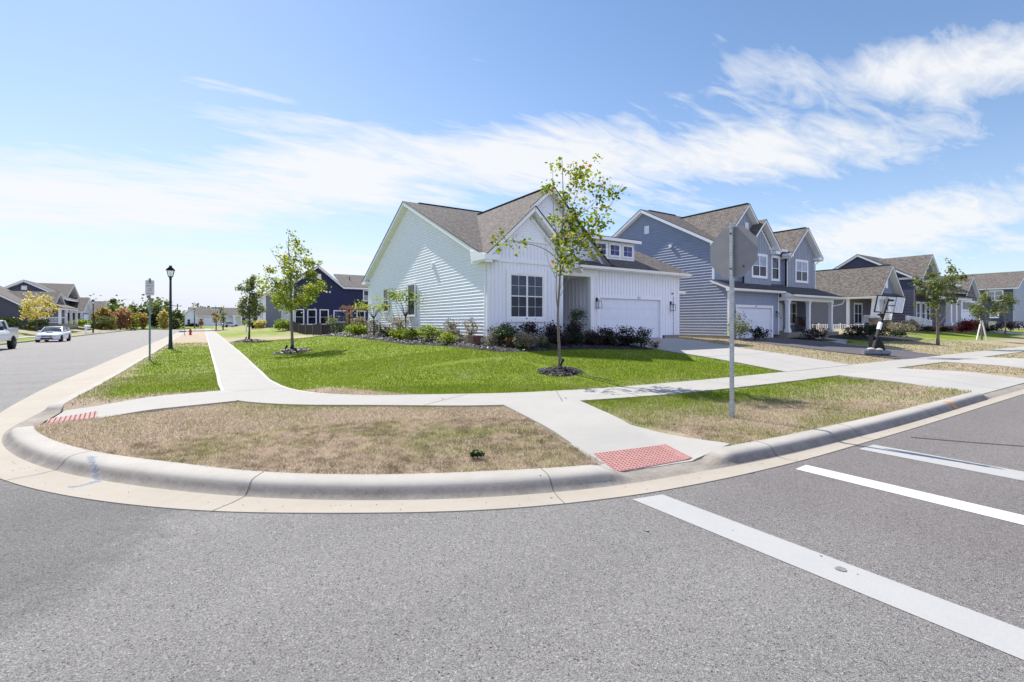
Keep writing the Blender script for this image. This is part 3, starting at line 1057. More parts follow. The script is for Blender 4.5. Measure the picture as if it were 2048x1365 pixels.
def curb_and_gutter():
    cur, gut, jo = MB(), MB(), MB()
    rings = []; grings = []
    zt = 0.15
    for c, b, a in zip(Cc, Bc, Ac):
        h = 0.022 + (zt - 0.022) * curb_h(c)
        zb = 0.012
        r = [(0, -0.12), (0, h), (0.34, h * 1.0), (0.50, h * 0.985 + zb * .015), (0.60, h * 0.93 + zb * .07), (0.67, h * .84 + .16 * zb), (0.73, h * .70 + .30 * zb), (0.83, h * .34 + zb * .66), (0.93, h * .07 + zb * .93), (1.0, zb)]
        rings.append([(c + (b - c) * t) + Vector((0, 0, z)) for t, z in r])
        grings.append([b + Vector((0, 0, 0.0125)), b.lerp(a, 0.4) + Vector((0, 0, 0.004)), b.lerp(a, 0.985) + Vector((0, 0, 0.009)), a + Vector((0, 0, -0.05))])
    def loft(mb, rs):
        i = len(mb.v); n = len(rs[0])
        for r in rs: mb.v += [tuple(p) for p in r]
        for k in range(len(rs) - 1):
            for j in range(n - 1):
                mb.f.append((i + k * n + j, i + (k + 1) * n + j, i + (k + 1) * n + j + 1, i + k * n + j + 1))
    loft(cur, rings); loft(gut, grings)
    o = struct(cur.build('curb', M['curb'], smooth=True))
    g = struct(gut.build('gutter', M['gutter'], smooth=True))
    # contraction joints
    acc = 0; last = None
    want = [(0.40, 5.72), (3.20, 4.05), (-1.55, 8.1), (6.6, 3.5), (8.9, 3.4), (12.0, 3.4), (-2.65, 16.5), (-2.63, 20), (14.6, 3.4)]
    for wx, wy in want:
        k = min(range(len(Bc)), key=lambda i: (Bc[i].x - wx) ** 2 + (Bc[i].y - wy) ** 2)
        r = rings[k]; r2 = grings[k]
        d = (Cc[k + 1] - Cc[k - 1]).normalized() * 0.004
        up = Vector((0, 0, 0.0025))
        pts = r[1:] + r2[1:3]
        for p, q in zip(pts, pts[1:]):
            out = (Ac[k] - Cc[k]).normalized() * 0.003
            jo.quad(p - d + up + out, p + d + up + out, q + d + up + out, q - d + up + out)
    jo.build('joint', M['joint'], o)
    # sprayed utility marks on the kerb
    for nm, wx, wy, m, ww, kk in (('spray_mark', -1.30, 7.75, 'blue_spray', 0.075, 11), ('spray_mark', 13.4, 3.4, 'orange_spray', 0.10, 8)):
        sp = MB()
        k = min(range(len(Bc)), key=lambda i: (Bc[i].x - wx) ** 2 + (Bc[i].y - wy) ** 2)
        r = rings[k]; r2 = grings[k]
        pts = (r[2:] + r2[1:2]) if m == 'blue_spray' else r[2:]
        tdir = (Cc[k + 1] - Cc[k - 1]).normalized()
        for i, (p, q) in enumerate(zip(pts, pts[1:])):
            out = (Ac[k] - Cc[k]).normalized() * 0.003 + Vector((0, 0, .003))
            s0 = tdir * (ww * (1 - 0.06 * i) + 0.01 * math.sin(i * 2.1)); s1 = tdir * (ww * (1 - 0.06 * (i + 1)) + 0.01 * math.sin(i * 2.1 + 2.1))
            sh = tdir * ((0.085 if m == 'blue_spray' else 0.02) * i)
            sp.quad(p - s0 + out + sh, p + s0 + out + sh, q + s1 + out + sh, q - s1 + out + sh)
        if m == 'blue_spray':
            e = pts[-1] + tdir * .62 + Vector((0, 0, .004)); dd = (Ac[k] - Cc[k]).normalized()
            sp.quad(e - tdir * .03, e + tdir * .02, e + dd * .10 + tdir * -.05, e + dd * .07 + tdir * -.15)
        sp.build(nm, M[m], o)
    return o, g


curb_o, gutter_o = curb_and_gutter()

# asphalt of both streets, one sheet; wide earth sheet below to the horizon
rd = MB()
rd.quad((-13.8, -60, 0), (400, -60, 0), (400, 3.3, 0), (-13.8, 3.3, 0))
rd.quad((-13.8, 3.3, 0), (5.6, 3.3, 0), (5.6, 12, 0), (-13.8, 12, 0))
rd.quad((-13.8, 12, 0), (-2.7, 12, 0), (-2.7, 152, 0), (-13.8, 152, 0))
rd.quad((-200, 144, 0.001), (-13.8, 144, 0.001), (-13.8, 152, 0.001), (-200, 152, 0.001))
rd.quad((-2.7, 144, 0.16), (60, 144, 0.16), (60, 152, 0.16), (-2.7, 152, 0.16))
struct(rd.build('road', M['asphalt']))
gd = MB()
gd.quad((-3000, -3000, -0.12), (3000, -3000, -0.12), (3000, 3000, -0.12), (-3000, 3000, -0.12))
o = struct(gd.build('ground', M['lawn']))

# ---------------------------------------------------------------- sidewalks
OI = [((1.78, 400), (.37, 400)), ((1.78, 150), (.37, 150)), ((1.78, 60), (.37, 60)), ((1.78, 28), (.37, 28)), ((1.70, 18), (.37, 18)), ((1.70, 15.0), (.37, 14.4)), ((1.97, 12.88), (.43, 12.9)),
      ((2.36, 11.95), (.68, 11.75)), ((2.98, 11.22), (1.25, 10.95)), ((4.6, 10.30), (3.0, 9.63)), ((6.3, 9.50), (5.08, 8.29)), ((7.6, 9.16), (6.85, 7.80)),
      ((9.6, 8.88), (9.2, 7.38)), ((12.5, 8.68), (12.3, 7.16)), ((16.3, 8.58), (16.3, 7.08)), ((24, 8.56), (24, 7.05)), ((60, 8.5), (60, 7.0)), ((400, 8.4), (400, 6.9))]
Oc, Ic = densify([catmull([(p[0][0], p[0][1], 0) for p in OI], 8), catmull([(p[1][0], p[1][1], 0) for p in OI], 8)], 0.5)


def wz(p):
    return 0.17


def slab_loft(A, B, zf, name, m, thick=0.10, parent=None):
    mb = MB()
    n = len(A)
    for a, b in zip(A, B):
        za, zb = zf(a.x, a.y), zf(b.x, b.y)
        mb.v += [(a.x, a.y, za - thick), (a.x, a.y, za), (b.x, b.y, zb), (b.x, b.y, zb - thick)]
    for k in range(n - 1):
        for j in range(3):
            mb.f.append((4 * k + j, 4 * k + j + 1, 4 * (k + 1) + j + 1, 4 * (k + 1) + j))
    return mb.build(name, m, parent)


ks = [k for k in range(len(Oc)) if Oc[k].y > 0]
split = min(range(len(Oc)), key=lambda i: (Oc[i].x - 2.2) ** 2 + (Oc[i].y - 12.3) ** 2)
sw1 = struct(slab_loft(Oc[:split + 1], Ic[:split + 1], lambda x, y: 0.17, 'sidewalk', M['walk2']))
sw2 = struct(slab_loft(Oc[split:], Ic[split:], lambda x, y: 0.17, 'sidewalk', M['walk']))
# tooled edges and joints
bd = MB(); jm = MB()
for (Lx, s) in ((Oc, -1), (Ic, 1)):
    for k in range(len(Lx) - 1):
        a, b = Lx[k], Lx[k + 1]
        if max(a.y, b.y) > 90 or a.x > 7.5: continue
        if s == 1 and a.y < 13.0: continue
        oa = (Ic[k] - Oc[k]).normalized() * (-1 if s == 1 else 1); ob = (Ic[k + 1] - Oc[k + 1]).normalized() * (-1 if s == 1 else 1)
        wd = 0.075
        z = 0.1725
        bd.quad((a.x, a.y, z), (b.x, b.y, z), (b.x + ob.x * wd, b.y + ob.y * wd, z), (a.x + oa.x * wd, a.y + oa.y * wd, z))
bd.build('edging', M['jointpale'], sw1)
yj = 13.4
while yj < 70:
    pale = yj < 17
    (jm if not pale else bd)
    w_ = 0.016 if yj > 14.5 else 0.03
    jm.quad((.37, yj, .1735), (1.78, yj, .1735), (1.78, yj + w_, .1735), (.37, yj + w_, .1735))
    yj += 1.5
jm.build('joint', M['jointpale'], sw1)
jd = MB()
for xk in (4.6, 6.9, 8.6, 10.3, 12.0, 13.7, 15.4, 16.75, 18.4, 20.0, 21.4, 23, 24.6, 26.2, 31.5, 34, 38, 42, 46):
    k = min(range(len(Oc)), key=lambda i: abs((Oc[i].x + Ic[i].x) / 2 - xk) + (100 if Oc[i].y > 11 else 0))
    a, b = Oc[k], Ic[k]
    t = Vector((a.y - b.y, b.x - a.x, 0)).normalized() * 0.006
    jd.quad((a.x - t.x, a.y - t.y, .1730), (b.x - t.x, b.y - t.y, .1730), (b.x + t.x, b.y + t.y, .1730), (a.x + t.x, a.y + t.y, .1730))
jd.build('joint', M['joint'], sw2)


def grid_surface(name, fx, nu, nv, zf, m, skirt=0.10):
    """fx(u,v)->(x,y) on the unit square"""
    mb = MB()
    for i in range(nu + 1):
        for j in range(nv + 1):
            x, y = fx(i / nu, j / nv)
            mb.v.append((x, y, float(zf(x, y))))
    W = nv + 1
    for i in range(nu):
        for j in range(nv):
            mb.f.append((i * W + j, (i + 1) * W + j, (i + 1) * W + j + 1, i * W + j + 1))
    edge = [(i, 0) for i in range(nu + 1)] + [(nu, j) for j in range(1, nv + 1)] + [(i, nv) for i in range(nu - 1, -1, -1)] + [(0, j) for j in range(nv - 1, -1, -1)]
    base = len(mb.v)
    for (i, j) in edge:
        p = mb.v[i * W + j]
        mb.v.append((p[0], p[1], p[2] - skirt))
    for q in range(len(edge) - 1):
        a = edge[q][0] * W + edge[q][1]; b = edge[q + 1][0] * W + edge[q + 1][1]
        mb.f.append((a, base + q, base + q + 1, b))
    return mb.build(name, m, smooth=False)


def near_c(x, y):
    """y of the kerb back line for the near street"""
    best = min(Cc, key=lambda c: abs(c.x - x) + (50 if c.y > 7.5 else 0))
    return best.y


def fa_(u, v):
    y1 = 8.25
    x_l0, _ = ra_edges(3.9); xl, xr = None, None
    y = 3.98 + (y1 - 3.98) * v
    xl, xr = ra_edges(y)
    fl = min(max((5.6 - y) / 1.6, 0), 1) * 0.72
    x = xl + (xr + fl - xl) * u
    if v < 0.3:
        y = near_c(x, y) + (y1 - near_c(x, y)) * v
    return x, y + 0.004


struct(grid_surface('curb_ramp', fa_, 22, 40, lambda x, y: float(ramp_a(x, y)) + 0.003, M['walk']))


def fb_(u, v):
    x = -2.37 + (0.62 + 2.37) * u
    a, b = rb_edges(x)
    return x, a + (b - a) * v


struct(grid_surface('curb_ramp', fb_, 26, 10, lambda x, y: float(ramp_b(x, y)) + 0.003, M['walk2']))


def tactile(name, quad, zf, nu, nv, label):
    q = [Vector((a, b, 0)) for a, b in quad]
    def P(u, v):
        return q[0].lerp(q[1], u).lerp(q[3].lerp(q[2], u), v)
    mb = MB()
    g = 8
    for i in range(g + 1):
        for j in range(g + 1):
            p = P(i / g, j / g)
            mb.v.append((p.x, p.y, float(zf(p.x, p.y)) + 0.012))
    for i in range(g):
        for j in range(g):
            mb.f.append((i * (g + 1) + j, (i + 1) * (g + 1) + j, (i + 1) * (g + 1) + j + 1, i * (g + 1) + j + 1))
    e = [(i, 0) for i in range(g + 1)] + [(g, j) for j in range(1, g + 1)] + [(i, g) for i in range(g - 1, -1, -1)] + [(0, j) for j in range(g - 1, -1, -1)]
    base = len(mb.v)
    for i, j in e:
        p = mb.v[i * (g + 1) + j]; mb.v.append((p[0], p[1], p[2] - 0.03))
    for k in range(len(e) - 1):
        mb.f.append((e[k][0] * (g + 1) + e[k][1], base + k, base + k + 1, e[k + 1][0] * (g + 1) + e[k + 1][1]))
    c = q[0].lerp(q[2], .5)
    root = thing(name, label, 'tactile paving', (c.x, c.y, float(zf(c.x, c.y))))
    mb.build('panel', M['tactile'], root)
    dm = MB()
    for i in range(nu):
        for j in range(nv):
            p = P((i + .5) / nu, (j + .5) / nv)
            z = float(zf(p.x, p.y)) + 0.012
            dm.lathe((p.x, p.y, z), [(0.014, 0), (0.011, 0.005), (0.006, 0.007)], 6)
    tag(dm.build('dome_pattern', M['tactile_dome'], root), kind='stuff')
    return root


tactile('tactile_paving', [(4.21, 4.16), (5.47, 4.03), (5.66, 4.62), (4.42, 4.80)], ramp_a, 22, 11, 'red dimpled warning mat at the foot of the wide ramp beside the stop sign')
tactile('tactile_paving', [(-2.30, 11.25), (-1.62, 11.40), (-1.74, 12.38), (-2.42, 12.25)], ramp_b, 10, 16, 'small faded red dimpled warning mat on the ramp by the street lined with parked vehicles')

# driveway aprons
for (a1, b1), (a0, b0) in APRONS:
    ms = struct(grid_surface('driveway_apron', lambda u, v, a1=a1, b1=b1, a0=a0, b0=b0: ((a0 + (a1 - a0) * v) * (1 - u) + (b0 + (b1 - b0) * v) * u, 3.67 + (7.12 - 3.67) * v), 10, 12, lambda x, y: float(apron_z(y)) + 0.003, M['drive']))
    if a1 < 20:
        jj = MB()
        for t in (0.36, 0.7):
            for k in range(8):
                ya, yb = 3.7 + 3.4 * k / 8, 3.7 + 3.4 * (k + 1) / 8
                for (y0, y1) in ((ya, yb),):
                    def X(y):
                        v = (y - 3.67) / 3.45
                        return (a0 + (a1 - a0) * v) * (1 - t) + (b0 + (b1 - b0) * v) * t
                    jj.quad((X(y0) - .007, y0, float(apron_z(y0)) + .006), (X(y0) + .007, y0, float(apron_z(y0)) + .006), (X(y1) + .007, y1, float(apron_z(y1)) + .006), (X(y1) - .007, y1, float(apron_z(y1)) + .006))
        jj.build('joint', M['joint'], ms)


def drive(name, left, right, m, y0, y1, ny=26, nx=8, lift=0.03):
    ly = [(b, a) for a, b in left]; ry = [(b, a) for a, b in right]
    def f(u, v):
        y = y0 + (y1 - y0) * v
        xl = float(np.interp(y, [p[0] for p in ly], [p[1] for p in ly])); xr = float(np.interp(y, [p[0] for p in ry], [p[1] for p in ry]))
        return xl + (xr - xl) * u, y
    return struct(grid_surface(name, f, nx, ny, lambda x, y: max(T(x, y), 0.14) + lift, m))


DR1 = ([(16.62, 8.5), (16.62, 14), (16.3, 17.9)], [(21.45, 8.5), (21.6, 13), (22.5, 16), (22.6, 17.9)])
DR2 = ([(26.7, 8.5), (26.1, 11), (26.3, 13.5), (28.2, 17.9)], [(31.6, 8.5), (32.2, 13), (33.6, 17.9)])
DR4 = ([(69.5, 8.4), (70.6, 17.9)], [(75, 8.4), (75.4, 17.9)])
d1 = drive('driveway', *DR1, M['drive'], 8.5, 17.9)
dd = MB()
for yj in (11.6, 14.7):
    xs = np.linspace(16.62, 21.5 if yj < 13 else 22.1, 12)
    for a, b in zip(xs, xs[1:]):
        dd.quad((a, yj, T(a, yj) + .034), (b, yj, T(b, yj) + .034), (b, yj + .014, T(b, yj + .014) + .034), (a, yj + .014, T(a, yj + .014) + .034))
ys = np.linspace(8.5, 17.8, 30)
for a, b in zip(ys, ys[1:]):
    dd.quad((19.0, a, T(19, a) + .034), (19.012, a, T(19, a) + .034), (19.012, b, T(19, b) + .034), (19.0, b, T(19, b) + .034))
dd.build('joint', M['joint'], d1)
drive('driveway', *DR2, M['drive_asphalt'], 8.5, 17.9)
drive('driveway', *DR4, M['drive'], 8.4, 17.9)

# lane paint
def stripe(pts, m, z=0.004):
    mb = MB(); mb.quad(*[(x, y, z) for x, y in pts])
    return struct(mb.build('crosswalk_line' if m is not None else 'line', m))
stripe([(3.76, 3.50), (3.80, -14), (4.16, -14), (4.14, 3.42)], M['paint'])
stripe([(6.26, 3.10), (6.40, -14), (6.86, -14), (6.56, 3.12)], M['paint_new'])
stripe([(8.02, 3.09), (8.10, -14), (8.72, -14), (8.50, 3.08)], M['paint'])
# stains, specks and a thin dark line lying on the asphalt
st = MB()
def blob(mb, x, y, r, n=9, e=1.0, z=0.005, seed=0):
    q = random.Random(seed)
    pts = [(x + math.cos(t) * r * e * q.uniform(.75, 1.2), y + math.sin(t) * r * q.uniform(.75, 1.2), z) for t in [2 * PI * k / n for k in range(n)]]
    mb.quad(*pts)
q = random.Random(3)
for k in range(150):
    x = q.uniform(-3, 11); y = q.uniform(0.8, 3.2 if x > 3 else 5)
    if x < 3.5 and y > 5.2 - 0.62 * (x + 0.1): continue
    blob(st, x, y, q.uniform(.004, .013), 6, 1.0, 0.004, k)
for (x, y, r, e) in ((4.0, 1.66, .035, 1.3), (2.25, .98, .025, 1), (3.3, 2.9, .02, 1)):
    blob(st, x, y, r, 11, e, 0.0085, int(x * 7))
st.build('road_stains', mat('oil_stain', (0.19, 0.185, 0.185), 0.8, 0.3, 20)); struct(bpy.data.objects['road_stains'])
ck = MB()
for pts, wd in (([(9.55, 2.95), (9.75, 2.6), (10.0, 2.2), (10.35, 1.7), (10.8, 1.0)], .022),):
    for a, b in zip(pts, pts[1:]):
        ck.quad((a[0] - wd, a[1], .006), (a[0] + wd, a[1], .006), (b[0] + wd, b[1], .006), (b[0] - wd, b[1], .006))
struct(ck.build('dark_line', mat('dark_line', (0.06, 0.055, 0.06), 0.7)))

gr = MB(); q = random.Random(21)
for k in range(260):
    i = q.randrange(len(Bc) - 1)
    if Bc[i].y > 16 or Bc[i].x > 20: continue
    p = Bc[i].lerp(Ac[i], q.random() ** 2 * 1.05 + .02)
    s_ = q.uniform(.002, .0055)
    gr.lathe((p.x + q.uniform(-.1, .1), p.y + q.uniform(-.03, .03), .008), [(s_, 0), (s_ * .8, s_ * .8), (s_ * .2, s_)], 5)
tag(gr.build('gutter_grit', mat('grit', (0.13, 0.115, 0.10), .9, .5, 30)), 'small stones and grit lying in the gutter round the corner', 'grit', kind='stuff')

# ---------------------------------------------------------------- turf
def inside_poly(x, y, poly):
    x = np.asarray(x); y = np.asarray(y)
    c = np.zeros(x.shape, dtype=bool)
    n = len(poly); j = n - 1
    for i in range(n):
        xi, yi = poly[i]; xj, yj = poly[j]
        if yi != yj:
            c ^= ((yi > y) != (yj > y)) & (x < (xj - xi) * (y - yi) / (yj - yi) + xi)
        j = i
    return c


Cpoly = [(p.x, p.y) for p in Cc] + [(400, 400)]
walkpoly = [(p.x, p.y) for p in Oc] + [(p.x, p.y) for p in Ic][::-1]
_far = [k for k in range(len(Cc)) if Cc[k].y < 45 and Cc[k].x < 45]
Cnear = np.array([(Cc[k].x, Cc[k].y) for k in _far])

xs = list(np.arange(-3.0, 36, 0.28)); d_ = .3
while xs[-1] < 400: d_ *= 1.12; xs.append(xs[-1] + d_)
ys = list(np.arange(3.4, 34, 0.28)); d_ = .3
while ys[-1] < 400: d_ *= 1.10; ys.append(ys[-1] + d_)
GX, GY = np.meshgrid(np.array(xs), np.array(ys), indexing='ij')
ins = inside_poly(GX, GY, Cpoly)
# snap outsiders next to insiders onto the kerb line
SX, SY = GX.copy(), GY.copy()
keep = ins.copy()
for i in range(GX.shape[0]):
    for j in range(GX.shape[1]):
        if ins[i, j]: continue
        i0, i1, j0, j1 = max(i - 1, 0), min(i + 2, GX.shape[0]), max(j - 1, 0), min(j + 2, GX.shape[1])
        if ins[i0:i1, j0:j1].any():
            x, y = GX[i, j], GY[i, j]
            if y > 40: SX[i, j] = -2.29
            elif x > 40: SY[i, j] = 3.67
            else:
                k = np.argmin((Cnear[:, 0] - x) ** 2 + (Cnear[:, 1] - y) ** 2)
                SX[i, j], SY[i, j] = Cnear[k]
            keep[i, j] = True
GZ = terrain(SX, SY) - 0.012
nx_, ny_ = GX.shape
idx = np.arange(nx_ * ny_).reshape(nx_, ny_)
a, b, c_, d_ = idx[:-1, :-1], idx[1:, :-1], idx[1:, 1:], idx[:-1, 1:]
ok = keep[:-1, :-1] & keep[1:, :-1] & keep[1:, 1:] & keep[:-1, 1:]
F = np.stack([a[ok], b[ok], c_[ok], d_[ok]], 1)
V = np.stack([SX.ravel(), SY.ravel(), GZ.ravel()], 1)
struct(npmesh('lawn', V, F, M['lawn'], attrs={'dead': dead(SX.ravel(), SY.ravel())}, smooth=True))

# lawn on the far side of the street that runs away
def terr_w(x, y):
    return 0.15 + lerp_tab([(0, 0), (1.5, .02), (3.2, .05), (8, 0.9), (12, 1.25), (60, 1.3)], -13.6 - np.asarray(x, dtype=float))
xs = -13.62 - np.concatenate([np.arange(0, 14, .7), np.geomspace(14, 260, 24)])
ys = np.concatenate([np.arange(-30, 144.5, 1.5)])
GX, GY = np.meshgrid(xs, ys, indexing='ij')
GZ = terr_w(GX, GY)
idx = np.arange(GX.size).reshape(GX.shape)
F = np.stack([idx[:-1, :-1].ravel(), idx[:-1, 1:].ravel(), idx[1:, 1:].ravel(), idx[1:, :-1].ravel()], 1)
dw = np.clip(0.55 + 0.9 * (fbm(GX.ravel(), GY.ravel(), 6) - .5) - 0.6 * np.exp(-((GY.ravel() - 66) / 9) ** 2), 0, 1)
struct(npmesh('lawn', np.stack([GX.ravel(), GY.ravel(), GZ.ravel()], 1), F, M['lawn'], attrs={'dead': dw}, smooth=True))
mb = MB()
mb.quad((-300, 152, 0.17), (300, 152, 0.17), (300, 420, 0.6), (-300, 420, 0.6))
struct(mb.build('lawn', M['lawn']))
# kerb and walk over there
mb = MB()
mb.box(-13.72, -13.45, -30, 143.9, -0.05, 0.16)
mb.box(-13.45, -13.0, -30, 143.9, -0.05, 0.012)
struct(mb.build('curb', M['gutter']))
mb = MB()
mb.box(-17.1, -15.7, -30, 143.9, 0.1, 0.235)
for y0, y1 in ((44, 49), (72, 77), (96, 101), (118, 122)):
    mb.box(-15.7, -13.73, y0, y1, 0.02, 0.232)
    mb.hexa([(-24, y0, .8), (-17.1, y0, .1), (-17.1, y1, .1), (-24, y1, .8), (-24, y0, 1.33), (-17.1, y0, .24), (-17.1, y1, .24), (-24, y1, 1.33)])
struct(mb.build('sidewalk', M['walk2']))
# side lane crossing the verge
mb = MB()
mb.hexa([(-3.7, 108, 0), (15, 108, .1), (15, 113, .1), (-3.7, 113, 0), (-3.7, 108, .178), (15, 108, .50), (15, 113, .50), (-3.7, 113, .178)])
struct(mb.build('side_lane', M['drive_asphalt']))

# planting beds
BED1 = [(7.9, 44), (8.5, 34), (8.35, 27), (8.15, 22), (8.6, 18.6), (8.6, 16.6), (9.3, 15.1), (11, 15.0), (13, 15.1), (15, 14.5), (16.5, 13.95), (16.6, 18), (10.2, 18), (10.2, 44)]
BED2 = [(33.8, 14.4), (35.6, 13.9), (35.8, 16.6), (33.8, 17.9)]
BED3 = [(37.4, 13.6), (42, 12.6), (46, 13.4), (46, 17.8), (37.6, 16.6)]
HOUSES = [[(10.2, 17.7), (23.4, 17.7), (23.4, 36), (10.2, 36)], [(27.4, 17.7), (41.5, 16.4), (41.5, 34), (27.4, 34)], [(51.5, 17), (78, 17), (78, 32), (51.5, 32)]]
MULCH = [((8.9, 11.12), 0.72), ((3.92, 27.0), 1.0), ((3.37, 47.0), 1.35)]


def bed_mesh(poly, name, label, step=0.35, lift=0.05):
    px = [p[0] for p in poly]; py = [p[1] for p in poly]
    nx = int((max(px) - min(px)) / step) + 2; ny = int((max(py) - min(py)) / step) + 2
    X = np.linspace(min(px), max(px), nx); Y = np.linspace(min(py), max(py), ny)
    gx, gy = np.meshgrid(X, Y, indexing='ij')
    ins = inside_poly(gx, gy, poly)
    seg = []
    for (a, b) in zip(poly, poly[1:] + poly[:1]):
        for t in np.linspace(0, 1, 24, endpoint=False):
            seg.append((a[0] + (b[0] - a[0]) * t, a[1] + (b[1] - a[1]) * t))
    seg = np.array(seg)
    keep = ins.copy(); z = terrain(gx, gy) + lift + 0.05 * (fbm(gx, gy, .5) - .5)
    for i in range(nx):
        for j in range(ny):
            if not ins[i, j] and ins[max(i - 1, 0):i + 2, max(j - 1, 0):j + 2].any():
                k = np.argmin((seg[:, 0] - gx[i, j]) ** 2 + (seg[:, 1] - gy[i, j]) ** 2)
                gx[i, j], gy[i, j] = seg[k]; z[i, j] = float(terrain(*seg[k])) - 0.01; keep[i, j] = True
    idx = np.arange(nx * ny).reshape(nx, ny)
    ok = keep[:-1, :-1] & keep[1:, :-1] & keep[1:, 1:] & keep[:-1, 1:]
    F = np.stack([idx[:-1, :-1][ok], idx[1:, :-1][ok], idx[1:, 1:][ok], idx[:-1, 1:][ok]], 1)
    return struct(npmesh(name, np.stack([gx.ravel(), gy.ravel(), z.ravel()], 1), F, M['mulch'], smooth=True))


bed_mesh(BED1, 'mulch_bed', '')
bed_mesh(BED2, 'mulch_bed', '')
bed_mesh(BED3, 'mulch_bed', '')


def chips(poly, n, zf, seed, cull=None, size=0.035):
    """loose mulch pieces"""
    r = np.random.default_rng(seed)
    px = np.array([p[0] for p in poly]); py = np.array([p[1] for p in poly])
    x = r.uniform(px.min(), px.max(), n * 3); y = r.uniform(py.min(), py.max(), n * 3)
    k = inside_poly(x, y, poly)
    x = x[k][:n]; y = y[k][:n]; m = len(x)
    z = zf(x, y)
    a = r.uniform(0, 2 * PI, m); L = r.uniform(.5, 1.3, m) * size; wd = L * r.uniform(.25, .5, m)
    t = r.uniform(-.5, .5, m)
    ux, uy, uz = np.cos(a) * L, np.sin(a) * L, t * L
    vx, vy, vz = -np.sin(a) * wd, np.cos(a) * wd, r.uniform(-.5, .5, m) * wd
    P0 = np.stack([x, y, z + 0.008], 1); U = np.stack([ux, uy, uz], 1); Vv = np.stack([vx, vy, vz], 1)
    V = np.stack([P0 - U - Vv, P0 + U - Vv, P0 + U + Vv, P0 - U + Vv], 1).reshape(-1, 3)
    F = np.arange(4 * m).reshape(m, 4)
    return V, F, np.repeat(r.random(m), 4)


V, F, vv = chips([p for p in BED1 if True], 9000, lambda x, y: terrain(x, y) + 0.06, 1, size=0.045)
o = npmesh('mulch_chips', V, F, M['mulch_chip'], attrs={'v': vv}); tag(o, 'black mulch pieces scattered over the planting bed round the white corner house', 'mulch', kind='stuff')

for (c, r), lab in zip(MULCH, ('ring of black mulch round the lone young tree on the front lawn', 'mound of black mulch round the full leafy tree beside the walk', 'mound of black mulch round the farther tree beside the walk')):
    mb = MB(); n = 26; rings = 7
    hh = 0.10 if r < .8 else 0.22
    qq = random.Random(int(r * 100))
    for i in range(rings + 1):
        t = i / rings
        for k in range(n):
            aa = 2 * PI * k / n
            rr = r * t * (1 + .07 * math.sin(3 * aa + 1) + .04 * math.sin(7 * aa))
            x, y = c[0] + math.cos(aa) * rr, c[1] + math.sin(aa) * rr * (0.92)
            z = T(x, y) + hh * (1 - t ** 1.6) + (qq.uniform(-.012, .012) if i < rings else -.03)
            mb.v.append((x, y, z))
    for i in range(rings):
        for k in range(n):
            mb.f.append((i * n + k, i * n + (k + 1) % n, (i + 1) * n + (k + 1) % n, (i + 1) * n + k))
    o = mb.build('mulch_ring', M['mulch'], smooth=True)
    V, F, vv = chips([(c[0] + math.cos(t) * r * .97, c[1] + math.sin(t) * r * .9) for t in np.linspace(0, 2 * PI, 20, endpoint=False)], int(1500 * r), lambda x, y: terrain(x, y) + hh * (1 - np.clip(np.hypot(x - c[0], y - c[1]) / r, 0, 1) ** 1.6), 5, size=0.03)
    tag(o, lab, 'mulch')
    npmesh('chip_layer', V, F, M['mulch_chip'], o, attrs={'v': vv})


def drive_poly(d):
    return [p for p in d[0]] + [p for p in d[1]][::-1]


def turf_mask(x, y, fringe=0.0):
    ok = inside_poly(x, y, Cpoly)
    ok &= ~inside_poly(x, y, walkpoly)
    ok &= ~(in_ramp_a(x, y, -fringe) | (in_ramp_a(x, np.clip(y, 0, 6.5), 0) & (y > 3.6) & (y < 8.2) & (x > ra_edges(y)[0]) & (x < ra_edges(y)[1])))
    xl, xr = ra_edges(y)
    ok &= ~((x > xl) & (x < xr) & (y < 8.6))
    a, b = rb_edges(x)
    ok &= ~((x < 0.8) & (y > a) & (y < b))
    for d in (DR1, DR2, DR4):
        ok &= ~inside_poly(x, y, drive_poly(d))
    ok &= ~in_apron(x, y, 0)
    for p in (BED1, BED2, BED3) + tuple(HOUSES):
        ok &= ~inside_poly(x, y, p)
    for (c, r) in MULCH:
        ok &= np.hypot(x - c[0], y - c[1]) > r * .93
    return ok


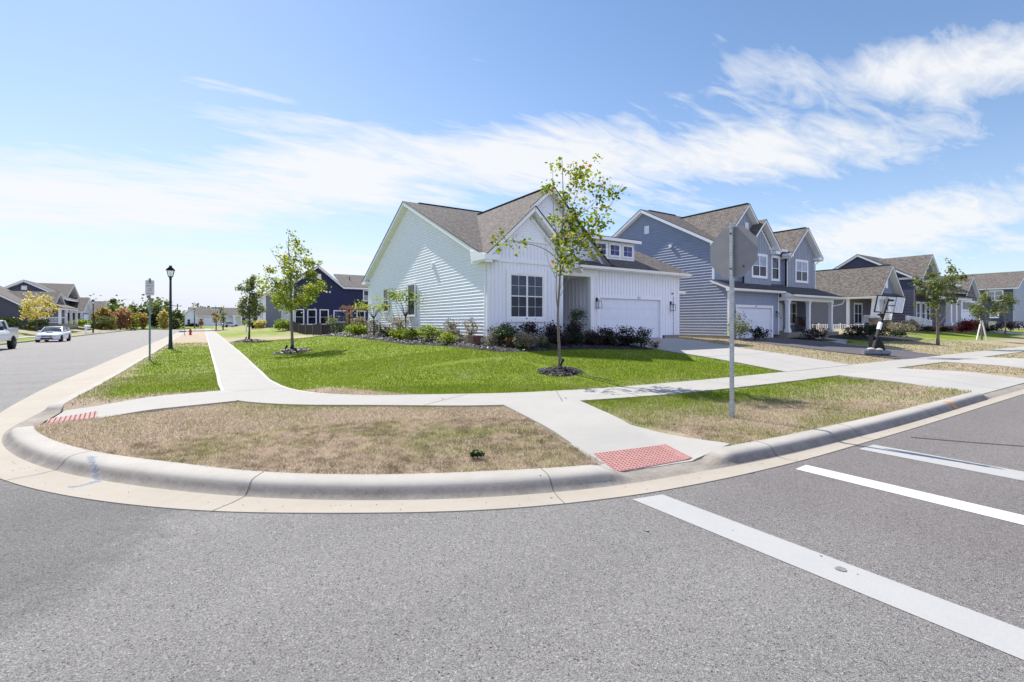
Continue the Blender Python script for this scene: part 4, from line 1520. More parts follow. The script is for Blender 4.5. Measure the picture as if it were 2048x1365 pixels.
def blades():
    r = np.random.default_rng(11)
    sy_, cy_ = math.sin(R(YAW)), math.cos(R(YAW))
    allV, allF, allv, alld = [], [], [], []
    base = 0
    zones = [(3, 8.5, 5200, .0032), (8.5, 12.5, 2300, .0042), (12.5, 19, 620, .0085), (19, 30, 170, .015), (30, 48, 50, .026)]
    for d0, d1, dens, wd in zones:
        # sample in polar camera coordinates
        ang = 1.02
        area = ang * 2 / 2 * (d1 ** 2 - d0 ** 2)
        n = int(area * dens)
        th = r.uniform(-ang, ang, n)
        rr = np.sqrt(r.uniform(d0 ** 2, d1 ** 2, n))
        x = rr * np.sin(th + R(YAW)); y = rr * np.cos(th + R(YAW))
        k = turf_mask(x, y, .05) & (x > -2.4) & (y > 3.6)
        x, y = x[k], y[k]
        m = len(x)
        dd = dead(x, y)
        isd = r.random(m) < dd
        z = terrain(x, y) - 0.012
        tall = fbm(x, y, .5)
        h = np.where(isd, r.uniform(.018, .045, m), r.uniform(.035, .062, m)) * (0.75 + .6 * tall)
        lean = np.where(isd, r.uniform(.3, 1.6, m), r.uniform(.05, .7, m))
        a = r.uniform(0, 2 * PI, m); b = r.uniform(0, 2 * PI, m)
        w_ = wd * r.uniform(.6, 1.4, m)
        bx, by = np.cos(a) * w_, np.sin(a) * w_
        tx, ty = np.cos(b) * lean * h, np.sin(b) * lean * h
        V = np.stack([np.stack([x - bx, y - by, z], 1), np.stack([x + bx, y + by, z], 1), np.stack([x + tx, y + ty, z + h], 1)], 1).reshape(-1, 3)
        allV.append(V)
        allF.append(np.arange(3 * m).reshape(m, 3) + base); base += 3 * m
        allv.append(np.repeat(np.clip(.70 * r.random(m) + .45 * (fbm(x + 9, y, 1.1)) + .9 * (vnoise(x, y + 40, .11) - .5) * (d0 < 8) - .05, 0, 1), 3))
        alld.append(np.repeat(np.clip(np.where(isd, .75 + .4 * r.random(m), .12 * r.random(m) + .25 * dd), 0, 1), 3))
    V = np.concatenate(allV); F = np.concatenate(allF)
    print('blades', len(F))
    o = npmesh('grass', V, F, M['blade'], attrs={'v': np.concatenate(allv), 'dead': np.concatenate(alld)})
    tag(o, 'short mown grass covering the lawns and verges, green in places and dried to straw', 'grass', kind='stuff')


blades()
# ---------------------------------------------------------------- building kit
# a wall is (axis, c, side): axis 'y' = a plane y=c whose length runs along x; axis 'x' = a plane x=c whose length runs along y
# side = -1 when it faces towards smaller y (or x), +1 otherwise


def WP(axis, c, side, a, out, z):
    return (a, c + side * out, z) if axis == 'y' else (c + side * out, a, z)


def zspan(top, z, a0, a1):
    """a-extent of the wall at height z; top is a list of (a, z)"""
    pts = []
    for (p, q) in zip(top, top[1:]):
        if (p[1] - z) * (q[1] - z) <= 0 and p[1] != q[1]:
            pts.append(p[0] + (q[0] - p[0]) * (z - p[1]) / (q[1] - p[1]))
    lo, hi = a0, a1
    if top[0][1] < z and pts: lo = min(pts)
    if top[-1][1] < z and pts: hi = max(pts)
    if top[0][1] < z and top[-1][1] < z and not pts: return None
    return lo, hi


def ztop(top, a):
    return float(np.interp(a, [p[0] for p in top], [p[1] for p in top]))


def lap_wall(name, axis, c, side, a0, a1, z0, top, m, parent, pitch=0.135, d=0.016, back=0.15):
    """horizontal dutch-lap boards: flat face with a concave shoulder above it"""
    mb = MB()
    if isinstance(top, (int, float)): top = [(a0, top), (a1, top)]
    zm = max(p[1] for p in top)
    d = pitch * 0.122
    n = int(math.ceil((zm - z0) / pitch))
    for k in range(n):
        za, zb, zc = z0 + k * pitch, z0 + (k + 0.08) * pitch, z0 + (k + 1) * pitch
        rows = [(za, 0.0), (za + 1e-4, d), (zb, d * 0.95), (za + .30 * pitch, d * 0.30), (zc, 0.0)]
        prev = None
        for z, o in rows:
            s = zspan(top, z, a0, a1)
            if s is None or s[1] - s[0] < 0.02:
                if prev is not None:
                    zz = min(z, zm)
                    mid = (prev[0][0] + prev[0][1]) / 2
                    mb.quad(WP(axis, c, side, prev[0][0], prev[1], prev[2]), WP(axis, c, side, prev[0][1], prev[1], prev[2]), WP(axis, c, side, mid, o, zz))
                prev = None
                break
            if prev is not None:
                mb.quad(WP(axis, c, side, prev[0][0], prev[1], prev[2]), WP(axis, c, side, prev[0][1], prev[1], prev[2]),
                        WP(axis, c, side, s[1], o, z), WP(axis, c, side, s[0], o, z))
            prev = (s, o, z)
    # sheathing behind so the wall has thickness
    solid(mb, axis, c, side, a0, a1, z0, top, -back, -0.002)
    return mb.build(name, m, parent, smooth=False)


def solid(mb, axis, c, side, a0, a1, z0, top, o0, o1):
    pts = [(a0, z0), (a1, z0)] + [(min(max(a, a0), a1), z) for a, z in top[::-1]]
    i = len(mb.v); n = len(pts)
    mb.v += [WP(axis, c, side, a, o0, z) for a, z in pts] + [WP(axis, c, side, a, o1, z) for a, z in pts]
    mb.f.append(tuple(range(i, i + n))); mb.f.append(tuple(range(i + n, i + 2 * n)))
    for k in range(n):
        mb.f.append((i + k, i + (k + 1) % n, i + n + (k + 1) % n, i + n + k))


def batten_wall(name, axis, c, side, a0, a1, z0, top, m, parent, pitch=0.20, bw=0.05, bd=0.028, back=0.15):
    mb = MB()
    if isinstance(top, (int, float)): top = [(a0, top), (a1, top)]
    solid(mb, axis, c, side, a0, a1, z0, top, -back, 0.0)
    n = max(1, int(round((a1 - a0) / pitch)))
    for k in range(n + 1):
        a = a0 + (a1 - a0) * k / n
        l, r = max(a - bw / 2, a0), min(a + bw / 2, a1)
        zl, zr = ztop(top, l), ztop(top, r)
        if max(zl, zr) - z0 < 0.05: continue
        p = [WP(axis, c, side, l, .002, z0), WP(axis, c, side, r, .002, z0), WP(axis, c, side, r, bd, z0), WP(axis, c, side, l, bd, z0),
             WP(axis, c, side, l, .002, zl), WP(axis, c, side, r, .002, zr), WP(axis, c, side, r, bd, zr), WP(axis, c, side, l, bd, zl)]
        mb.hexa(p)
    return mb.build(name, m, parent)


def wbox(mb, axis, c, side, a0, a1, o0, o1, z0, z1):
    p, q = WP(axis, c, side, a0, o0, z0), WP(axis, c, side, a1, o1, z1)
    mb.box(p[0], q[0], p[1], q[1], p[2], q[2])


def window(parent, axis, c, side, a0, a1, z0, z1, trim=0.10, n=1, hung=True, munt=None, glass='glass', top_glass=None, trim_m='white_trim', name='window', d=0.055):
    """n sashes side by side; munt=(cols, rows) of glazing bars in each light"""
    fr = MB()
    wbox(fr, axis, c, side, a0 - trim, a0, 0.004, d, z0 - trim, z1 + trim)
    wbox(fr, axis, c, side, a1, a1 + trim, 0.004, d, z0 - trim, z1 + trim)
    wbox(fr, axis, c, side, a0, a1, 0.004, d, z1, z1 + trim)
    wbox(fr, axis, c, side, a0, a1, 0.004, d, z0 - trim, z0)
    w_ = (a1 - a0) / n
    s = 0.045 if a1 - a0 > .6 else 0.03
    for k in range(n):
        l, r = a0 + w_ * k, a0 + w_ * (k + 1)
        l2, r2 = l + s, r - s
        wbox(fr, axis, c, side, l, l2, 0.02, 0.040, z0, z1); wbox(fr, axis, c, side, r2, r, 0.02, 0.040, z0, z1)
        wbox(fr, axis, c, side, l2, r2, 0.02, 0.040, z0, z0 + s); wbox(fr, axis, c, side, l2, r2, 0.02, 0.040, z1 - s, z1)
        zm = (z0 + z1) / 2
        if hung: wbox(fr, axis, c, side, l2, r2, 0.018, 0.038, zm - .022, zm + .022)
        if munt:
            cols, rows = munt
            for i in range(1, cols):
                a = l2 + (r2 - l2) * i / cols
                wbox(fr, axis, c, side, a - .006, a + .006, 0.014, 0.027, z0 + s, z1 - s)
            for (za, zb) in (((z0 + s, zm - .022), (zm + .022, z1 - s)) if hung else ((z0 + s, z1 - s),)):
                for j in range(1, rows):
                    z = za + (zb - za) * j / rows
                    wbox(fr, axis, c, side, l2, r2, 0.015, 0.026, z - .006, z + .006)
    f = fr.build(name, M[trim_m], parent)
    zm = (z0 + z1) / 2
    if hung:
        g = MB(); wbox(g, axis, c, side, a0, a1, 0.005, 0.012, z0, zm - .002); g.build('pane', M[glass], f)
        g = MB(); wbox(g, axis, c, side, a0, a1, 0.005, 0.0125, zm + .002, z1); g.build('pane', M[top_glass or glass], f)
    else:
        g = MB(); wbox(g, axis, c, side, a0, a1, 0.005, 0.012, z0, z1); g.build('pane', M[glass], f)
    return f


def slope(name, pts, m, parent, th=0.025, u=None):
    """shingled roof plane through pts (ordered, first edge = eave), with UVs; th = thickness"""
    P = [Vector(p) for p in pts]
    n = (P[1] - P[0]).cross(P[-1] - P[0]).normalized()
    if n.z < 0: n = -n
    e = (P[1] - P[0]).normalized()
    s = n.cross(e)
    if s.z < 0: s = -s
    mb = MB()
    up = [p + n * th for p in P]
    uvs = [((p - P[0]).dot(e), (p - P[0]).dot(s)) for p in P]
    mb.quad(*up, uv=uvs)
    mb.quad(*P[::-1], uv=uvs[::-1])
    k = len(P)
    for i in range(k):
        j = (i + 1) % k
        mb.quad(P[i], P[j], up[j], up[i], uv=[(0, 0), (.2, 0), (.2, .02), (0, .02)])
    return mb.build(name, M[m], parent)


def soffit(mb, pts, drop=0.02, th=0.15):
    """white box under a roof plane"""
    P = [Vector(p) for p in pts]
    n = (P[1] - P[0]).cross(P[-1] - P[0]).normalized()
    if n.z < 0: n = -n
    a = [p - n * drop for p in P]; b = [p - n * drop - Vector((0, 0, th)) for p in P]
    mb.quad(*a); mb.quad(*b[::-1])
    k = len(P)
    for i in range(k):
        j = (i + 1) % k
        mb.quad(a[i], b[i], b[j], a[j])


def gable_y(parent, xl, xr, zl, zr, xa, za, y0, y1, m='shingle', trim='white_trim', rl=None, rr=None, fascia=0.16, sides='LR', soff=True):
    """roof whose ridge runs along y; eave left (xl,zl), right (xr,zr), ridge (xa,za); y0 front overhang edge, y1 back.
    rl/rr: optional back y of the eave on each side (valleys)"""
    rl = y1 if rl is None else rl; rr = y1 if rr is None else rr
    sf = MB()
    if 'L' in sides:
        p = [(xl, rl, zl), (xl, y0, zl), (xa, y0, za), (xa, y1, za)]
        slope('roof', p, m, parent)
        soffit(sf, [(x + 0.01 if x == xl else x, min(max(y, y0 + .012), y1), z) for x, y, z in p], th=fascia)
    if 'R' in sides:
        p = [(xr, y0, zr), (xr, rr, zr), (xa, y1, za), (xa, y0, za)]
        slope('roof', p, m, parent)
        soffit(sf, [(x - 0.01 if x == xr else x, min(max(y, y0 + .012), y1), z) for x, y, z in p], th=fascia)
    sf.build('fascia', M[trim], parent)


def gable_x(parent, yf, yb, zf, zb, ya, za, x0, x1, m='shingle', trim='white_trim', fascia=0.16, sides='FB', fx0=None, fx1=None):
    """ridge along x"""
    sf = MB()
    if 'F' in sides:
        p = [(x0, yf, zf), (x1, yf, zf), (x1, ya, za), (x0, ya, za)]
        slope('roof', p, m, parent)
        soffit(sf, [(min(max(x, x0 + .012), x1 - .012), y + (.01 if y == yf else 0), z) for x, y, z in p], th=fascia)
    if 'B' in sides:
        p = [(x1, yb, zb), (x0, yb, zb), (x0, ya, za), (x1, ya, za)]
        slope('roof', p, m, parent)
        soffit(sf, [(min(max(x, x0 + .012), x1 - .012), y - (.01 if y == yb else 0), z) for x, y, z in p], th=fascia)
    sf.build('fascia', M[trim], parent)


def garage_door(parent, axis, c, side, a0, a1, z0, z1, trim=0.14, inset=0.10, m='door_white'):
    """sectional door in a recess (the wall should leave the opening); returns the door"""
    d = MB()
    n = 4
    h = (z1 - z0) / n
    for k in range(n):
        wbox(d, axis, c, side, a0, a1, -inset - .04, -inset, z0 + h * k + .004, z0 + h * (k + 1) - .004)
        npn = max(2, int((a1 - a0) / .62))
        pw = (a1 - a0) / npn
        for i in range(npn):
            wbox(d, axis, c, side, a0 + pw * i + .07, a0 + pw * (i + 1) - .07, -inset, -inset + .007, z0 + h * k + .10, z0 + h * (k + 1) - .10)
    wbox(d, axis, c, side, a0, a1, -inset - .05, -inset - .041, z0, z1)
    do = d.build('garage_door', M[m], parent)
    s = MB(); wbox(s, axis, c, side, a0, a1, -inset - .03, -inset + .01, z0 - .025, z0 + .004); s.build('weather_seal', M['rubber'], do)
    t = MB()
    wbox(t, axis, c, side, a0 - trim, a0, -inset, .03, z0 - .02, z1 + trim)
    wbox(t, axis, c, side, a1, a1 + trim, -inset, .03, z0 - .02, z1 + trim)
    wbox(t, axis, c, side, a0, a1, -inset, .03, z1, z1 + trim)
    t.build('door_trim', M['white_trim'], parent)
    return do


def number_plate(parent, txt, x, y, z, h=0.11, m='sign_black', rot=(R(90), 0, 0), name='house_number'):
    cu = bpy.data.curves.new('txt', 'FONT')
    cu.body = txt; cu.size = h * 1.4; cu.extrude = 0.004; cu.align_x = 'CENTER'; cu.align_y = 'CENTER'
    tmp = bpy.data.objects.new('tmp', cu)
    C.objects.link(tmp)
    dg = bpy.context.evaluated_depsgraph_get()
    me = bpy.data.meshes.new_from_object(tmp.evaluated_get(dg))
    bpy.data.objects.remove(tmp); bpy.data.curves.remove(cu)
    me.name = name
    me.transform(Matrix.Rotation(rot[2], 4, 'Z') @ Matrix.Rotation(rot[0], 4, 'X'))
    me.materials.clear(); me.materials.append(M[m])
    o = bpy.data.objects.new(name, me)
    C.objects.link(o)
    o.parent = parent
    o.location = Vector((x, y, z)) - rootloc(parent)
    o['kind'] = 'stuff'
    return o


def lantern(label, x, y, z, grp, s=1.0):
    """open black box lantern hung from a wall bracket, wall plane at y, light in front (towards -y)"""
    t = thing('wall_lantern', label, 'wall light', (x, y, z), 0, grp)
    b = MB(); b.box(x - .055 * s, x + .055 * s, y - .035, y, z + .12 * s, z + .30 * s); b.bar((x, y - .03, z + .24 * s), (x, y - .17 * s, z + .22 * s), .02 * s)
    b.build('bracket', M['black_metal'], t)
    f = MB(); cy = y - .17 * s; wt, wb = .085 * s, .11 * s
    zt, zb = z + .12 * s, z - .22 * s
    f.box(x - .10 * s, x + .10 * s, cy - .10 * s, cy + .10 * s, zt, zt + .018)
    f.bar((x, cy, zt), (x, cy, zt + .12 * s), .02 * s)
    for sx in (-1, 1):
        for sy in (-1, 1):
            f.bar((x + sx * wt, cy + sy * wt, zt), (x + sx * wb, cy + sy * wb, zb), .016 * s)
        f.bar((x + sx * wb, cy - wb, zb), (x + sx * wb, cy + wb, zb), .016 * s)
        f.bar((x - wb, cy + sx * wb, zb), (x + wb, cy + sx * wb, zb), .016 * s)
    f.build('cage', M['black_metal'], t)
    g = MB(); g.lathe((x, cy, zb), [(.03 * s, .02), (.035 * s, .12 * s), (.02 * s, .2 * s)], 10); g.build('bulb', M['bulb'], t)
    return t


def downspout(parent, pts, m='white_trim', w_=.06):
    mb = MB()
    for a, b in zip(pts, pts[1:]):
        mb.bar(a, b, w_, w_ * .8, up=(0, 1, 0.01))
    return mb.build('downspout', M[m], parent)


def corner_trim(mb, x, y, z0, z1, sx, sy, w_=.10, t=.024):
    """two boards round an outside corner; sx, sy = outward signs of the two walls"""
    mb.box(x + sx * t, x - sx * w_, y, y + sy * t, z0, z1)
    mb.box(x, x + sx * t, y + sy * t * 0, y - sy * w_, z0, z1)


def rocking_chair(label, x, y, z, rz, m, grp):
    t = thing('rocking_chair', label, 'rocking chair', (x, y, z), rz, grp)
    mm = M[m]
    s = MB(); s.hexa([(-.26, -.24, .40), (.26, -.24, .40), (.24, .24, .37), (-.24, .24, .37), (-.26, -.24, .43), (.26, -.24, .43), (.24, .24, .40), (-.24, .24, .40)]); s.build('seat', mm, t, local=True)
    b = MB()
    for k in range(6):
        xx = -.2 + .08 * k
        b.bar((xx, .24, .44), (xx * .95, .44, 1.10), .05, .015, up=(0, 1, 0))
    b.bar((-.24, .43, 1.08), (.24, .43, 1.08), .02, .09); b.bar((-.24, .26, .50), (.24, .26, .50), .02, .05)
    b.build('backrest', mm, t, local=True)
    for sx in (-1, 1):
        r = MB(); r.tube([(sx * .27, -.42, .09), (sx * .27, -.2, .03), (sx * .27, .05, .015), (sx * .27, .3, .04), (sx * .27, .55, .14)], .02, 6); r.build('rocker', mm, t, local=True)
        a = MB(); a.bar((sx * .29, -.28, .63), (sx * .29, .30, .62), .07, .022); a.build('armrest', mm, t, local=True)
        for (ya, yb, zt) in ((-.24, -.26, .63), (.20, .34, .95)):
            l = MB(); l.bar((sx * .27, ya, .03), (sx * .27, yb, zt), .035); l.build('leg', mm, t, local=True)
    return t
# ================================================================ white corner house
def corner_house():
    h = thing('house', 'white single-storey corner house with vertical board front, twin gables and a white two-car garage door', 'house', (10.28, 17.8, 0.95))
    X0, X1, YF, YB = 10.28, 22.95, 17.8, 35.3
    ya, za = 27.15, 8.80            # main ridge (wall apex)
    ez = 4.62                        # eave soffit height
    k = (za - ez) / (ya - YF)
    # gable side wall facing the street that runs away
    side_top = [(YF, ez), (ya, za), (YB, ez + .25)]
    lap_wall('wall', 'x', X0, -1, YF + .02, YB, 1.27, side_top, M['white_vinyl'], h, pitch=0.150, d=0.032)
    f = MB(); f.box(X0 - .004, X0 + .15, YF - .0, YB, .4, 1.268); f.box(X0, 14.4, YF - .002, YF + .2, .4, 1.10)
    f.box(21.74, X1, YF + .012, YF + .2, .6, 1.13); f.build('foundation', M['found'], h)
    # front room
    gx0, gx1 = X0, 14.32
    ax = 12.53; az = 6.92
    ks = .93
    front_top = [(gx0, az - ks * (ax - gx0) - .0), (ax, az - .0), (gx1, az - ks * (gx1 - ax))]
    band = 4.50
    batten_wall('wall', 'y', YF, -1, gx0, gx1, 1.10, band, M['white_vinyl'], h, pitch=.19)
    batten_wall('gable_wall', 'y', YF + .01, -1, gx0, gx1, band + .17, [(a, max(z - .12, band + .2)) for a, z in front_top], M['white_vinyl'], h, pitch=.19, back=.14)
    tr = MB()
    tr.box(gx0 - .02, gx1 + .02, YF - .045, YF + .05, band, band + .17)
    corner_trim(tr, X0, YF, 1.10, band, -1, -1, .10)
    tr.box(gx1 - .02, gx1 + .10, YF - .030, YF + .14, 1.1, band)
    tr.box(X0 - .024, X0 + .02, YB - .10, YB + .02, 1.27, ez + .2)
    tr.build('corner_trim', M['white_trim'], h)
    # horizontal lap fill in the small gable head
    hd = [(ax - .75, az - ks * .75 - .42), (ax, az - .42), (ax + .75, az - ks * .75 - .42)]
    lap_wall('gable_wall', 'y', YF - .022, -1, ax - .75, ax + .75, az - ks * .75 - .62, hd, M['white_vinyl'], h, pitch=.12, d=.014, back=.01)
    t = MB(); t.box(ax - .95, ax + .95, YF - .05, YF, az - ks * .75 - .74, az - ks * .75 - .625)
    for sx in (-1, 1):
        t.bar((ax + sx * .0, YF - .03, az - .33), (ax + sx * 2.35, YF - .03, az - .33 - ks * 2.35), .05, .13, up=(0, 0, 1))
    t.build('gable_trim', M['white_trim'], h)
    wf = window(h, 'y', YF - .018, -1, 11.42, 13.22, 2.06, 3.98, trim=.20, n=2, munt=(2, 2), glass='glass', top_glass='glass_blind', d=.06)
    # inner faces of the room and the porch recess
    lap_wall('wall', 'x', gx1, 1, YF + .02, 22.5, 1.1, 4.4, M['white_vinyl'], h)
    batten_wall('porch_wall', 'x', 16.45, -1, YF + .16, 22.4, 1.25, 4.1, M['white_vinyl'], h, pitch=.30)
    batten_wall('porch_wall', 'y', 22.4, -1, gx1, 16.5, 1.25, 4.1, M['white_vinyl'], h, pitch=.2)
    mb = MB(); mb.box(14.9, 15.85, 22.30, 22.37, 1.27, 3.35); dr = mb.build('front_door', M['slate'], h)
    mb = MB(); mb.box(14.8, 14.9, 22.30, 22.38, 1.25, 3.45); mb.box(15.85, 15.95, 22.30, 22.38, 1.25, 3.45); mb.box(14.8, 15.95, 22.30, 22.38, 3.35, 3.45); mb.build('frame', M['white_trim'], dr)
    mb = MB(); mb.tube([(15.0, 22.27, 2.2), (15.1, 22.27, 2.2)], .02, 6); mb.build('handle', M['black_metal'], dr)
    mb = MB(); mb.box(gx1 + .01, 16.44, YF - .25, 22.38, .7, 1.24); mb.build('porch_floor', M['found'], h)
    mb = MB(); mb.box(gx1 + .1, 16.44, YF - .65, YF - .26, .6, 1.05); mb.build('step', M['found'], h)
    mb = MB(); mb.box(gx1 - .01, 16.6, YF - .03, 22.38, 4.10, 4.16); mb.build('porch_ceiling', M['cream_trim'], h)
    mb = MB()
    mb.box(gx1 + .01, 16.62, YF - .034, YF + .18, 4.16, 4.62)
    mb.box(16.18, 16.44, YF - .03, YF + .16, 1.24, 4.10); mb.box(16.13, 16.49, YF - .05, YF + .17, 4.02, 4.14)
    mb.build('porch_post', M['white_trim'], h)
    # garage front with an opening
    da, db, dz0, dz1 = 16.80, 21.36, .98, 3.08
    for (a, b, z0, z1) in ((16.46, da - .002, 1.05, 4.5), (db + .002, X1, 1.13, 4.5), (da - .002, db + .002, dz1 + .002, 4.5)):
        batten_wall('garage_wall', 'y', YF, -1, a, b, z0, z1, M['white_vinyl'], h, pitch=.215)
    garage_door(h, 'y', YF, -1, da, db, dz0, dz1)
    tr = MB()
    corner_trim(tr, X1, YF, 1.13, 4.5, 1, -1, .12)
    tr.box(16.46, X1, YF - .03, YF + .02, 4.5, 4.62)
    tr.build('corner_trim', M['white_trim'], h)
    lap_wall('wall', 'x', X1, 1, YF + .02, YB, 1.1, [(YF, ez), (ya, za), (YB, ez + .25)], M['white_vinyl'], h, pitch=.15)
    number_plate(h, '311', 19.62, YF - .045, 3.155, .12, 'alu')
    # set-back wing beyond the garage
    lap_wall('wing_wall', 'y', YF + .75, -1, X1 + .02, 23.75, 1.0, 3.62, M['white_vinyl'], h)
    lap_wall('wing_wall', 'x', 23.75, 1, YF + .77, 30, 1.0, 3.62, M['white_vinyl'], h)
    slope('roof', [(X1 + .03, YF + .4, 3.70), (24.05, YF + .4, 3.70), (24.05, YF + 1.8, 4.25), (X1 + .03, YF + 1.8, 4.25)], 'shingle', h)
    mb = MB(); mb.box(X1 + .03, 24.06, YF + .38, YF + .52, 3.56, 3.70); mb.box(X1 + .03, 24.05, YF + .52, YF + .77, 3.56, 3.62); mb.box(23.9, 24.04, YF + .52, YF + 1.6, 3.56, 3.70)
    mb.build('fascia', M['white_trim'], h)
    # main roof, front slope only right of the cross gables, whole back slope
    ov = .36
    fx0, fx1 = X0 - ov, X1 + .42
    yfe, zfe = YF - .45, ez + .02 - k * .45 + .16
    ridge_z = zfe + k * (ya - yfe)
    ybe = YB + .5
    zbe = ridge_z - (za - ez - .25) / (YB - ya) * (ybe - ya)
    sf = MB()
    def on_front(y): return zfe + k * (y - yfe)
    # tall gable behind the small one
    bx, bz, by = 14.20, 8.42, YF + .85
    bl = (bz - zfe - .05) / (bx - (X0 - ov)); br = 1.06
    yv = yfe + (bz - zfe) / k               # where its ridge meets the main slope
    left_foot = (X0 - ov, zfe)
    rfx = bx + (bz - 4.80) / br
    yr_f = yfe + (4.80 - zfe) / k
    # main front slope in two pieces left / right of the tall gable
    slope('roof', [(X0 - ov, yfe + .02, zfe), (X0 - ov, ya, ridge_z), (bx, ya, ridge_z), (bx, yv, bz)], 'shingle', h)
    slope('roof', [(rfx, yr_f, 4.80), (bx, yv, bz), (bx, ya, ridge_z), (fx1, ya, ridge_z), (fx1, yfe, zfe), (rfx + .02, yfe, zfe)][::-1], 'shingle', h)
    slope('roof', [(fx1, ybe, zbe), (fx0, ybe, zbe), (fx0, ya, ridge_z), (fx1, ya, ridge_z)], 'shingle', h)
    # ridge vents
    rv = MB(); rv.bar((X0 + .6, ya, ridge_z + .035), (bx + 2, ya, ridge_z + .035), .22, .04); rv.bar((bx, by - .2, bz + .035), (bx, yv - .2, bz + .035), .22, .04)
    rv.build('ridge_vent', M['drip'], h)
    # rake boards and soffits of the side gable
    rk = MB()
    for (ye, ze) in ((yfe, zfe), (ybe, zbe)):
        a0, a1 = Vector((X0 - ov + .012, ye, ze)), Vector((X0 - ov + .012, ya, ridge_z))
        w = ov - .02
        soffit(rk, [a0, a0 + Vector((w, 0, 0)), a1 + Vector((w, 0, 0)), a1] if ye < ya else [a0 + Vector((w, 0, 0)), a0, a1, a1 + Vector((w, 0, 0))], .01, .20)
        b0, b1 = Vector((fx1 - .38, ye, ze)), Vector((fx1 - .38, ya, ridge_z))
        w = .368
        soffit(rk, [b0, b0 + Vector((w, 0, 0)), b1 + Vector((w, 0, 0)), b1] if ye < ya else [b0 + Vector((w, 0, 0)), b0, b1, b1 + Vector((w, 0, 0))], .01, .20)
    rk.build('rake_board', M['white_trim'], h)
    dp = MB()
    for (ye, ze) in ((yfe, zfe), (ybe, zbe)):
        dp.bar((X0 - ov - .004, ye, ze + .02), (X0 - ov - .004, ya, ridge_z + .02), .02, .035)
    dp.build('drip_edge', M['drip'], h)
    # eave: soffit, fascia, gutter, along the garage and porch, plus the boxed return at the left corner
    ev = MB()
    ev.box(14.8, fx1 - .01, yfe + .02, YF - .003, zfe - .16, zfe - .13)
    ev.box(14.8, fx1 - .01, yfe + .0, yfe + .03, zfe - .16, zfe - .005)
    ev.hexa([(X0 - ov - .03, yfe - .02, 4.50), (X0 + .35, yfe, 4.50), (X0 + .35, YF + .75, 4.50), (X0 - ov - .03, YF + .75, 4.50), (X0 - ov - .03, yfe - .02, 4.72), (X0 + .35, yfe, 4.72), (X0 + .35, YF + .9, 5.02), (X0 - ov - .03, YF + .9, 5.02)])
    ev.box(X0 - ov, X0, YB - .4, ybe, 4.62, zbe + .0)
    ev.build('fascia', M['white_trim'], h)
    gt = MB()
    def gutter_run(a, b, y, z):
        for (o0, z0, z1) in ((0, 0, .012),):
            gt.box(a, b, y - .11, y, z - .12, z - .108)
            gt.box(a, b, y - .12, y - .108, z - .12, z + .005)
            gt.box(a, a + .01, y - .12, y, z - .12, z); gt.box(b - .01, b, y - .12, y, z - .12, z)
    gutter_run(15.0, fx1, yfe, zfe - .01)
    gt.build('rain_gutter', M['cream_trim'], h)
    downspout(h, [(10.18, YF - .1, 4.5), (10.20, YF + .06, 4.3), (10.20, YF + .10, 1.2)])
    # small gable roof
    y0s = YF - .42
    p0 = (X0 - ov, y0s, az + .12 - ks * (ax - (X0 - ov)))
    lzl = az + .14 - ks * (ax - (X0 - ov)); rx = 15.35; lzr = az + .14 - ks * (rx - ax)
    slope('roof', [(X0 - ov, YF + .45, lzl), (X0 - ov, y0s, lzl), (ax, y0s, az + .14), (ax, by + .6, az + .14)], 'shingle', h)
    slope('roof', [(rx, y0s, lzr), (rx, by + .02, lzr), (ax, by + .02, az + .14), (ax, y0s, az + .14)], 'shingle', h)
    sfm = MB()
    soffit(sfm, [(X0 - ov + .01, by, lzl), (X0 - ov + .01, y0s + .012, lzl), (ax, y0s + .012, az + .14), (ax, by, az + .14)], .01, .20)
    soffit(sfm, [(rx - .01, y0s + .012, lzr), (rx - .01, by, lzr), (ax, by, az + .14), (ax, y0s + .012, az + .14)], .01, .20)
    sfm.build('rake_board', M['white_trim'], h)
    dp = MB(); dp.bar((X0 - ov, y0s - .004, lzl + .02), (ax, y0s - .004, az + .16), .02, .035); dp.bar((ax, y0s - .004, az + .16), (rx, y0s - .004, lzr + .02), .02, .035)
    dp.build('drip_edge', M['drip'], h)
    # tall gable wall and roof
    wl = bx - (bz - 4.7) / br
    top = [(10.6, bz - .15 - br * (bx - 10.6)), (bx, bz - .15), (rfx, bz - .15 - br * (rfx - bx))]
    batten_wall('gable_wall', 'y', by, -1, 11.2, rfx + .1, 4.5, [(11.2, bz - .15 - bl * (bx - 11.2)), (bx, bz - .05), (rfx + .1, 4.66)], M['white_vinyl'], h, pitch=.19)
    hw = .9
    lap_wall('gable_wall', 'y', by - .022, -1, bx - hw, bx + hw, bz - .45 - hw, [(bx - hw, bz - .36 - hw), (bx, bz - .40), (bx + hw, bz - .36 - hw)], M['white_vinyl'], h, pitch=.12, d=.014, back=.01)
    mb = MB(); mb.box(bx - 1.0, bx + 1.0, by - .05, by, bz - .60 - hw, bz - .45 - hw); mb.build('gable_trim', M['white_trim'], h)
    y0b = by - .42
    slope('roof', [(X0 - ov, YF + .55, zfe + .03), (X0 - ov, y0b, zfe + .03), (bx, y0b, bz), (bx, yv + .05, bz)], 'shingle', h)
    slope('roof', [(rfx + .15, y0b, 4.65), (rfx + .15, yr_f, 4.65), (bx, yv + .05, bz), (bx, y0b, bz)], 'shingle', h)
    sfm = MB()
    soffit(sfm, [(11.0, by + .1, bz - bl * (bx - 11.0)), (11.0, y0b + .012, bz - bl * (bx - 11.0)), (bx, y0b + .012, bz), (bx, by + .1, bz)], .01, .20)
    soffit(sfm, [(rfx + .14, y0b + .012, 4.65), (rfx + .14, by + .1, 4.65), (bx, by + .1, bz), (bx, y0b + .012, bz)], .01, .20)
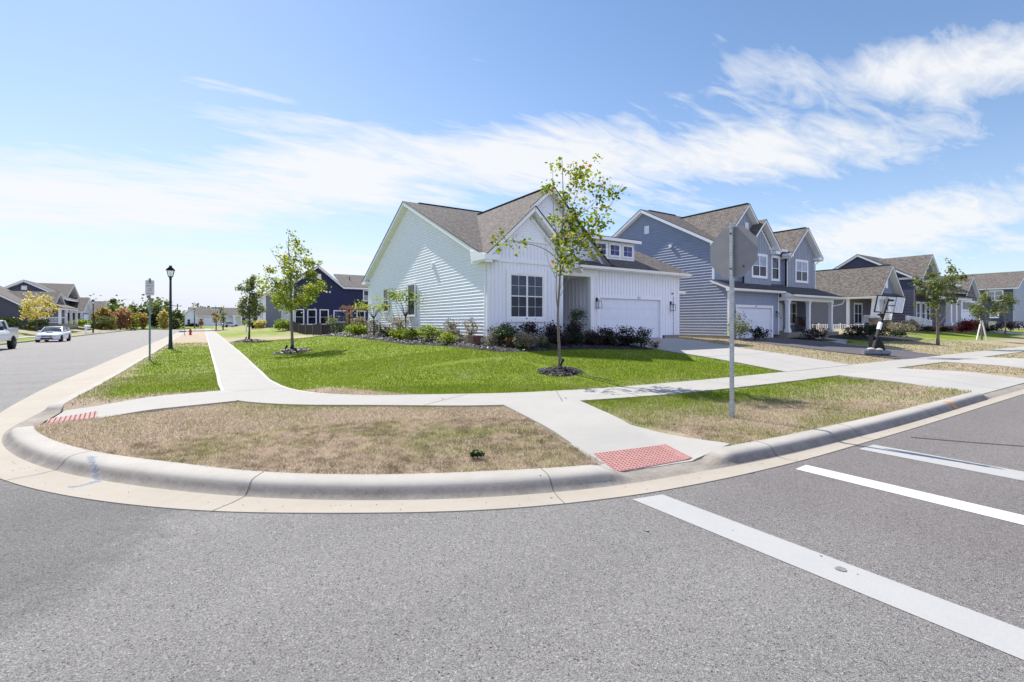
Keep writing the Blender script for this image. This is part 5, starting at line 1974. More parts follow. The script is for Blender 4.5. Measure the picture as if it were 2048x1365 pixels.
    soffit(sfm, [(rfx + .14, by + .11, 4.65), (rfx + .14, yr_f, 4.65), (bx, yv, bz), (bx, by + .11, bz)], .01, .05)
    sfm.build('rake_board', M['white_trim'], h)
    dp = MB(); dp.bar((11, y0b - .004, bz + .02 - bl * (bx - 11)), (bx, y0b - .004, bz + .02), .02, .035); dp.bar((bx, y0b - .004, bz + .02), (rfx + .15, y0b - .004, 4.66), .02, .035)
    dp.build('drip_edge', M['drip'], h)
    # porch roof strip
    slope('roof', [(14.9, yfe, zfe + .02), (17.1, yfe, zfe + .02), (17.1, by - .01, zfe + .42), (14.9, by - .01, zfe + .42)], 'shingle_dark', h)
    # shed dormer over the garage with three windows
    dx0, dx1, dy = 17.05, 20.35, YF + 1.0
    dzb, dzt = on_front(dy) - .06, 6.22
    batten_wall('dormer', 'y', dy, -1, dx0, dx1, dzb, dzt, M['white_trim'], h, pitch=6, back=.1)
    mb = MB(); mb.hexa([(dx0, dy + .1, dzb), (dx1, dy + .1, dzb), (dx1, dy + 2.4, dzb + .5), (dx0, dy + 2.4, dzb + .5), (dx0, dy + .1, dzt), (dx1, dy + .1, dzt), (dx1, dy + 2.4, dzt + .3), (dx0, dy + 2.4, dzt + .3)])
    mb.build('dormer', M['white_trim'], h)
    for i in range(3):
        a = 17.45 + i * 1.0
        window(h, 'y', dy - .02, -1, a, a + .74, dzb + .26, dzt - .14, trim=.05, hung=False, munt=(2, 2), glass='glass_blue', d=.035)
    slope('roof', [(dx0 - .25, dy - .35, dzt + .16), (dx1 + .25, dy - .35, dzt + .16), (dx1 + .25, dy + 3.0, dzt + .62), (dx0 - .25, dy + 3.0, dzt + .62)], 'shingle', h)
    mb = MB(); mb.hexa([(dx0 - .25, dy - .35, dzt - .01), (dx1 + .25, dy - .35, dzt - .01), (dx1 + .25, dy + 3.0, dzt + .40), (dx0 - .25, dy + 3.0, dzt + .40), (dx0 - .25, dy - .35, dzt + .15), (dx1 + .25, dy - .35, dzt + .15), (dx1 + .25, dy + 3.0, dzt + .60), (dx0 - .25, dy + 3.0, dzt + .60)])
    mb.build('fascia', M['white_trim'], h)
    # side wall: two narrow windows, vent, flood light
    window(h, 'x', X0 - .030, -1, 30.70, 31.65, 2.55, 4.05, trim=.07, glass='glass', d=.06)
    window(h, 'x', X0 - .030, -1, 26.0, 27.1, 2.25, 4.05, trim=.08, glass='glass', top_glass='glass', d=.06)
    mb = MB(); mb.box(X0 - .12, X0 - .01, 23.4, 23.62, 4.72, 4.98); mb.build('wall_vent', M['white_trim'], h)
    mb = MB(); mb.box(X0 - .10, X0 - .01, 29.85, 30.0, 3.46, 3.6); mb.bar((X0 - .08, 29.9, 3.52), (X0 - .26, 29.8, 3.46), .12, .10); mb.build('flood_light', M['black_metal'], h)
    mb = MB(); mb.box(22.28, 22.36, YF - .10, YF - .02, 3.43, 3.50); mb.build('camera', M['black_metal'], h)
    mb = MB(); mb.tube([(22.45, YF - .05, 1.1), (22.45, YF - .05, 3.3)], .012, 6); mb.build('conduit', M['galv'], h)
    return h


corner_house()
lantern('open black box lantern between the porch post and the white corner garage door', 16.59, 17.79, 2.78, 'lanterns beside the garage of the white house')
lantern('open black box lantern beyond the white garage door, under the small camera', 22.22, 17.79, 2.72, 'lanterns beside the garage of the white house')


# ================================================================ blue-grey two-storey house
def grey_house():
    h = thing('house', 'blue-grey two-storey house with steep front gables, a columned porch and a white garage door', 'house', (27.9, 17.8, 0.75))
    X0, X1 = 27.9, 40.4
    YL, YU, YB = 17.85, 18.95, 30.6
    ya, za = 24.8, 10.15
    ez = 7.05
    k = (za - ez) / (ya - YU)
    # side gable wall (upper + lower in one plane)
    top = [(YU, ez), (ya, za), (YB, ez)]
    lap_wall('wall', 'x', X0, -1, YU, YB, 1.0, top, M['blue_grey'], h, pitch=.185, d=.032)
    lap_wall('wall', 'x', X0, -1, YL, YU - .002, 1.0, [(YL, 4.0), (YU, 4.55)], M['blue_grey'], h, pitch=.185, d=.032)
    f = MB(); f.box(X0 - .004, X0 + .2, YL, YB, .4, .998); f.box(X0, 28.5, YL - .002, YL + .2, .4, .99); f.build('foundation', M['found'], h)
    # lower front with garage opening
    da, db, z0, z1 = 28.78, 32.85, .76, 2.82
    for (a, b, p, q) in ((X0, da - .002, 1.0, 3.85), (db + .002, 33.75, 1.0, 3.85), (da - .002, db + .002, z1 + .002, 3.85)):
        lap_wall('wall', 'y', YL, -1, a, b, p, q, M['blue_grey'], h, pitch=.15)
    garage_door(h, 'y', YL, -1, da, db, z0, z1, trim=.16)
    number_plate(h, '307', 30.9, YL - .045, 2.90, .10, 'alu')
    tr = MB(); corner_trim(tr, X0, YL, 1.0, 4.0, -1, -1, .10); corner_trim(tr, 33.75, YL, 1.0, 3.9, 1, -1, .08)
    tr.box(X0 - .024, X0 + .08, YU - .024, YU + .08, 4.6, ez)
    tr.build('corner_trim', M['white_trim'], h)
    # wall behind the porch
    lap_wall('wall', 'x', 33.75, 1, YL + .02, YU + 1.0, 1.15, 3.9, M['blue_grey'], h)
    lap_wall('wall', 'y', YU + .9, -1, 33.77, X1, 1.15, 4.2, M['blue_grey'], h)
    yw = YU + .9
    d = MB(); d.box(37.0, 37.9, yw - .05, yw - .022, 1.2, 3.25); dr = d.build('front_door', M['door_white'], h)
    d = MB(); d.box(36.89, 37.0, yw - .06, yw - .02, 1.2, 3.38); d.box(37.9, 38.01, yw - .06, yw - .02, 1.2, 3.38); d.box(36.89, 38.01, yw - .06, yw - .02, 3.25, 3.38); d.build('frame', M['white_trim'], dr)
    d = MB(); d.tube([(37.75, yw - .06, 2.15), (37.75, yw - .11, 2.15)], .04, 8); d.build('handle', M['black_metal'], dr)
    window(h, 'y', yw - .018, -1, 38.75, 40.05, 1.75, 3.35, trim=.12, n=2, glass='glass', top_glass='glass_blind', trim_m='cream_trim')
    # porch
    p = MB(); p.box(33.78, 41.2, YL - .65, yw, .6, 1.14); p.build('porch_floor', M['found'], h)
    p = MB(); p.box(35.2, 37.0, YL - 1.05, YL - .66, .5, .92); p.build('step', M['found'], h)
    for x in (34.15, 37.0, 40.4):
        c = MB(); y = YL - .42
        c.box(x - .11, x + .11, y - .11, y + .11, 1.14, 3.36)
        c.box(x - .16, x + .16, y - .16, y + .16, 1.14, 1.34); c.box(x - .135, x + .135, y - .135, y + .135, 1.34, 1.42)
        c.box(x - .15, x + .15, y - .15, y + .15, 3.24, 3.36); c.box(x - .13, x + .13, y - .13, y + .13, 3.12, 3.19)
        c.build('column', M['white_trim'], h)
    b = MB(); b.box(33.8, 40.6, YL - .55, YL - .30, 3.36, 3.56); b.box(33.8, 33.98, YL - .30, yw - .03, 3.36, 3.56); b.box(40.35, 40.55, YL - .30, yw, 3.36, 3.56)
    b.build('beam', M['white_trim'], h)
    b = MB(); b.box(33.8, 40.9, YL - .55, yw - .03, 3.56, 3.60); b.build('porch_ceiling', M['cream_trim'], h)
    # lower roof
    kl = .42
    zt = 4.62
    def zl(y): return zt - kl * (YU - y)
    yg, yp = YL - .42, YL - .95
    slope('roof', [(X0 - .32, yg, zl(yg)), (33.72, yg, zl(yg)), (33.72, YU, zt), (X0 - .32, YU, zt)], 'shingle_dark', h)
    slope('roof', [(33.72, yp, zl(yp)), (41.35, yp, zl(yp)), (40.4, YU, zt), (33.72, YU, zt)], 'shingle_dark', h)
    slope('roof', [(41.35, yp, zl(yp)), (41.35, YU + 1.2, zl(yp)), (40.4, YU + 1.2, zt), (40.4, YU, zt)], 'shingle_dark', h)
    fs = MB()
    fs.hexa([(X0 - .32, yg + .01, zl(yg) - .15), (33.9, yg + .01, zl(yg) - .15), (33.9, YL, zl(yg) - .15), (X0 - .32, YL, zl(yg) - .15), (X0 - .32, yg + .01, zl(yg) - .005), (33.9, yg + .01, zl(yg) - .005), (33.9, YL, zl(YL) - .01), (X0 - .32, YL, zl(YL) - .01)])
    soffit(fs, [(X0 - .31, yg + .012, zl(yg)), (X0 - .02, yg + .012, zl(yg)), (X0 - .02, YU, zt), (X0 - .31, YU, zt)], .01, .15)
    fs.box(33.74, 41.34, yp + .01, yp + .03, zl(yp) - .16, zl(yp) - .005); fs.box(33.74, 41.34, yp + .03, YL - .3, zl(yp) - .16, zl(yp) - .135)
    fs.hexa([(33.72, yp + .01, zl(yp) - .16), (33.76, yp + .01, zl(yp) - .16), (33.76, YL - .2, zl(yp) - .16), (33.72, YL - .2, zl(yp) - .16), (33.72, yp + .01, zl(yp)), (33.76, yp + .01, zl(yp)), (33.76, YL - .2, zl(YL - .2)), (33.72, YL - .2, zl(YL - .2))])
    fs.box(41.32, 41.34, yp, YU + 1, zl(yp) - .16, zl(yp) - .005)
    fs.build('fascia', M['white_trim'], h)
    g = MB()
    for (a, b, y) in ((X0 - .3, 33.7, yg), (33.74, 41.4, yp)):
        z = zl(y) - .01
        g.box(a, b, y - .11, y, z - .12, z - .108); g.box(a, b, y - .12, y - .108, z - .12, z + .005); g.box(b - .01, b, y - .12, y, z - .12, z)
    g.build('rain_gutter', M['cream_trim'], h)
    downspout(h, [(41.33, yp - .05, zl(yp) - .12), (41.3, yp + .1, zl(yp) - .5), (40.62, YL - .2, zl(yp) - .75), (40.6, YL - .2, 1.1)])
    # upper front: siding between two batten bays
    for (a, b) in ((X0, 31.0), (34.0, 36.5)):
        lap_wall('wall', 'y', YU, -1, a, b, 4.55, ez, M['blue_grey'], h, pitch=.15)
    yb = YU - .35
    def bay(x0, x1, ax_, az_, kk, ygp, nm):
        batten_wall('bay_wall', 'y', ygp, -1, x0, x1, zl(ygp) - .1, [(x0, az_ - kk * (ax_ - x0)), (ax_, az_), (x1, az_ - kk * (x1 - ax_))], M['grey_batten'], h, pitch=.21)
        batten_wall('bay_wall', 'x', x0, -1, ygp + .002, YU, zl(ygp), ez + .1, M['grey_batten'], h, pitch=.2, back=.05)
        batten_wall('bay_wall', 'x', x1, 1, ygp + .002, YU, zl(ygp), ez + .1, M['grey_batten'], h, pitch=.2, back=.05)
    bay(30.85, 34.15, 32.75, 8.80, .98, yb, 0)
    bay(36.35, 40.4, 38.55, 8.82, .90, yb, 1)
    # tallest gable wall behind, with vent
    batten_wall('gable_wall', 'y', YU, -1, 28.8, 33.9, 6.9, [(28.8, 7.0), (31.35, 9.75), (33.9, 7.2)], M['grey_batten'], h, pitch=.21)
    mb = MB(); mb.box(31.45, 31.85, YU - .05, YU - .021, 8.15, 8.75); mb.build('gable_vent', M['white_trim'], h)
    window(h, 'y', yb - .018, -1, 31.75, 33.45, 5.05, 6.50, trim=.13, n=2, glass='glass', top_glass='glass_pale')
    window(h, 'y', YU - .018, -1, 34.85, 35.75, 5.00, 6.60, trim=.13, n=1, glass='glass', top_glass='glass_blind')
    window(h, 'y', yb - .018, -1, 37.55, 39.20, 4.98, 6.48, trim=.13, n=2, glass='glass', top_glass='glass_pale')
    # roofs
    ov = .36
    zr = za + .16
    zfe = zr - k * (ya - (YU - .42))
    x0, x1 = X0 - ov, X1 + .3
    yfe = YU - .42; ybe = YB + .42
    slope('roof', [(x0, yfe, zfe), (30.4, yfe, zfe), (31.35, ya, zr), (x0, ya, zr)], 'shingle', h)
    slope('roof', [(30.4, yfe + .4, zfe + .2), (x1, yfe + .4, zfe + .2), (x1, ya, zr), (30.4, ya, zr)], 'shingle', h)
    slope('roof', [(x1, ybe, zfe), (x0, ybe, zfe), (x0, ya, zr), (x1, ya, zr)], 'shingle', h)
    rk = MB()
    for (ye, s) in ((yfe, 1), (ybe, -1)):
        a0, a1 = Vector((x0 + .012, ye, zfe)), Vector((x0 + .012, ya, zr)); wv = Vector((.35, 0, 0))
        soffit(rk, [a0, a0 + wv, a1 + wv, a1] if s == 1 else [a0 + wv, a0, a1, a1 + wv], .01, .22)
    rk.box(x0 + .02, 29.4, yfe + .02, YU, zfe - .2, zfe - .02)
    rk.box(33.9, 36.4, YU - .40, YU, ez - .02, ez + .16)
    rk.build('fascia', M['white_trim'], h)
    rv = MB(); rv.bar((X0 + .5, ya, zr + .035), (31.5, ya, zr + .035), .22, .04)
    # front gables: tall, middle, right
    gable_y(h, 28.35, 34.3, 6.95, 6.95, 31.35, 9.95, YU - .42, ya - .3, rl=YU + .2, rr=YU + .2)
    gable_y(h, 30.45, 34.75, 6.70, 6.98, 32.75, 8.98, yb - .45, YU + 1.6)
    gable_y(h, 36.05, 40.95, 6.72, 6.82, 38.55, 9.02, yb - .45, YU + 3.4)
    rv.bar((31.35, YU - .3, 10.0), (31.35, ya - .4, 10.0), .2, .04); rv.bar((38.55, YU - .6, 9.07), (38.55, YU + 3.2, 9.07), .2, .04)
    rv.build('ridge_vent', M['drip'], h)
    # return boxes under the gable feet
    rb = MB()
    for xx, s in ((34.35, 1), (36.2, -1), (40.5, 1)):
        rb.box(xx - .28, xx + .28, yb - .42, yb + .15, 6.70, 6.90)
    rb.build('eave_return', M['white_trim'], h)
    downspout(h, [(36.3, yb - .45, 6.7), (36.28, yb - .05, 6.3), (36.28, yb - .04, 4.4)])
    downspout(h, [(40.9, yb - .3, 6.75), (40.5, yb - .03, 6.4), (40.5, yb - .03, 4.4)])
    mb = MB(); mb.box(X0 - .05, X0 - .021, 24.25, 24.7, 8.45, 9.05); mb.build('gable_vent', M['white_trim'], h)
    mb = MB(); mb.box(X0 - .12, X0 - .01, 22.2, 22.4, 7.15, 7.35); mb.build('wall_vent', M['white_trim'], h)
    lap_wall('wall', 'x', X1, 1, YU, YB, 1.0, top, M['blue_grey'], h)
    return h


grey_house()
lantern('small black box lantern at the grey garage edge beside the stop sign post', 28.36, 17.84, 2.42, 'lanterns beside the garage of the grey house', .8)
lantern('small black box lantern on the siding between the grey garage door and its porch', 33.42, 17.84, 2.40, 'lanterns beside the garage of the grey house', .8)
rocking_chair('tall brown wooden rocking chair before the porch window of the blue-grey house', 38.6, 18.75, 1.14, R(-38), 'brown_wood', 'brown porch rockers')
rocking_chair('dark rocking chair turned sideways, middle of the three on the blue-grey porch', 39.1, 18.6, 1.14, R(60), 'brown_wood', 'brown porch rockers')
rocking_chair('dark rocking chair at the open end of the blue-grey porch', 40.2, 18.7, 1.14, R(35), 'brown_wood', 'brown porch rockers')
mb = MB(); mb.lathe((38.6, 18.0, 1.14), [(.02, 0), (.14, 0), (.17, .3), (.18, .32)], 12)
tag(mb.build('planter_pot', M['sign_post']), 'grey-green pot standing on the blue-grey porch floor between the rockers', 'pot')
mb = MB(); mb.box(35.1, 35.3, 18.0, 18.25, 1.14, 1.5); mb.box(35.08, 35.32, 17.98, 18.27, 1.5, 1.53)
tag(mb.build('parcel_box', M['ac']), 'pale storage box standing on the blue-grey porch under the window', 'box')
# path slab to the porch
def flat_slab(name, quad, lift, m):
    p = [Vector((a, b, 0)) for a, b in quad]
    return struct(grid_surface(name, lambda u, v: tuple(p[0].lerp(p[1], u).lerp(p[3].lerp(p[2], u), v))[:2], 6, 6, lambda x, y: T(x, y) + lift, M[m]))
flat_slab('path', [(32.4, 13.2), (36.2, 14.6), (36.9, 16.75), (35.3, 16.75)], .045, 'walk')


# ================================================================ slate bungalow wing and dark two-storey house
def bungalow():
    h = thing('house', 'slate bungalow with a stone-based porch column and white rockers, beyond the blue-grey house', 'house', (52.4, 18.6, 1.1))
    xl, xa, xr = 52.15, 55.0, 57.9
    ze, za = 4.28, 7.30
    lap_wall('wall', 'x', 52.45, -1, 21.2, 30, 1.38, 4.2, M['slate'], h, pitch=.15)
    lap_wall('wall', 'y', 21.2, -1, 52.45, 58.3, 1.38, 4.2, M['taupe'], h, pitch=.12)
    f = MB(); f.box(52.4, 52.5, 21.1, 30, .4, 1.37); f.box(52.3, 58.4, 18.62, 21.1, .4, 1.36); f.build('foundation', M['brick'], h)
    f = MB(); f.box(52.25, 58.4, 18.55, 21.18, 1.361, 1.42); f.build('porch_floor', M['found'], h)
    window(h, 'y', 21.18, -1, 54.0, 55.6, 1.75, 3.65, trim=.13, n=2, glass='glass', top_glass='glass_blind')
    t = MB(); t.box(52.36, 52.60, 21.0, 21.22, 1.42, 4.1); t.build('corner_trim', M['white_trim'], h)
    for x in (52.75, 55.4):
        s = MB(); s.box(x - .42, x + .42, 18.6, 19.35, 1.42, 2.2); st_ = s.build('pier', M['stone'], h)
        s = MB(); s.box(x - .47, x + .47, 18.55, 19.40, 2.201, 2.27); s.build('cap', M['found'], st_)
        s = MB(); s.hexa([(x - .30, 18.68, 2.27), (x + .30, 18.68, 2.27), (x + .30, 19.28, 2.27), (x - .30, 19.28, 2.27), (x - .19, 18.79, 4.1), (x + .19, 18.79, 4.1), (x + .19, 19.17, 4.1), (x - .19, 19.17, 4.1)])
        s.build('column', M['white_trim'], h)
    b = MB(); b.box(52.3, 58.3, 18.7, 19.2, 4.08, 4.28); b.box(52.3, 52.7, 19.2, 30, 4.12, 4.28); b.build('beam', M['white_trim'], h)
    b = MB(); b.box(52.7, 58.3, 19.2, 21.18, 4.2, 4.24); b.build('porch_ceiling', M['cream_trim'], h)
    batten_wall('gable_wall', 'y', 18.9, -1, 53.0, 57.0, 4.5, [(53.0, 4.75), (55.0, 6.85), (57.0, 4.75)], M['blue_grey'], h, pitch=.2)
    mb = MB(); mb.box(54.75, 55.2, 18.83, 18.878, 5.1, 5.9); mb.build('gable_vent', M['white_trim'], h)
    slope('roof', [(52.2, 18.35, 4.32), (57.8, 18.35, 4.32), (57.4, 18.89, 4.6), (52.6, 18.89, 4.6)], 'shingle_dark', h)
    gable_y(h, xl, xr, ze, ze, xa, za, 18.35, 33, fascia=.2)
    r = MB(); r.bar((xa, 18.6, za + .05), (xa, 32, za + .05), .2, .04); r.build('ridge_vent', M['drip'], h)
    mb = MB(); mb.bar((52.1, 18.6, 4.2), (52.1, 30, 4.2), .12, .1); mb.build('rain_gutter', M['cream_trim'], h)
    return h


bungalow()
rocking_chair('white rocking chair facing the lawn under the bungalow window', 53.5, 19.95, 1.42, R(-70), 'white_trim', 'white rockers on the bungalow porch')
rocking_chair('white rocking chair half hidden behind the stone pier of the bungalow', 54.6, 19.8, 1.42, R(-55), 'white_trim', 'white rockers on the bungalow porch')


def dark_house():
    h = thing('house', 'dark slate two-storey house with a pillared porch and a narrow gabled garage', 'house', (58.6, 17.8, 1.1))
    X0, X1 = 58.6, 70.6
    YF, ya, za = 17.8, 22.6, 8.90
    ez = 6.15
    top = [(YF, ez), (ya, za), (28, 5.8)]
    lap_wall('wall', 'x', X0, -1, YF, 28, 1.4, top, M['dusk'], h, pitch=.15)
    f = MB(); f.box(X0 - .01, X0 + .2, YF, 28, .4, 1.398); f.build('foundation', M['brick'], h)
    lap_wall('wall', 'y', YF, -1, X0 + .02, 63.6, 4.4, ez, M['taupe'], h, pitch=.15)
    lap_wall('wall', 'y', YF, -1, X0 + .02, X1, 1.4, 4.4, M['dusk'], h, pitch=.15)
    t = MB(); t.box(X0 - .024, X0 + .1, YF - .024, YF + .1, 1.4, ez); t.build('corner_trim', M['taupe'], h)
    window(h, 'y', YF - .018, -1, 59.0, 60.2, 4.75, 5.75, trim=.13, n=1, glass='glass_blue'); window(h, 'y', YF - .018, -1, 60.55, 61.75, 4.75, 5.75, trim=.13, n=1, glass='glass_blue')
    window(h, 'y', YF - .018, -1, 58.95, 59.75, 1.75, 3.75, trim=.14); window(h, 'y', YF - .018, -1, 60.3, 61.1, 1.75, 3.75, trim=.14); window(h, 'y', YF - .018, -1, 61.6, 62.4, 1.75, 3.75, trim=.14)
    mb = MB(); mb.box(X0 + .4, 70.4, 16.2, YF - .03, .4, 1.42); mb.build('porch_floor', M['brick'], h)
    mb = MB(); mb.box(X0 + .35, 70.45, 16.15, YF - .03, 1.422, 1.50); mb.build('porch_slab', M['found'], h)
    for x in (63.8, 65.4, 67.0):
        c = MB(); c.box(x - .22, x + .22, 16.4, 16.8, 1.5, 4.15); c.box(x - .30, x + .30, 16.32, 16.88, 1.5, 1.8); c.box(x - .28, x + .28, 16.35, 16.85, 3.95, 4.15); c.build('column', M['white_trim'], h)
    b = MB(); b.box(58.75, 70.0, 16.3, 16.8, 4.15, 4.42); b.build('beam', M['white_trim'], h)
    slope('roof', [(58.5, 16.0, 4.44), (70.4, 16.0, 4.44), (70.4, YF - .01, 5.0), (58.5, YF - .01, 5.0)], 'shingle_dark', h)
    # front gable
    batten_wall('gable_wall', 'y', YF - .25, -1, 59.0, 63.1, 5.9, [(59.0, 6.5), (61.05, 8.35), (63.1, 6.5)], M['slate'], h, pitch=.2)
    gable_y(h, 58.45, 63.6, 6.3, 6.3, 61.05, 8.62, YF - .7, ya, fascia=.2)
    gable_x(h, YF - .45, 28.5, ez - .1, 5.6, ya, za + .16, X0 - .3, X1 + .3, fascia=.2)
    # lower hip and garage
    slope('roof', [(63.6, 16.4, 5.0), (70.9, 16.4, 5.0), (70.9, 20, 7.0), (66.5, 20, 7.0)], 'shingle', h)
    gx0, gx1 = 70.6, 76.6
    batten_wall('gable_wall', 'y', YF - .4, -1, gx0, gx1, 4.3, [(gx0, 4.4), (73.7, 7.0), (gx1, 4.4)], M['taupe'], h, pitch=.3)
    da, db = 71.0, 75.0
    for (a, b, p, q) in ((gx0, da - .002, 1.2, 4.1), (db + .002, gx1, 1.2, 4.1), (da - .002, db + .002, 3.152, 4.1)):
        lap_wall('garage_wall', 'y', YF - .4, -1, a, b, p, q, M['pale_blue'] if a > 75 else M['taupe'], h, pitch=.15)
    garage_door(h, 'y', YF - .4, -1, da, db, 1.0, 3.15)
    lap_wall('wall', 'x', gx0, -1, YF - .4, YF + 2, 1.2, 4.3, M['dusk'], h, pitch=.15)
    mb = MB(); mb.box(gx0 - .1, gx1 + .1, YF - .46, YF - .38, 4.1, 4.3); mb.build('fascia', M['white_trim'], h)
    gable_y(h, gx0 - .35, gx1 + .35, 4.2, 4.2, 73.7, 7.2, YF - .8, 24, fascia=.2)
    gable_x(h, YF + 1.5, 27, 5.5, 5.5, 22.5, 8.1, 70, 78.5, fascia=.2)
    return h


dark_house()


def ramp_rail():
    t = thing('ramp_railing', 'white picket railing sloping down along the ramp from the bungalow porch', 'railing', (54.6, 17.2, 1.1))
    y = 17.1
    xs = [54.4, 57.2, 60.4]
    zt = [2.42, 2.28, 2.02]
    for x, z in zip(xs, zt):
        p = MB(); p.box(x - .09, x + .09, y - .09, y + .09, z - 1.35, z + .06); p.build('post', M['white_trim'], t)
    r = MB(); b = MB()
    for (x0, z0), (x1, z1) in zip(zip(xs, zt), list(zip(xs, zt))[1:]):
        r.bar((x0, y, z0), (x1, y, z1), .09, .06, up=(0, 0, 1)); r.bar((x0, y, z0 - .85), (x1, y, z1 - .85), .06, .06, up=(0, 0, 1))
        n = 15
        for k in range(1, n):
            x = x0 + (x1 - x0) * k / n; z = z0 + (z1 - z0) * k / n
            b.box(x - .03, x + .03, y - .02, y + .02, z - .84, z - .02)
    r.build('rail', M['white_trim'], t)
    tag(b.build('balusters', M['white_trim'], t), kind='stuff')


ramp_rail()
mb = MB(); mb.hexa([(54.4, 17.2, .5), (60.4, 17.2, .5), (60.4, 18.5, .5), (54.4, 18.5, .5), (54.4, 17.2, 1.42), (60.4, 17.2, 1.15), (60.4, 18.5, 1.15), (54.4, 18.5, 1.42)])
tag(mb.build('wheelchair_ramp', M['found']), 'concrete ramp rising to the bungalow porch behind the white railing', 'ramp')


def low_fence():
    t = thing('picket_fence', 'knee-high white picket fence beside the wall of the slate bungalow', 'fence', (51.0, 20.5, 1.05))
    for (x, y) in ((51.1, 19.3), (51.1, 21.2), (51.1, 23.1), (51.1, 25.0)):
        p = MB(); p.box(x - .05, x + .05, y - .05, y + .05, .95, 1.75); p.build('post', M['white_trim'], t)
    r = MB(); r.bar((51.1, 19.3, 1.62), (51.1, 25, 1.62), .04, .05); r.bar((51.1, 19.3, 1.2), (51.1, 25, 1.2), .04, .05)
    r.build('rail', M['white_trim'], t)
    b = MB()
    for k in range(1, 30):
        y = 19.3 + 5.7 * k / 30; b.box(51.08, 51.12, y - .035, y + .035, 1.02, 1.66)
    tag(b.build('pickets', M['white_trim'], t), kind='stuff')


low_fence()


def end_house():
    h = thing('house', 'navy two-storey house end with two stacked white windows at the edge of the view', 'house', (95, 17.7, 1.1))
    X, Y0, Y1 = 95.0, 17.8, 30.0
    lap_wall('wall', 'x', X, -1, Y0, Y1, 1.2, 6.8, M['navy2'], h, pitch=.16)
    lap_wall('wall', 'y', Y0, -1, X + .02, 105, 1.2, [(X, 6.7), (99.6, 9.2), (105, 6.4)], M['grey_batten'], h, pitch=.16)
    window(h, 'x', X - .02, -1, 18.95, 20.5, 4.95, 6.3, trim=.1, n=2, glass='glass_pale')
    window(h, 'x', X - .02, -1, 19.4, 20.15, 2.55, 3.65, trim=.1, n=1, glass='glass_pale')
    window(h, 'x', X - .02, -1, 22.0, 22.8, 4.95, 6.3, trim=.1, n=1, glass='glass_pale')
    window(h, 'x', X - .02, -1, 21.35, 21.75, 1.3, 3.3, trim=.1, n=1, glass='glass')
    gable_y(h, X - .4, 104.8, 6.72, 6.72, 99.6, 9.25, Y0 - .5, Y1 + .5, fascia=.2)
    t = MB(); t.box(X - .03, X + .12, Y0 - .03, Y0 + .1, 1.2, 6.75); t.build('corner_trim', M['grey_batten'], h)


end_house()
mb = MB(); mb.box(93.3, 94.3, 19.4, 20.4, 1.05, 1.95); mb.box(93.28, 94.32, 19.38, 20.42, 1.951, 2.0)
o = tag(mb.build('air_conditioner', M['ac']), 'beige outdoor air conditioner unit by the wall of the navy house end', 'air conditioner')
mb = MB(); mb.lathe((93.8, 19.9, 2.0), [(.4, 0), (.38, .03), (.1, .05)], 14); mb.build('fan_grille', M['black_metal'], o)
for k, (x, m, lab) in enumerate(((75.75, 'bin_blue', 'blue wheeled bin between the white garage door and the green bin'), (76.35, 'bin_green', 'dark green wheeled bin on the outer side of the blue one'))):
    t = thing('wheeled_bin', lab, 'bin', (x, 16.7, T(x, 16.7)), 0, 'bins beside the narrow garage')
    z = T(x, 16.7)
    b = MB(); b.hexa([(x - .2, 16.5, z + .05), (x + .2, 16.5, z + .05), (x + .2, 16.9, z + .05), (x - .2, 16.9, z + .05), (x - .28, 16.4, z + 1.0), (x + .28, 16.4, z + 1.0), (x + .28, 17.0, z + 1.0), (x - .28, 17.0, z + 1.0)]); b.build('body', M[m], t)
    b = MB(); b.hexa([(x - .30, 16.38, z + 1.0), (x + .30, 16.38, z + 1.0), (x + .30, 17.03, z + 1.0), (x - .30, 17.03, z + 1.0), (x - .28, 16.4, z + 1.05), (x + .28, 16.4, z + 1.05), (x + .28, 17.0, z + 1.1), (x - .28, 17.0, z + 1.1)]); b.build('lid', M[m], t)
mb = MB(); mb.box(85.2, 85.75, 18.6, 19.1, 1.45, 1.5); mb.hexa([(85.2, 19.05, 1.5), (85.75, 19.05, 1.5), (85.75, 19.1, 1.5), (85.2, 19.1, 1.5), (85.15, 19.2, 2.1), (85.8, 19.2, 2.1), (85.8, 19.25, 2.1), (85.15, 19.25, 2.1)])
for sx in (85.23, 85.72):
    for sy in (18.63, 19.07): mb.bar((sx, sy, 1.05), (sx, sy, 1.45), .05)
tag(mb.build('lawn_chair', M['teal']), 'turquoise lawn chair on the slab before the navy house end', 'chair')


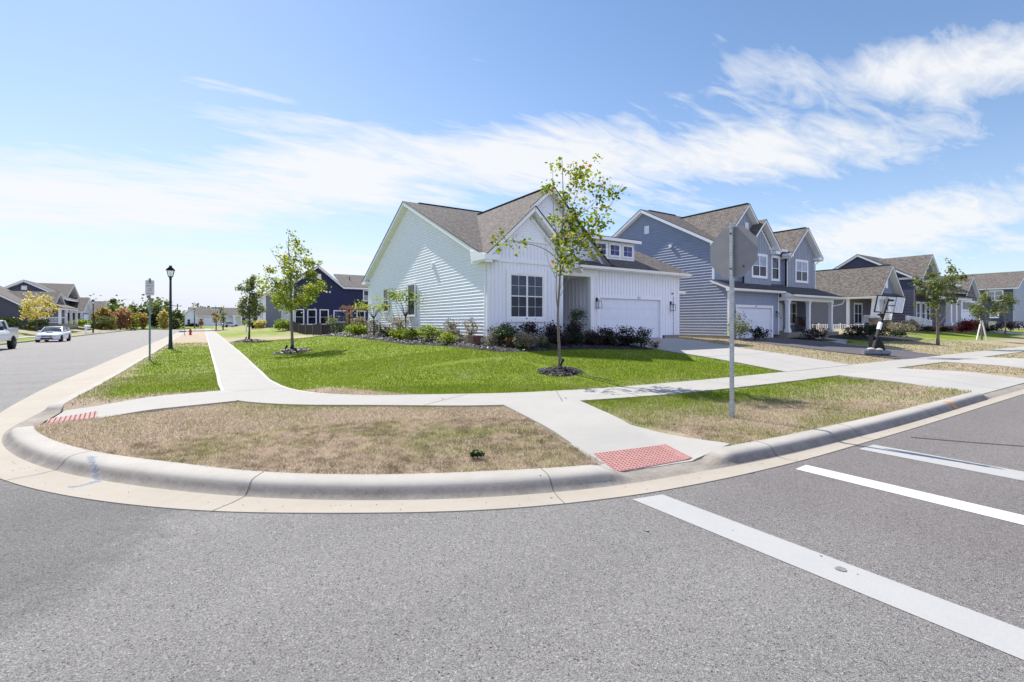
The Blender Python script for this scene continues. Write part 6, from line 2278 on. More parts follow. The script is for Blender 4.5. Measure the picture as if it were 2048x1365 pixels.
# ================================================================ houses of the street that runs away
def blue_house():
    h = thing('house', 'deep navy two-storey house behind the dark fence, with three white windows in a row', 'house', (10.2, 68, 0.8))
    Y = 68.0
    lap_wall('wall', 'y', Y, -1, 9.95, 24, .95, [(9.95, 6.75), (13.0, 9.25), (16.0, 6.75), (24, 6.75)], M['navy'], h, pitch=.17, d=.02)
    batten_wall('wall', 'x', 9.93, -1, Y + .02, 79, .95, 6.6, M['pale_blue'], h, pitch=.5)
    f = MB(); f.box(9.7, 9.9, Y + .1, 79, .4, 1.9); f.build('stone_base', M['stone'], h)
    t = MB(); t.box(9.86, 10.04, Y - .04, Y + .12, .95, 6.7); t.build('corner_trim', M['white_trim'], h)
    for a, b in ((10.2, 11.2), (11.75, 12.75), (13.3, 14.3)):
        window(h, 'y', Y - .018, -1, a, b, 1.6, 3.5, trim=.10)
    window(h, 'y', Y - .018, -1, 15.1, 16.7, 1.9, 3.4, trim=.1, hung=False, glass='glass_blue'); window(h, 'y', Y - .018, -1, 18.2, 19.2, 1.75, 3.4, trim=.1)
    window(h, 'y', Y - .018, -1, 19.1, 20.1, 4.9, 6.3, trim=.1, glass='glass_pale', top_glass='glass_blind')
    for yy in (70.5, 72.6):
        window(h, 'x', 9.91, -1, yy, yy + .8, 1.8, 4.1, trim=.1, glass='glass')
    mb = MB(); mb.box(12.85, 13.4, Y - .05, Y - .02, 7.7, 8.35); mb.build('gable_vent', M['white_trim'], h)
    for x in (14.0, 14.42):
        mb = MB(); mb.box(x, x + .2, Y - .12, Y - .02, 5.85, 6.05); mb.build('wall_vent', M['white_trim'], h)
    gable_y(h, 9.5, 16.35, 6.72, 6.72, 13.0, 9.45, Y - .4, 79.5, fascia=.25)
    gable_x(h, Y - .4, 80, 6.72, 6.72, 73.8, 9.0, 16.3, 25, fascia=.25, sides='F')
    v = MB(); v.tube([(17.9, 71.0, 7.6), (17.9, 71.0, 8.5)], .06, 6); v.build('vent_pipe', M['drip'], h)


blue_house()


def pergola():
    t = thing('pergola', 'cedar pergola with curved braces in the yard behind the white corner house', 'pergola', (16.5, 60, 0.6))
    z0, zt = .5, 3.75
    for (x, y) in ((14.6, 59.0), (19.5, 59.0), (16.0, 62.5), (20.9, 62.5)):
        p = MB(); p.box(x - .12, x + .12, y - .12, y + .12, z0, zt); p.build('post', M['cedar'], t)
    for y, xa, xb in ((59.0, 13.9, 20.2), (62.5, 15.3, 21.6)):
        b = MB(); b.box(xa, xb, y - .16, y - .121, zt - .25, zt + .05); b.box(xa, xb, y + .121, y + .16, zt - .25, zt + .05); b.build('beam', M['cedar'], t)
    r = MB()
    for k in range(10):
        x = 13.95 + k * .72
        r.bar((x, 58.5, zt + .12), (x + 1.5, 63.0, zt + .12), .05, .14, up=(0, 0, 1))
    tag(r.build('rafters', M['cedar'], t), kind='stuff')
    for (x, y) in ((14.6, 59.0), (19.5, 59.0)):
        for s in (-1, 1):
            b = MB(); b.bar((x + s * .12, y, zt - 1.0), (x + s * .9, y, zt - .2), .09, .12, up=(0, 1, 0)); b.build('brace', M['cedar'], t)
    s = thing('string_lights', 'row of white globe bulbs strung under the cedar pergola beam', 'string lights', (14.6, 58.7, 3.2))
    w_ = MB(); pts = []
    for k in range(25):
        x = 13.9 + k * .26; pts.append((x, 58.78, zt - .28 - .18 * abs(math.sin(k * PI / 8))))
    w_.tube(pts, .012, 5); w_.build('cable', M['black_metal'], s)
    for k in range(1, 25, 3):
        b = MB(); x, y, z = pts[k]; b.lathe((x, y, z - .16), [(.005, 0), (.055, .04), (.06, .08), (.02, .14)], 8); b.build('bulb', M['bulb'], s)


pergola()


def fence():
    """dark picket fence with dipped tops"""
    t = thing('fence', 'dark brown picket fence with scalloped tops between the yards', 'fence', (11.2, 56.5, .3))
    runs = [((9.7, 66.5), (11.1, 56.4), 34), ((11.1, 56.4), (21.0, 56.4), 40)]
    for ri, ((xa, ya_), (xb, yb_), n) in enumerate(runs):
        r = MB(); p = MB()
        L = math.hypot(xb - xa, yb_ - ya_)
        for k in range(n + 1):
            u = k / n
            x, y = xa + (xb - xa) * u, ya_ + (yb_ - ya_) * u
            z = T(x, y)
            h_ = 1.42 - .28 * math.sin(u * PI) if ri == 0 else 1.25 + .75 * u ** 1.4
            dx, dy = (xb - xa) / L, (yb_ - ya_) / L
            w_ = L / n * .46
            if ri == 0: w_ = L / n * .46
            p.hexa([(x - dx * w_ + dy * .01, y - dy * w_ - dx * .01, z + .06), (x + dx * w_ + dy * .01, y + dy * w_ - dx * .01, z + .06), (x + dx * w_ - dy * .01, y + dy * w_ + dx * .01, z + .06), (x - dx * w_ - dy * .01, y - dy * w_ + dx * .01, z + .06),
                    (x - dx * w_ + dy * .01, y - dy * w_ - dx * .01, z + h_), (x + dx * w_ + dy * .01, y + dy * w_ - dx * .01, z + h_), (x + dx * w_ - dy * .01, y + dy * w_ + dx * .01, z + h_), (x - dx * w_ - dy * .01, y - dy * w_ + dx * .01, z + h_)])
        for zz in (.3, .95):
            r.bar((xa, ya_ + .05, T(xa, ya_) + zz), (xb, yb_ + .05, T(xb, yb_) + zz), .05, .09)
        r.build('rail', M['fence'], t)
        tag(p.build('pickets', M['fence'], t), kind='stuff')
        for u in ((0, .25, .5, .75, 1) if ri == 0 else (.25, .5, .75, 1)):
            x, y = xa + (xb - xa) * u, ya_ + (yb_ - ya_) * u
            q = MB(); q.box(x - .06, x + .06, y - .08, y + .04, T(x, y) - .1, T(x, y) + (1.35 if ri == 0 else 1.45 + .7 * u)); q.build('post', M['bark'], t)


fence()


def simple_house(label, Y, x0, x1, zb, ez, xa, za, m, depth, side='white_vinyl', extra=None, name='house', trimcol='white_trim', rx0=None):
    """house with a gable end facing the camera side (-Y)"""
    h = thing(name, label, 'house', (x0, Y, zb))
    lap_wall('wall', 'y', Y, -1, x0, x1, zb, [(x0, ez), (xa, za), (x1, ez)] if za else ez, M[m], h, pitch=.2, d=.014)
    lap_wall('wall', 'x', x0, -1, Y + .02, Y + depth, zb, ez, M[side], h, pitch=.2, d=.014)
    t = MB(); t.box(x0 - .05, x0 + .15, Y - .05, Y + .15, zb, ez); t.box(x1 - .15, x1 + .05, Y - .05, Y + .1, zb, ez); t.build('corner_trim', M[trimcol], h)
    if za: gable_y(h, x0 - .4, x1 + .4, ez - .02, ez - .02, xa, za + .2, Y - .4, Y + depth + .4, fascia=.25)
    return h


g = simple_house('mid grey two-storey house wall showing behind the full leafy tree', 92, 9.0, 15.5, 1.0, 6.3, 12.2, 8.9, 'grey_side', 11)
window(g, 'x', 8.98, -1, 95, 96.3, 1.6, 3.6, trim=.15); window(g, 'x', 8.98, -1, 98, 99.3, 1.6, 3.6, trim=.15)
g = simple_house('small pale house with a columned porch beyond the parked silver car', 160, 7.6, 15.6, .6, 4.0, 11.4, 6.6, 'white_vinyl', 9)
window(g, 'y', 159.97, -1, 9.6, 10.6, 1.3, 3.2, trim=.2); window(g, 'y', 159.97, -1, 12.6, 13.6, 1.3, 3.2, trim=.2)
mb = MB(); mb.box(7.3, 12.2, 157.6, 159.9, 3.5, 3.9); mb.build('porch_roof', M['white_trim'], g)
for x in (7.6, 9.4, 11.9):
    mb = MB(); mb.box(x - .15, x + .15, 157.7, 158, .6, 3.5); mb.build('column', M['white_trim'], g)
slope('roof', [(7.2, 157.4, 3.95), (12.3, 157.4, 3.95), (12.3, 160, 4.9), (7.2, 160, 4.9)], 'shingle', g)

# the white house that closes the street
w1_ = thing('house', 'white house with twin gables closing off the far end of the street', 'house', (-4.2, 165, .7))
lap_wall('wall', 'y', 165, -1, -4.3, -1.0, .7, [(-4.3, 3.9), (-2.85, 5.7), (-1.3, 3.9), (-1.0, 3.9)], M['white_vinyl'], w1_, pitch=.2)
lap_wall('wall', 'y', 165.5, -1, -1.0, 13.0, .7, 3.7, M['white_vinyl'], w1_, pitch=.2)
window(w1_, 'y', 164.97, -1, -3.65, -2.95, 1.3, 2.7, trim=.15)
gable_y(w1_, -4.7, -.9, 3.85, 3.85, -2.85, 5.95, 164.4, 172, fascia=.25)
gable_x(w1_, 165.0, 178, 3.8, 3.8, 171, 6.3, -3.6, 13.4, fascia=.25, sides='F')
lap_wall('dormer', 'y', 166.3, -1, 2.2, 5.0, 4.2, 5.3, M['white_trim'], w1_, pitch=.2)
for a in (2.4, 3.3, 4.2):
    window(w1_, 'y', 166.28, -1, a, a + .6, 4.4, 5.1, trim=.06, hung=False)
slope('roof', [(2.0, 166.0, 5.35), (5.2, 166.0, 5.35), (5.2, 169, 5.9), (2.0, 169, 5.9)], 'shingle', w1_)
gable_y(w1_, 6.5, 12.5, 3.75, 3.75, 9.5, 6.2, 164.6, 172, fascia=.25)
lap_wall('wall', 'y', 165.1, -1, 6.9, 12.1, .7, [(6.9, 3.8), (9.5, 5.9), (12.1, 3.8)], M['white_vinyl'], w1_, pitch=.2)


# ================================================================ dark houses across the street
def west_a():
    h = thing('house', 'dark slate house with a long low gable and a white railed porch across the street', 'house', (-20, 93, 1.4))
    Y = 93
    sl = .62
    # gable end facing the camera, apex beyond the view
    lap_wall('wall', 'y', Y, -1, -36.6, -20.1, 1.3, [(-36.6, 3.6), (-28.3, 8.6), (-20.1, 3.75)], M['charcoal'], h, pitch=.18)
    gable_y(h, -37.1, -19.5, 3.4, 3.4, -28.3, 8.85, Y - .5, 104, fascia=.25)
    # cross wing with ridge along x
    gable_x(h, 96.0, 106, 3.75, 3.75, 101.2, 6.55, -28, -18.6, fascia=.25)
    lap_wall('wall', 'x', -19.0, 1, 96.3, 105.7, 1.4, [(96.3, 3.9), (101.2, 6.3), (105.7, 3.9)], M['dusk'], h, pitch=.2)
    # porch on the street side
    mb = MB(); mb.box(-20.0, -17.2, 93.6, 105, 1.0, 1.6); mb.build('porch_floor', M['found'], h)
    for y in (93.8, 97.5, 100.8, 104.6):
        mb = MB(); mb.box(-17.5, -17.22, y - .14, y + .14, 1.6, 3.7); mb.build('column', M['white_trim'], h)
    mb = MB(); mb.box(-17.6, -17.2, 93.5, 105, 3.7, 3.95); mb.box(-19.9, -17.6, 93.5, 93.8, 3.7, 3.95); mb.build('beam', M['white_trim'], h)
    slope('roof', [(-17.0, 93.3, 3.97), (-17.0, 105.3, 3.97), (-20, 105.3, 5.2), (-20, 93.3, 5.2)], 'shingle', h)
    mb = MB(); mb.box(-19.9, -17.3, 93.62, 93.70, 2.5, 2.6); mb.box(-19.9, -17.3, 93.62, 93.70, 1.75, 1.82); mb.box(-17.4, -17.3, 93.8, 97.3, 2.5, 2.6)
    mb.build('rail', M['white_trim'], h)
    mb = MB()
    for k in range(17): mb.box(-19.85 + k * .155, -19.80 + k * .155, 93.63, 93.68, 1.75, 2.5)
    tag(mb.build('balusters', M['white_trim'], h), kind='stuff')
    mb = MB(); mb.box(-24.6, -24.3, Y - .1, Y - .02, 3.2, 3.5); mb.build('wall_vent', M['white_trim'], h)


west_a()


def west_b():
    h = thing('house', 'tall charcoal house with a square white gable vent behind the railed porch across the street', 'house', (-20.5, 112, 1.4))
    lap_wall('wall', 'y', 112, -1, -29.4, -20.8, 1.4, [(-29.4, 6.2), (-25.1, 8.5), (-20.8, 6.2)], M['dusk'], h, pitch=.2)
    mb = MB(); mb.box(-25.5, -24.8, 111.9, 111.97, 7.3, 8.0); mb.build('gable_vent', M['white_trim'], h)
    gable_y(h, -30.2, -19.6, 5.95, 5.95, -25.1, 8.95, 111.3, 124, fascia=.3)
    lap_wall('wall', 'x', -20.8, 1, 112.02, 124, 1.4, 6.2, M['dusk'], h, pitch=.2)
    gable_x(h, 114, 126, 6.2, 6.2, 120, 9.0, -26, -20.2, fascia=.3)
    # low garage wing
    lap_wall('wall', 'y', 117, -1, -21.9, -18.9, 1.4, 3.9, M['charcoal'], h, pitch=.2)
    lap_wall('wall', 'x', -18.9, 1, 117.02, 127, 1.4, [(117, 3.9), (122, 6.4), (127, 3.9)], M['pale_blue'], h, pitch=.2)
    gable_x(h, 116.6, 127.4, 3.9, 3.9, 122, 6.6, -22.3, -18.3, fascia=.3)
    garage_door(h, 'x', -18.87, 1, 119.6, 124.4, 1.2, 3.4, inset=-.03)
    mb = MB(); mb.box(-18.86, -18.82, 121.5, 122.4, 4.5, 5.4); mb.build('gable_vent', M['white_trim'], h)


west_b()
h = thing('house', 'beige-roofed cottage with stout white porch columns beyond the charcoal house', 'house', (-19, 136, 1.4))
lap_wall('wall', 'y', 136, -1, -26, -19.6, 1.4, 4.2, M['pale_blue'], h, pitch=.2)
gable_x(h, 133.5, 143, 4.1, 4.1, 138.5, 6.5, -26.5, -18.0, fascia=.3)
for x, y in ((-18.4, 133.9), (-21.3, 133.9), (-18.4, 137)):
    mb = MB(); mb.hexa([(x - .45, y - .45, 1.3), (x + .45, y - .45, 1.3), (x + .45, y + .45, 1.3), (x - .45, y + .45, 1.3), (x - .25, y - .25, 4), (x + .25, y - .25, 4), (x + .25, y + .25, 4), (x - .25, y + .25, 4)]); mb.build('column', M['cream_trim'], h)
# ================================================================ trees and plants
RX, RY = math.cos(R(YAW)), -math.sin(R(YAW))          # horizontal axis across the view
DX, DY = math.sin(R(YAW)), math.cos(R(YAW))


def leaf_cloud(clumps, n, size, seed, flat=0.0, shape='kite', fold=.35):
    """clumps: (x,y,z,rx,ry,rz,weight) -> verts, faces, v. leaves sit on small twig clusters inside each clump"""
    r = np.random.default_rng(seed)
    c = np.array(clumps, dtype=float)
    wts = c[:, 6] / c[:, 6].sum()
    k = r.choice(len(c), n, p=wts)
    # sub clusters
    ncl = max(6, n // 14)
    kc = r.choice(len(c), ncl, p=wts)
    g = r.normal(size=(ncl, 3)); g /= np.linalg.norm(g, axis=1)[:, None]
    g *= (r.random(ncl) ** .45)[:, None]
    cc = c[kc, :3] + g * c[kc, 3:6]
    pick = r.integers(0, ncl, n)
    sp = np.minimum.reduce([c[kc, 3], c[kc, 4], c[kc, 5]])[pick] * .42 + size * .6
    p = cc[pick] + r.normal(size=(n, 3)) * (sp * .62)[:, None]
    # orientation
    a = r.uniform(0, 2 * PI, n)
    u = np.stack([np.cos(a), np.sin(a), r.uniform(-.9, .35, n)], 1)
    u /= np.linalg.norm(u, axis=1)[:, None]
    w_ = r.normal(size=(n, 3)); w_[:, 2] += flat
    v = np.cross(u, w_); v /= np.linalg.norm(v, axis=1)[:, None]
    nrm = np.cross(u, v)
    s = size * r.uniform(.6, 1.25, n)
    L = u * s[:, None]; W = v * (s * .42)[:, None]; Nn = nrm * (s * fold * .3)[:, None]
    V = np.stack([p - L * .5, p + W + Nn - L * .05, p + L * .5, p - W + Nn - L * .05], 1).reshape(-1, 3)
    i = np.arange(n) * 4
    F = np.concatenate([np.stack([i, i + 1, i + 2], 1), np.stack([i, i + 2, i + 3], 1)])
    tone = np.clip(r.beta(2.2, 2.6, n) + r.normal(0, .12, ncl)[pick], 0, .93)
    rare = r.random(n)
    tone = np.where(rare > .965, r.uniform(.93, 1, n), tone)
    return V, F, np.repeat(tone, 4)


def leaves(name, clumps, n, size, m, parent, seed, **k):
    V, F, v = leaf_cloud(clumps, n, size, seed, **k)
    return npmesh(name, V, F, M[m], parent, attrs={'v': v}, smooth=False)


def branch_path(a, b, seed, bend=.12, n=5):
    q = random.Random(seed)
    a, b = Vector(a), Vector(b)
    L = (b - a).length
    off = Vector((q.uniform(-1, 1), q.uniform(-1, 1), q.uniform(-.2, .8))) * L * bend
    return [a.lerp(b, t / n) + off * math.sin(PI * t / n) + Vector((q.uniform(-1, 1), q.uniform(-1, 1), 0)) * L * .012 for t in range(n + 1)]


def young_tree(name, label, base, trunk, branches, clumps, nleaf, lsize, leafm, r0, group=None, seed=1, bark='bark', depth=.8, flat=.4, rk=1.0):
    """trunk/branches/clumps are given as (across, up[, away]) metres from the base, across = along the view's horizontal"""
    x0, y0 = base[0], base[1]
    z0 = T(x0, y0) if len(base) < 3 else base[2]
    q = random.Random(seed)
    def P(u, z, d=0.0): return (x0 + RX * u + DX * d, y0 + RY * u + DY * d, z0 + z)
    t = thing(name, label, 'tree', (x0, y0, z0), 0, group)
    tp = [Vector(P(*p)) for p in trunk]
    tp = catmull(tp, 4)
    n = len(tp)
    mb = MB()
    rad = [r0 * (1.25 - .25 * min(1, k / 3)) * (1 - .86 * (k / (n - 1)) ** 1.1) for k in range(n)]
    mb.tube(tp, rad, 9); tr = mb.build('trunk', M[bark], t)
    for i, br in enumerate(branches):
        pts = [Vector(P(*p)) for p in br[1:]]
        pts = catmull(pts, 4) if len(pts) > 2 else [Vector(p) for p in branch_path(pts[0], pts[1], seed * 31 + i)]
        m_ = len(pts)
        mb = MB(); mb.tube(pts, [br[0] * (1 - .75 * k / (m_ - 1)) for k in range(m_)], 6); mb.build('branch', M[bark], t)
    cl = []
    for (u, z, r, *rest) in [(c[0], c[1], c[2] * rk) + tuple(c[3:]) for c in clumps]:
        d = rest[0] if rest else q.uniform(-1, 1) * depth
        x, y, zz = P(u, z, d)
        cl.append((x, y, zz, r, r, r * .9, r ** 2))
    leaves('crown', cl, nleaf, lsize, leafm, t, seed, flat=flat)
    return t


def px(base, x0, y0):
    s = (base[0] * math.sin(R(YAW)) + base[1] * math.cos(R(YAW))) / 955
    return lambda x, y, *d: ((x - x0) * s, (y0 - y) * s) + tuple(d)


# --- the lone tulip tree on the front lawn
K = px((8.9, 11.12), 1120, 742)
tr = [K(1120, 742), K(1119, 700), K(1117, 660), K(1116, 625), K(1118, 590), K(1121, 540, .05), K(1124, 480, .08), K(1127, 420, .05), K(1126, 365, 0), K(1124, 312, 0)]
brs = [(.020, K(1117, 628), K(1113, 590), K(1112, 560, -.1), K(1115, 510, -.2), K(1106, 430, -.3), K(1104, 345, -.3)),
       (.022, K(1122, 545, .05), K(1134, 514, .1), K(1160, 487, .2), K(1190, 459, .3), K(1222, 410, .35), K(1252, 358, .4)),
       (.014, K(1119, 522), K(1095, 501, -.1), K(1072, 492, -.2), K(1045, 488, -.3), K(1005, 480, -.35), K(975, 478, -.4)),
       (.009, K(1121, 590), K(1137, 560, .1), K(1152, 536, .2), K(1172, 520, .25)),
       (.009, K(1116, 600), K(1122, 570, -.15), K(1140, 545, -.3), K(1150, 528, -.3)),
       (.008, K(1113, 556), K(1098, 520, .15), K(1092, 480, .2), K(1094, 445, .2)),
       (.013, K(1126, 450), K(1142, 420, .2), K(1160, 370, .35), K(1180, 318, .4)),
       (.012, K(1126, 470), K(1150, 440, -.3), K(1180, 415, -.5), K(1205, 385, -.6)),
       (.010, K(1128, 420), K(1140, 385, -.3), K(1158, 345, -.4)),
       (.010, K(1124, 500), K(1150, 478, .5), K(1170, 470, .7)),
       (.010, K(1122, 540), K(1150, 520, -.3), K(1185, 506, -.5), K(1232, 492, -.6)),
       (.008, K(1124, 480), K(1108, 455, -.3), K(1098, 430, -.4))]
cls = [K(1108, 345), K(1100, 375), K(1125, 395), K(1112, 330), K(1160, 345), K(1182, 322), K(1168, 375), K(1148, 360), K(1198, 395), K(1218, 385), K(1248, 362), K(1205, 425), K(1180, 430),
       K(1150, 415), K(1130, 440), K(1110, 435), K(1160, 455), K(1198, 448), K(1215, 440), K(1120, 480), K(1104, 470), K(1145, 490), K(1172, 485), K(1190, 500), K(1128, 520), K(1112, 545), K(1150, 525), K(1170, 545), K(1128, 565),
       K(1230, 492), K(985, 478), K(1000, 492), K(1020, 490), K(1045, 482), K(1062, 478), K(1036, 502), K(1003, 460), K(970, 470), K(1118, 605), K(1155, 500), K(1135, 465)]
rs = [.26, .22, .30, .14, .34, .20, .34, .28, .34, .24, .16, .30, .34, .36, .32, .22, .36, .30, .16, .32, .22, .34, .34, .22, .30, .18, .26, .14, .16, .10, .15, .17, .16, .17, .14, .13, .10, .11, .07, .28, .3]
young_tree('young_tree', 'young open tree with sparse broad leaves and one long low bough on the front lawn', (8.9, 11.12), tr, brs,
           [(c[0], c[1], r) for c, r in zip(cls, rs)], 1900, .12, 'leaf_tulip', .047, None, 3, 'bark', depth=.55, flat=.1)

# --- full maple beside the walk
K = px((3.92, 27.0), 585, 704)
tr = [K(585, 702), K(584, 660), K(583, 615), K(581, 570), K(578, 520), K(577, 470)]
brs = []; q = random.Random(9)
for (x, y, ys) in ((540, 590, 620), (630, 590, 620), (545, 550, 595), (625, 545, 595), (555, 500, 560), (605, 490, 560), (560, 610, 625), (612, 612, 625), (570, 480, 530), (640, 530, 580), (535, 565, 600)):
    brs.append((.022, K(583, ys), K(x, y, q.uniform(-.8, .8))))
cls = [K(578, 466), K(583, 480), K(575, 495), K(590, 500), K(552, 495), K(560, 515), K(604, 487), K(610, 505), K(600, 520), K(580, 525), K(565, 540), K(595, 545), K(545, 540), K(630, 530), K(638, 525), K(620, 550),
       K(540, 565), K(560, 570), K(585, 570), K(610, 575), K(630, 570), K(533, 582), K(550, 592), K(575, 592), K(600, 595), K(622, 595), K(637, 585), K(560, 605), K(590, 608), K(610, 605), K(575, 615), K(540, 600), K(627, 606)]
rs = [.28, .34, .42, .42, .30, .40, .30, .34, .42, .5, .45, .5, .34, .32, .22, .45, .42, .55, .6, .55, .45, .32, .5, .6, .6, .5, .3, .5, .5, .45, .36, .34, .3]
maple_c = [(c[0], c[1], r) for c, r in zip(cls, rs)]
young_tree('leafy_tree', 'full leafy young tree with a flame-shaped crown on the near mulch mound', (3.92, 27.0), tr, brs, maple_c, 4600, .125, 'leaf_maple', .075, 'trees along the walk', 5, 'bark', depth=.75, rk=.72)
K = px((3.37, 47.0), 497, 683)
tr = [K(497, 682), K(498, 650), K(498, 615), K(499, 580), K(499, 556)]
brs = [(.03, K(498, ys), K(x, y, q.uniform(-.8, .8))) for (x, y, ys) in ((480, 620, 640), (517, 622, 640), (484, 600, 625), (514, 600, 625), (490, 570, 600), (507, 572, 600))]
cls = [K(499, 556), K(493, 566), K(504, 568), K(498, 580), K(488, 578), K(486, 600), K(510, 592), K(499, 598), K(482, 612), K(497, 615), K(513, 612), K(519, 620), K(479, 624), K(492, 628), K(508, 628)]
rs = [.34, .42, .42, .5, .34, .45, .5, .6, .45, .6, .55, .35, .35, .5, .5]
young_tree('leafy_tree', 'narrower grey-green young tree on the farther mulch mound by the walk', (3.37, 47.0), tr, brs, [(c[0], c[1], r) for c, r in zip(cls, rs)], 3300, .16, 'leaf_greygreen', .08, 'trees along the walk', 6, 'bark_dark', depth=.7, rk=.72)

# --- right verge trees
K = px((39.88, 10.92), 1876, 690)
tr = [K(1876, 690), K(1875, 655), K(1874, 620), K(1873, 580), K(1872, 530)]
brs = [(.028, K(1875, 650), K(1860, 630, .1), K(1853, 608, .2)), (.028, K(1875, 655), K(1890, 630, -.1), K(1898, 600, -.2)), (.02, K(1874, 620), K(1850, 590, .3), K(1832, 570, .4)), (.02, K(1874, 615), K(1900, 580, .3), K(1912, 555, .4)), (.018, K(1873, 580), K(1884, 545, -.3))]
cls = [K(1880, 522), K(1874, 530), K(1890, 545), K(1868, 548), K(1880, 560), K(1862, 562), K(1900, 562), K(1912, 555), K(1840, 562), K(1832, 568), K(1850, 575), K(1870, 580), K(1890, 580), K(1905, 575), K(1842, 585), K(1860, 595), K(1880, 600), K(1852, 612), K(1866, 618), K(1848, 608), K(1862, 632)]
rs = [.22, .25, .34, .34, .4, .34, .4, .3, .3, .24, .4, .45, .45, .32, .3, .36, .34, .26, .26, .2, .14]
young_tree('verge_tree', 'young open-crowned tree on the lawn before the dark two-storey house', (39.88, 10.92), tr, brs, [(c[0], c[1], r) for c, r in zip(cls, rs)], 2100, .15, 'leaf_greygreen', .085, 'young trees before the far houses', 8, 'bark', depth=.8, rk=.85)
K = px((52.02, 11.56), 1963, 680)
tr = [K(1963, 680), K(1963, 655), K(1963, 635), K(1965, 600)]
cls = [K(1970, 590), K(1966, 600), K(1974, 602), K(1958, 612), K(1945, 603), K(1950, 622), K(1965, 620), K(1976, 618), K(1986, 619), K(1960, 634), K(1972, 630), K(1942, 626), K(1966, 645)]
rs = [.26, .3, .22, .3, .2, .3, .4, .3, .16, .36, .3, .2, .2]
t_ = young_tree('verge_tree', 'small yellow-green sapling held by two pale stakes near the navy house end', (52.02, 11.56), tr, [(.02, K(1963, 640), K(1948, 618, 0)), (.02, K(1963, 640), K(1980, 615, 0))], [(c[0], c[1], r) for c, r in zip(cls, rs)], 900, .16, 'leaf_greygreen', .06, 'young trees before the far houses', 9, 'bark', depth=.5)
for s in (-1, 1):
    mb = MB(); mb.bar((52.02 + s * .45, 11.56 - s * .2, T(52, 11.56) - .1), (52.02 + s * .1, 11.56, T(52, 11.56) + 1.55), .07); mb.build('stake', M['net'], t_)
K = px((66.2, 13.0), 2052, 672)
young_tree('verge_tree', 'leafy twigs of a young tree cut off by the edge of the photo', (66.2, 13.0), [K(2052, 672), K(2052, 640), K(2050, 600)], [(.02, K(2052, 640), K(2040, 615, 0))],
           [K(2045, 598) + (.3,), K(2038, 608) + (.3,), K(2044, 618) + (.4,), K(2056, 610) + (.5,), K(2052, 625) + (.4,), K(2036, 622) + (.25,), K(2060, 595) + (.4,)], 700, .17, 'leaf_greygreen', .06, 'young trees before the far houses', 10, 'bark', depth=.4)
# --- yellow tree across the street
K = px((-17.6, 83.0), 72, 660)
cls = [K(60, 597), K(72, 600), K(52, 608), K(68, 612), K(85, 605), K(95, 598), K(104, 608), K(98, 618), K(84, 620), K(66, 624), K(52, 622), K(46, 630), K(78, 632), K(90, 630)]
young_tree('verge_tree', 'pale yellow autumn tree standing across the street behind the white sedan', (-17.6, 83.0, 0.95), [K(74, 660), K(74, 640), K(73, 615)], [(.05, K(74, 645), K(55, 618, 0)), (.05, K(74, 645), K(95, 612, 0)), (.04, K(74, 640), K(70, 605, 0))],
           [(c[0], c[1], .75) for c in cls], 1500, .22, 'leaf_yellow', .11, None, 12, 'bark_dark', depth=1.0, rk=.8)


def wood_tree(label, cx, y, h, w_, leafm, seed, n=900, trunk=.3, group='trees beyond the end of the street', size=.5, z0=.5, shape=1.0, bare=0.0):
    t = thing('tree', label, 'tree', (cx, y, z0), 0, group)
    q = random.Random(seed)
    mb = MB(); mb.tube([(cx, y, z0 - .3), (cx + .1, y, z0 + h * .35), (cx, y, z0 + h * .7)], [.02 * h + .05, .015 * h, .005 * h], 7); mb.build('trunk', M['bark_dark'], t)
    cl = []
    for k in range(13):
        zz = trunk + (.95 - trunk) * ((k + .5) / 13) if k % 2 else q.uniform(trunk, .93)
        rr = w_ / 2 * math.sin(PI * min(1, (1 - zz) * 1.35 + .12)) ** .7 * shape
        a = q.uniform(0, 2 * PI); d = q.uniform(.2, .85) * rr
        cr = q.uniform(.20, .34) * w_ * (1.1 - .5 * zz)
        cl.append((cx + math.cos(a) * d, y + math.sin(a) * d, z0 + zz * h, cr, cr, cr * .8, cr ** 2))
    leaves('crown', cl, n, size, leafm, t, seed)
    return t


def at(px_, Y):
    t = (px_ - 1024) / 955
    d = Y / (math.cos(R(YAW)) - t * math.sin(R(YAW)))
    return t * d * math.cos(R(YAW)) + d * math.sin(R(YAW)), d


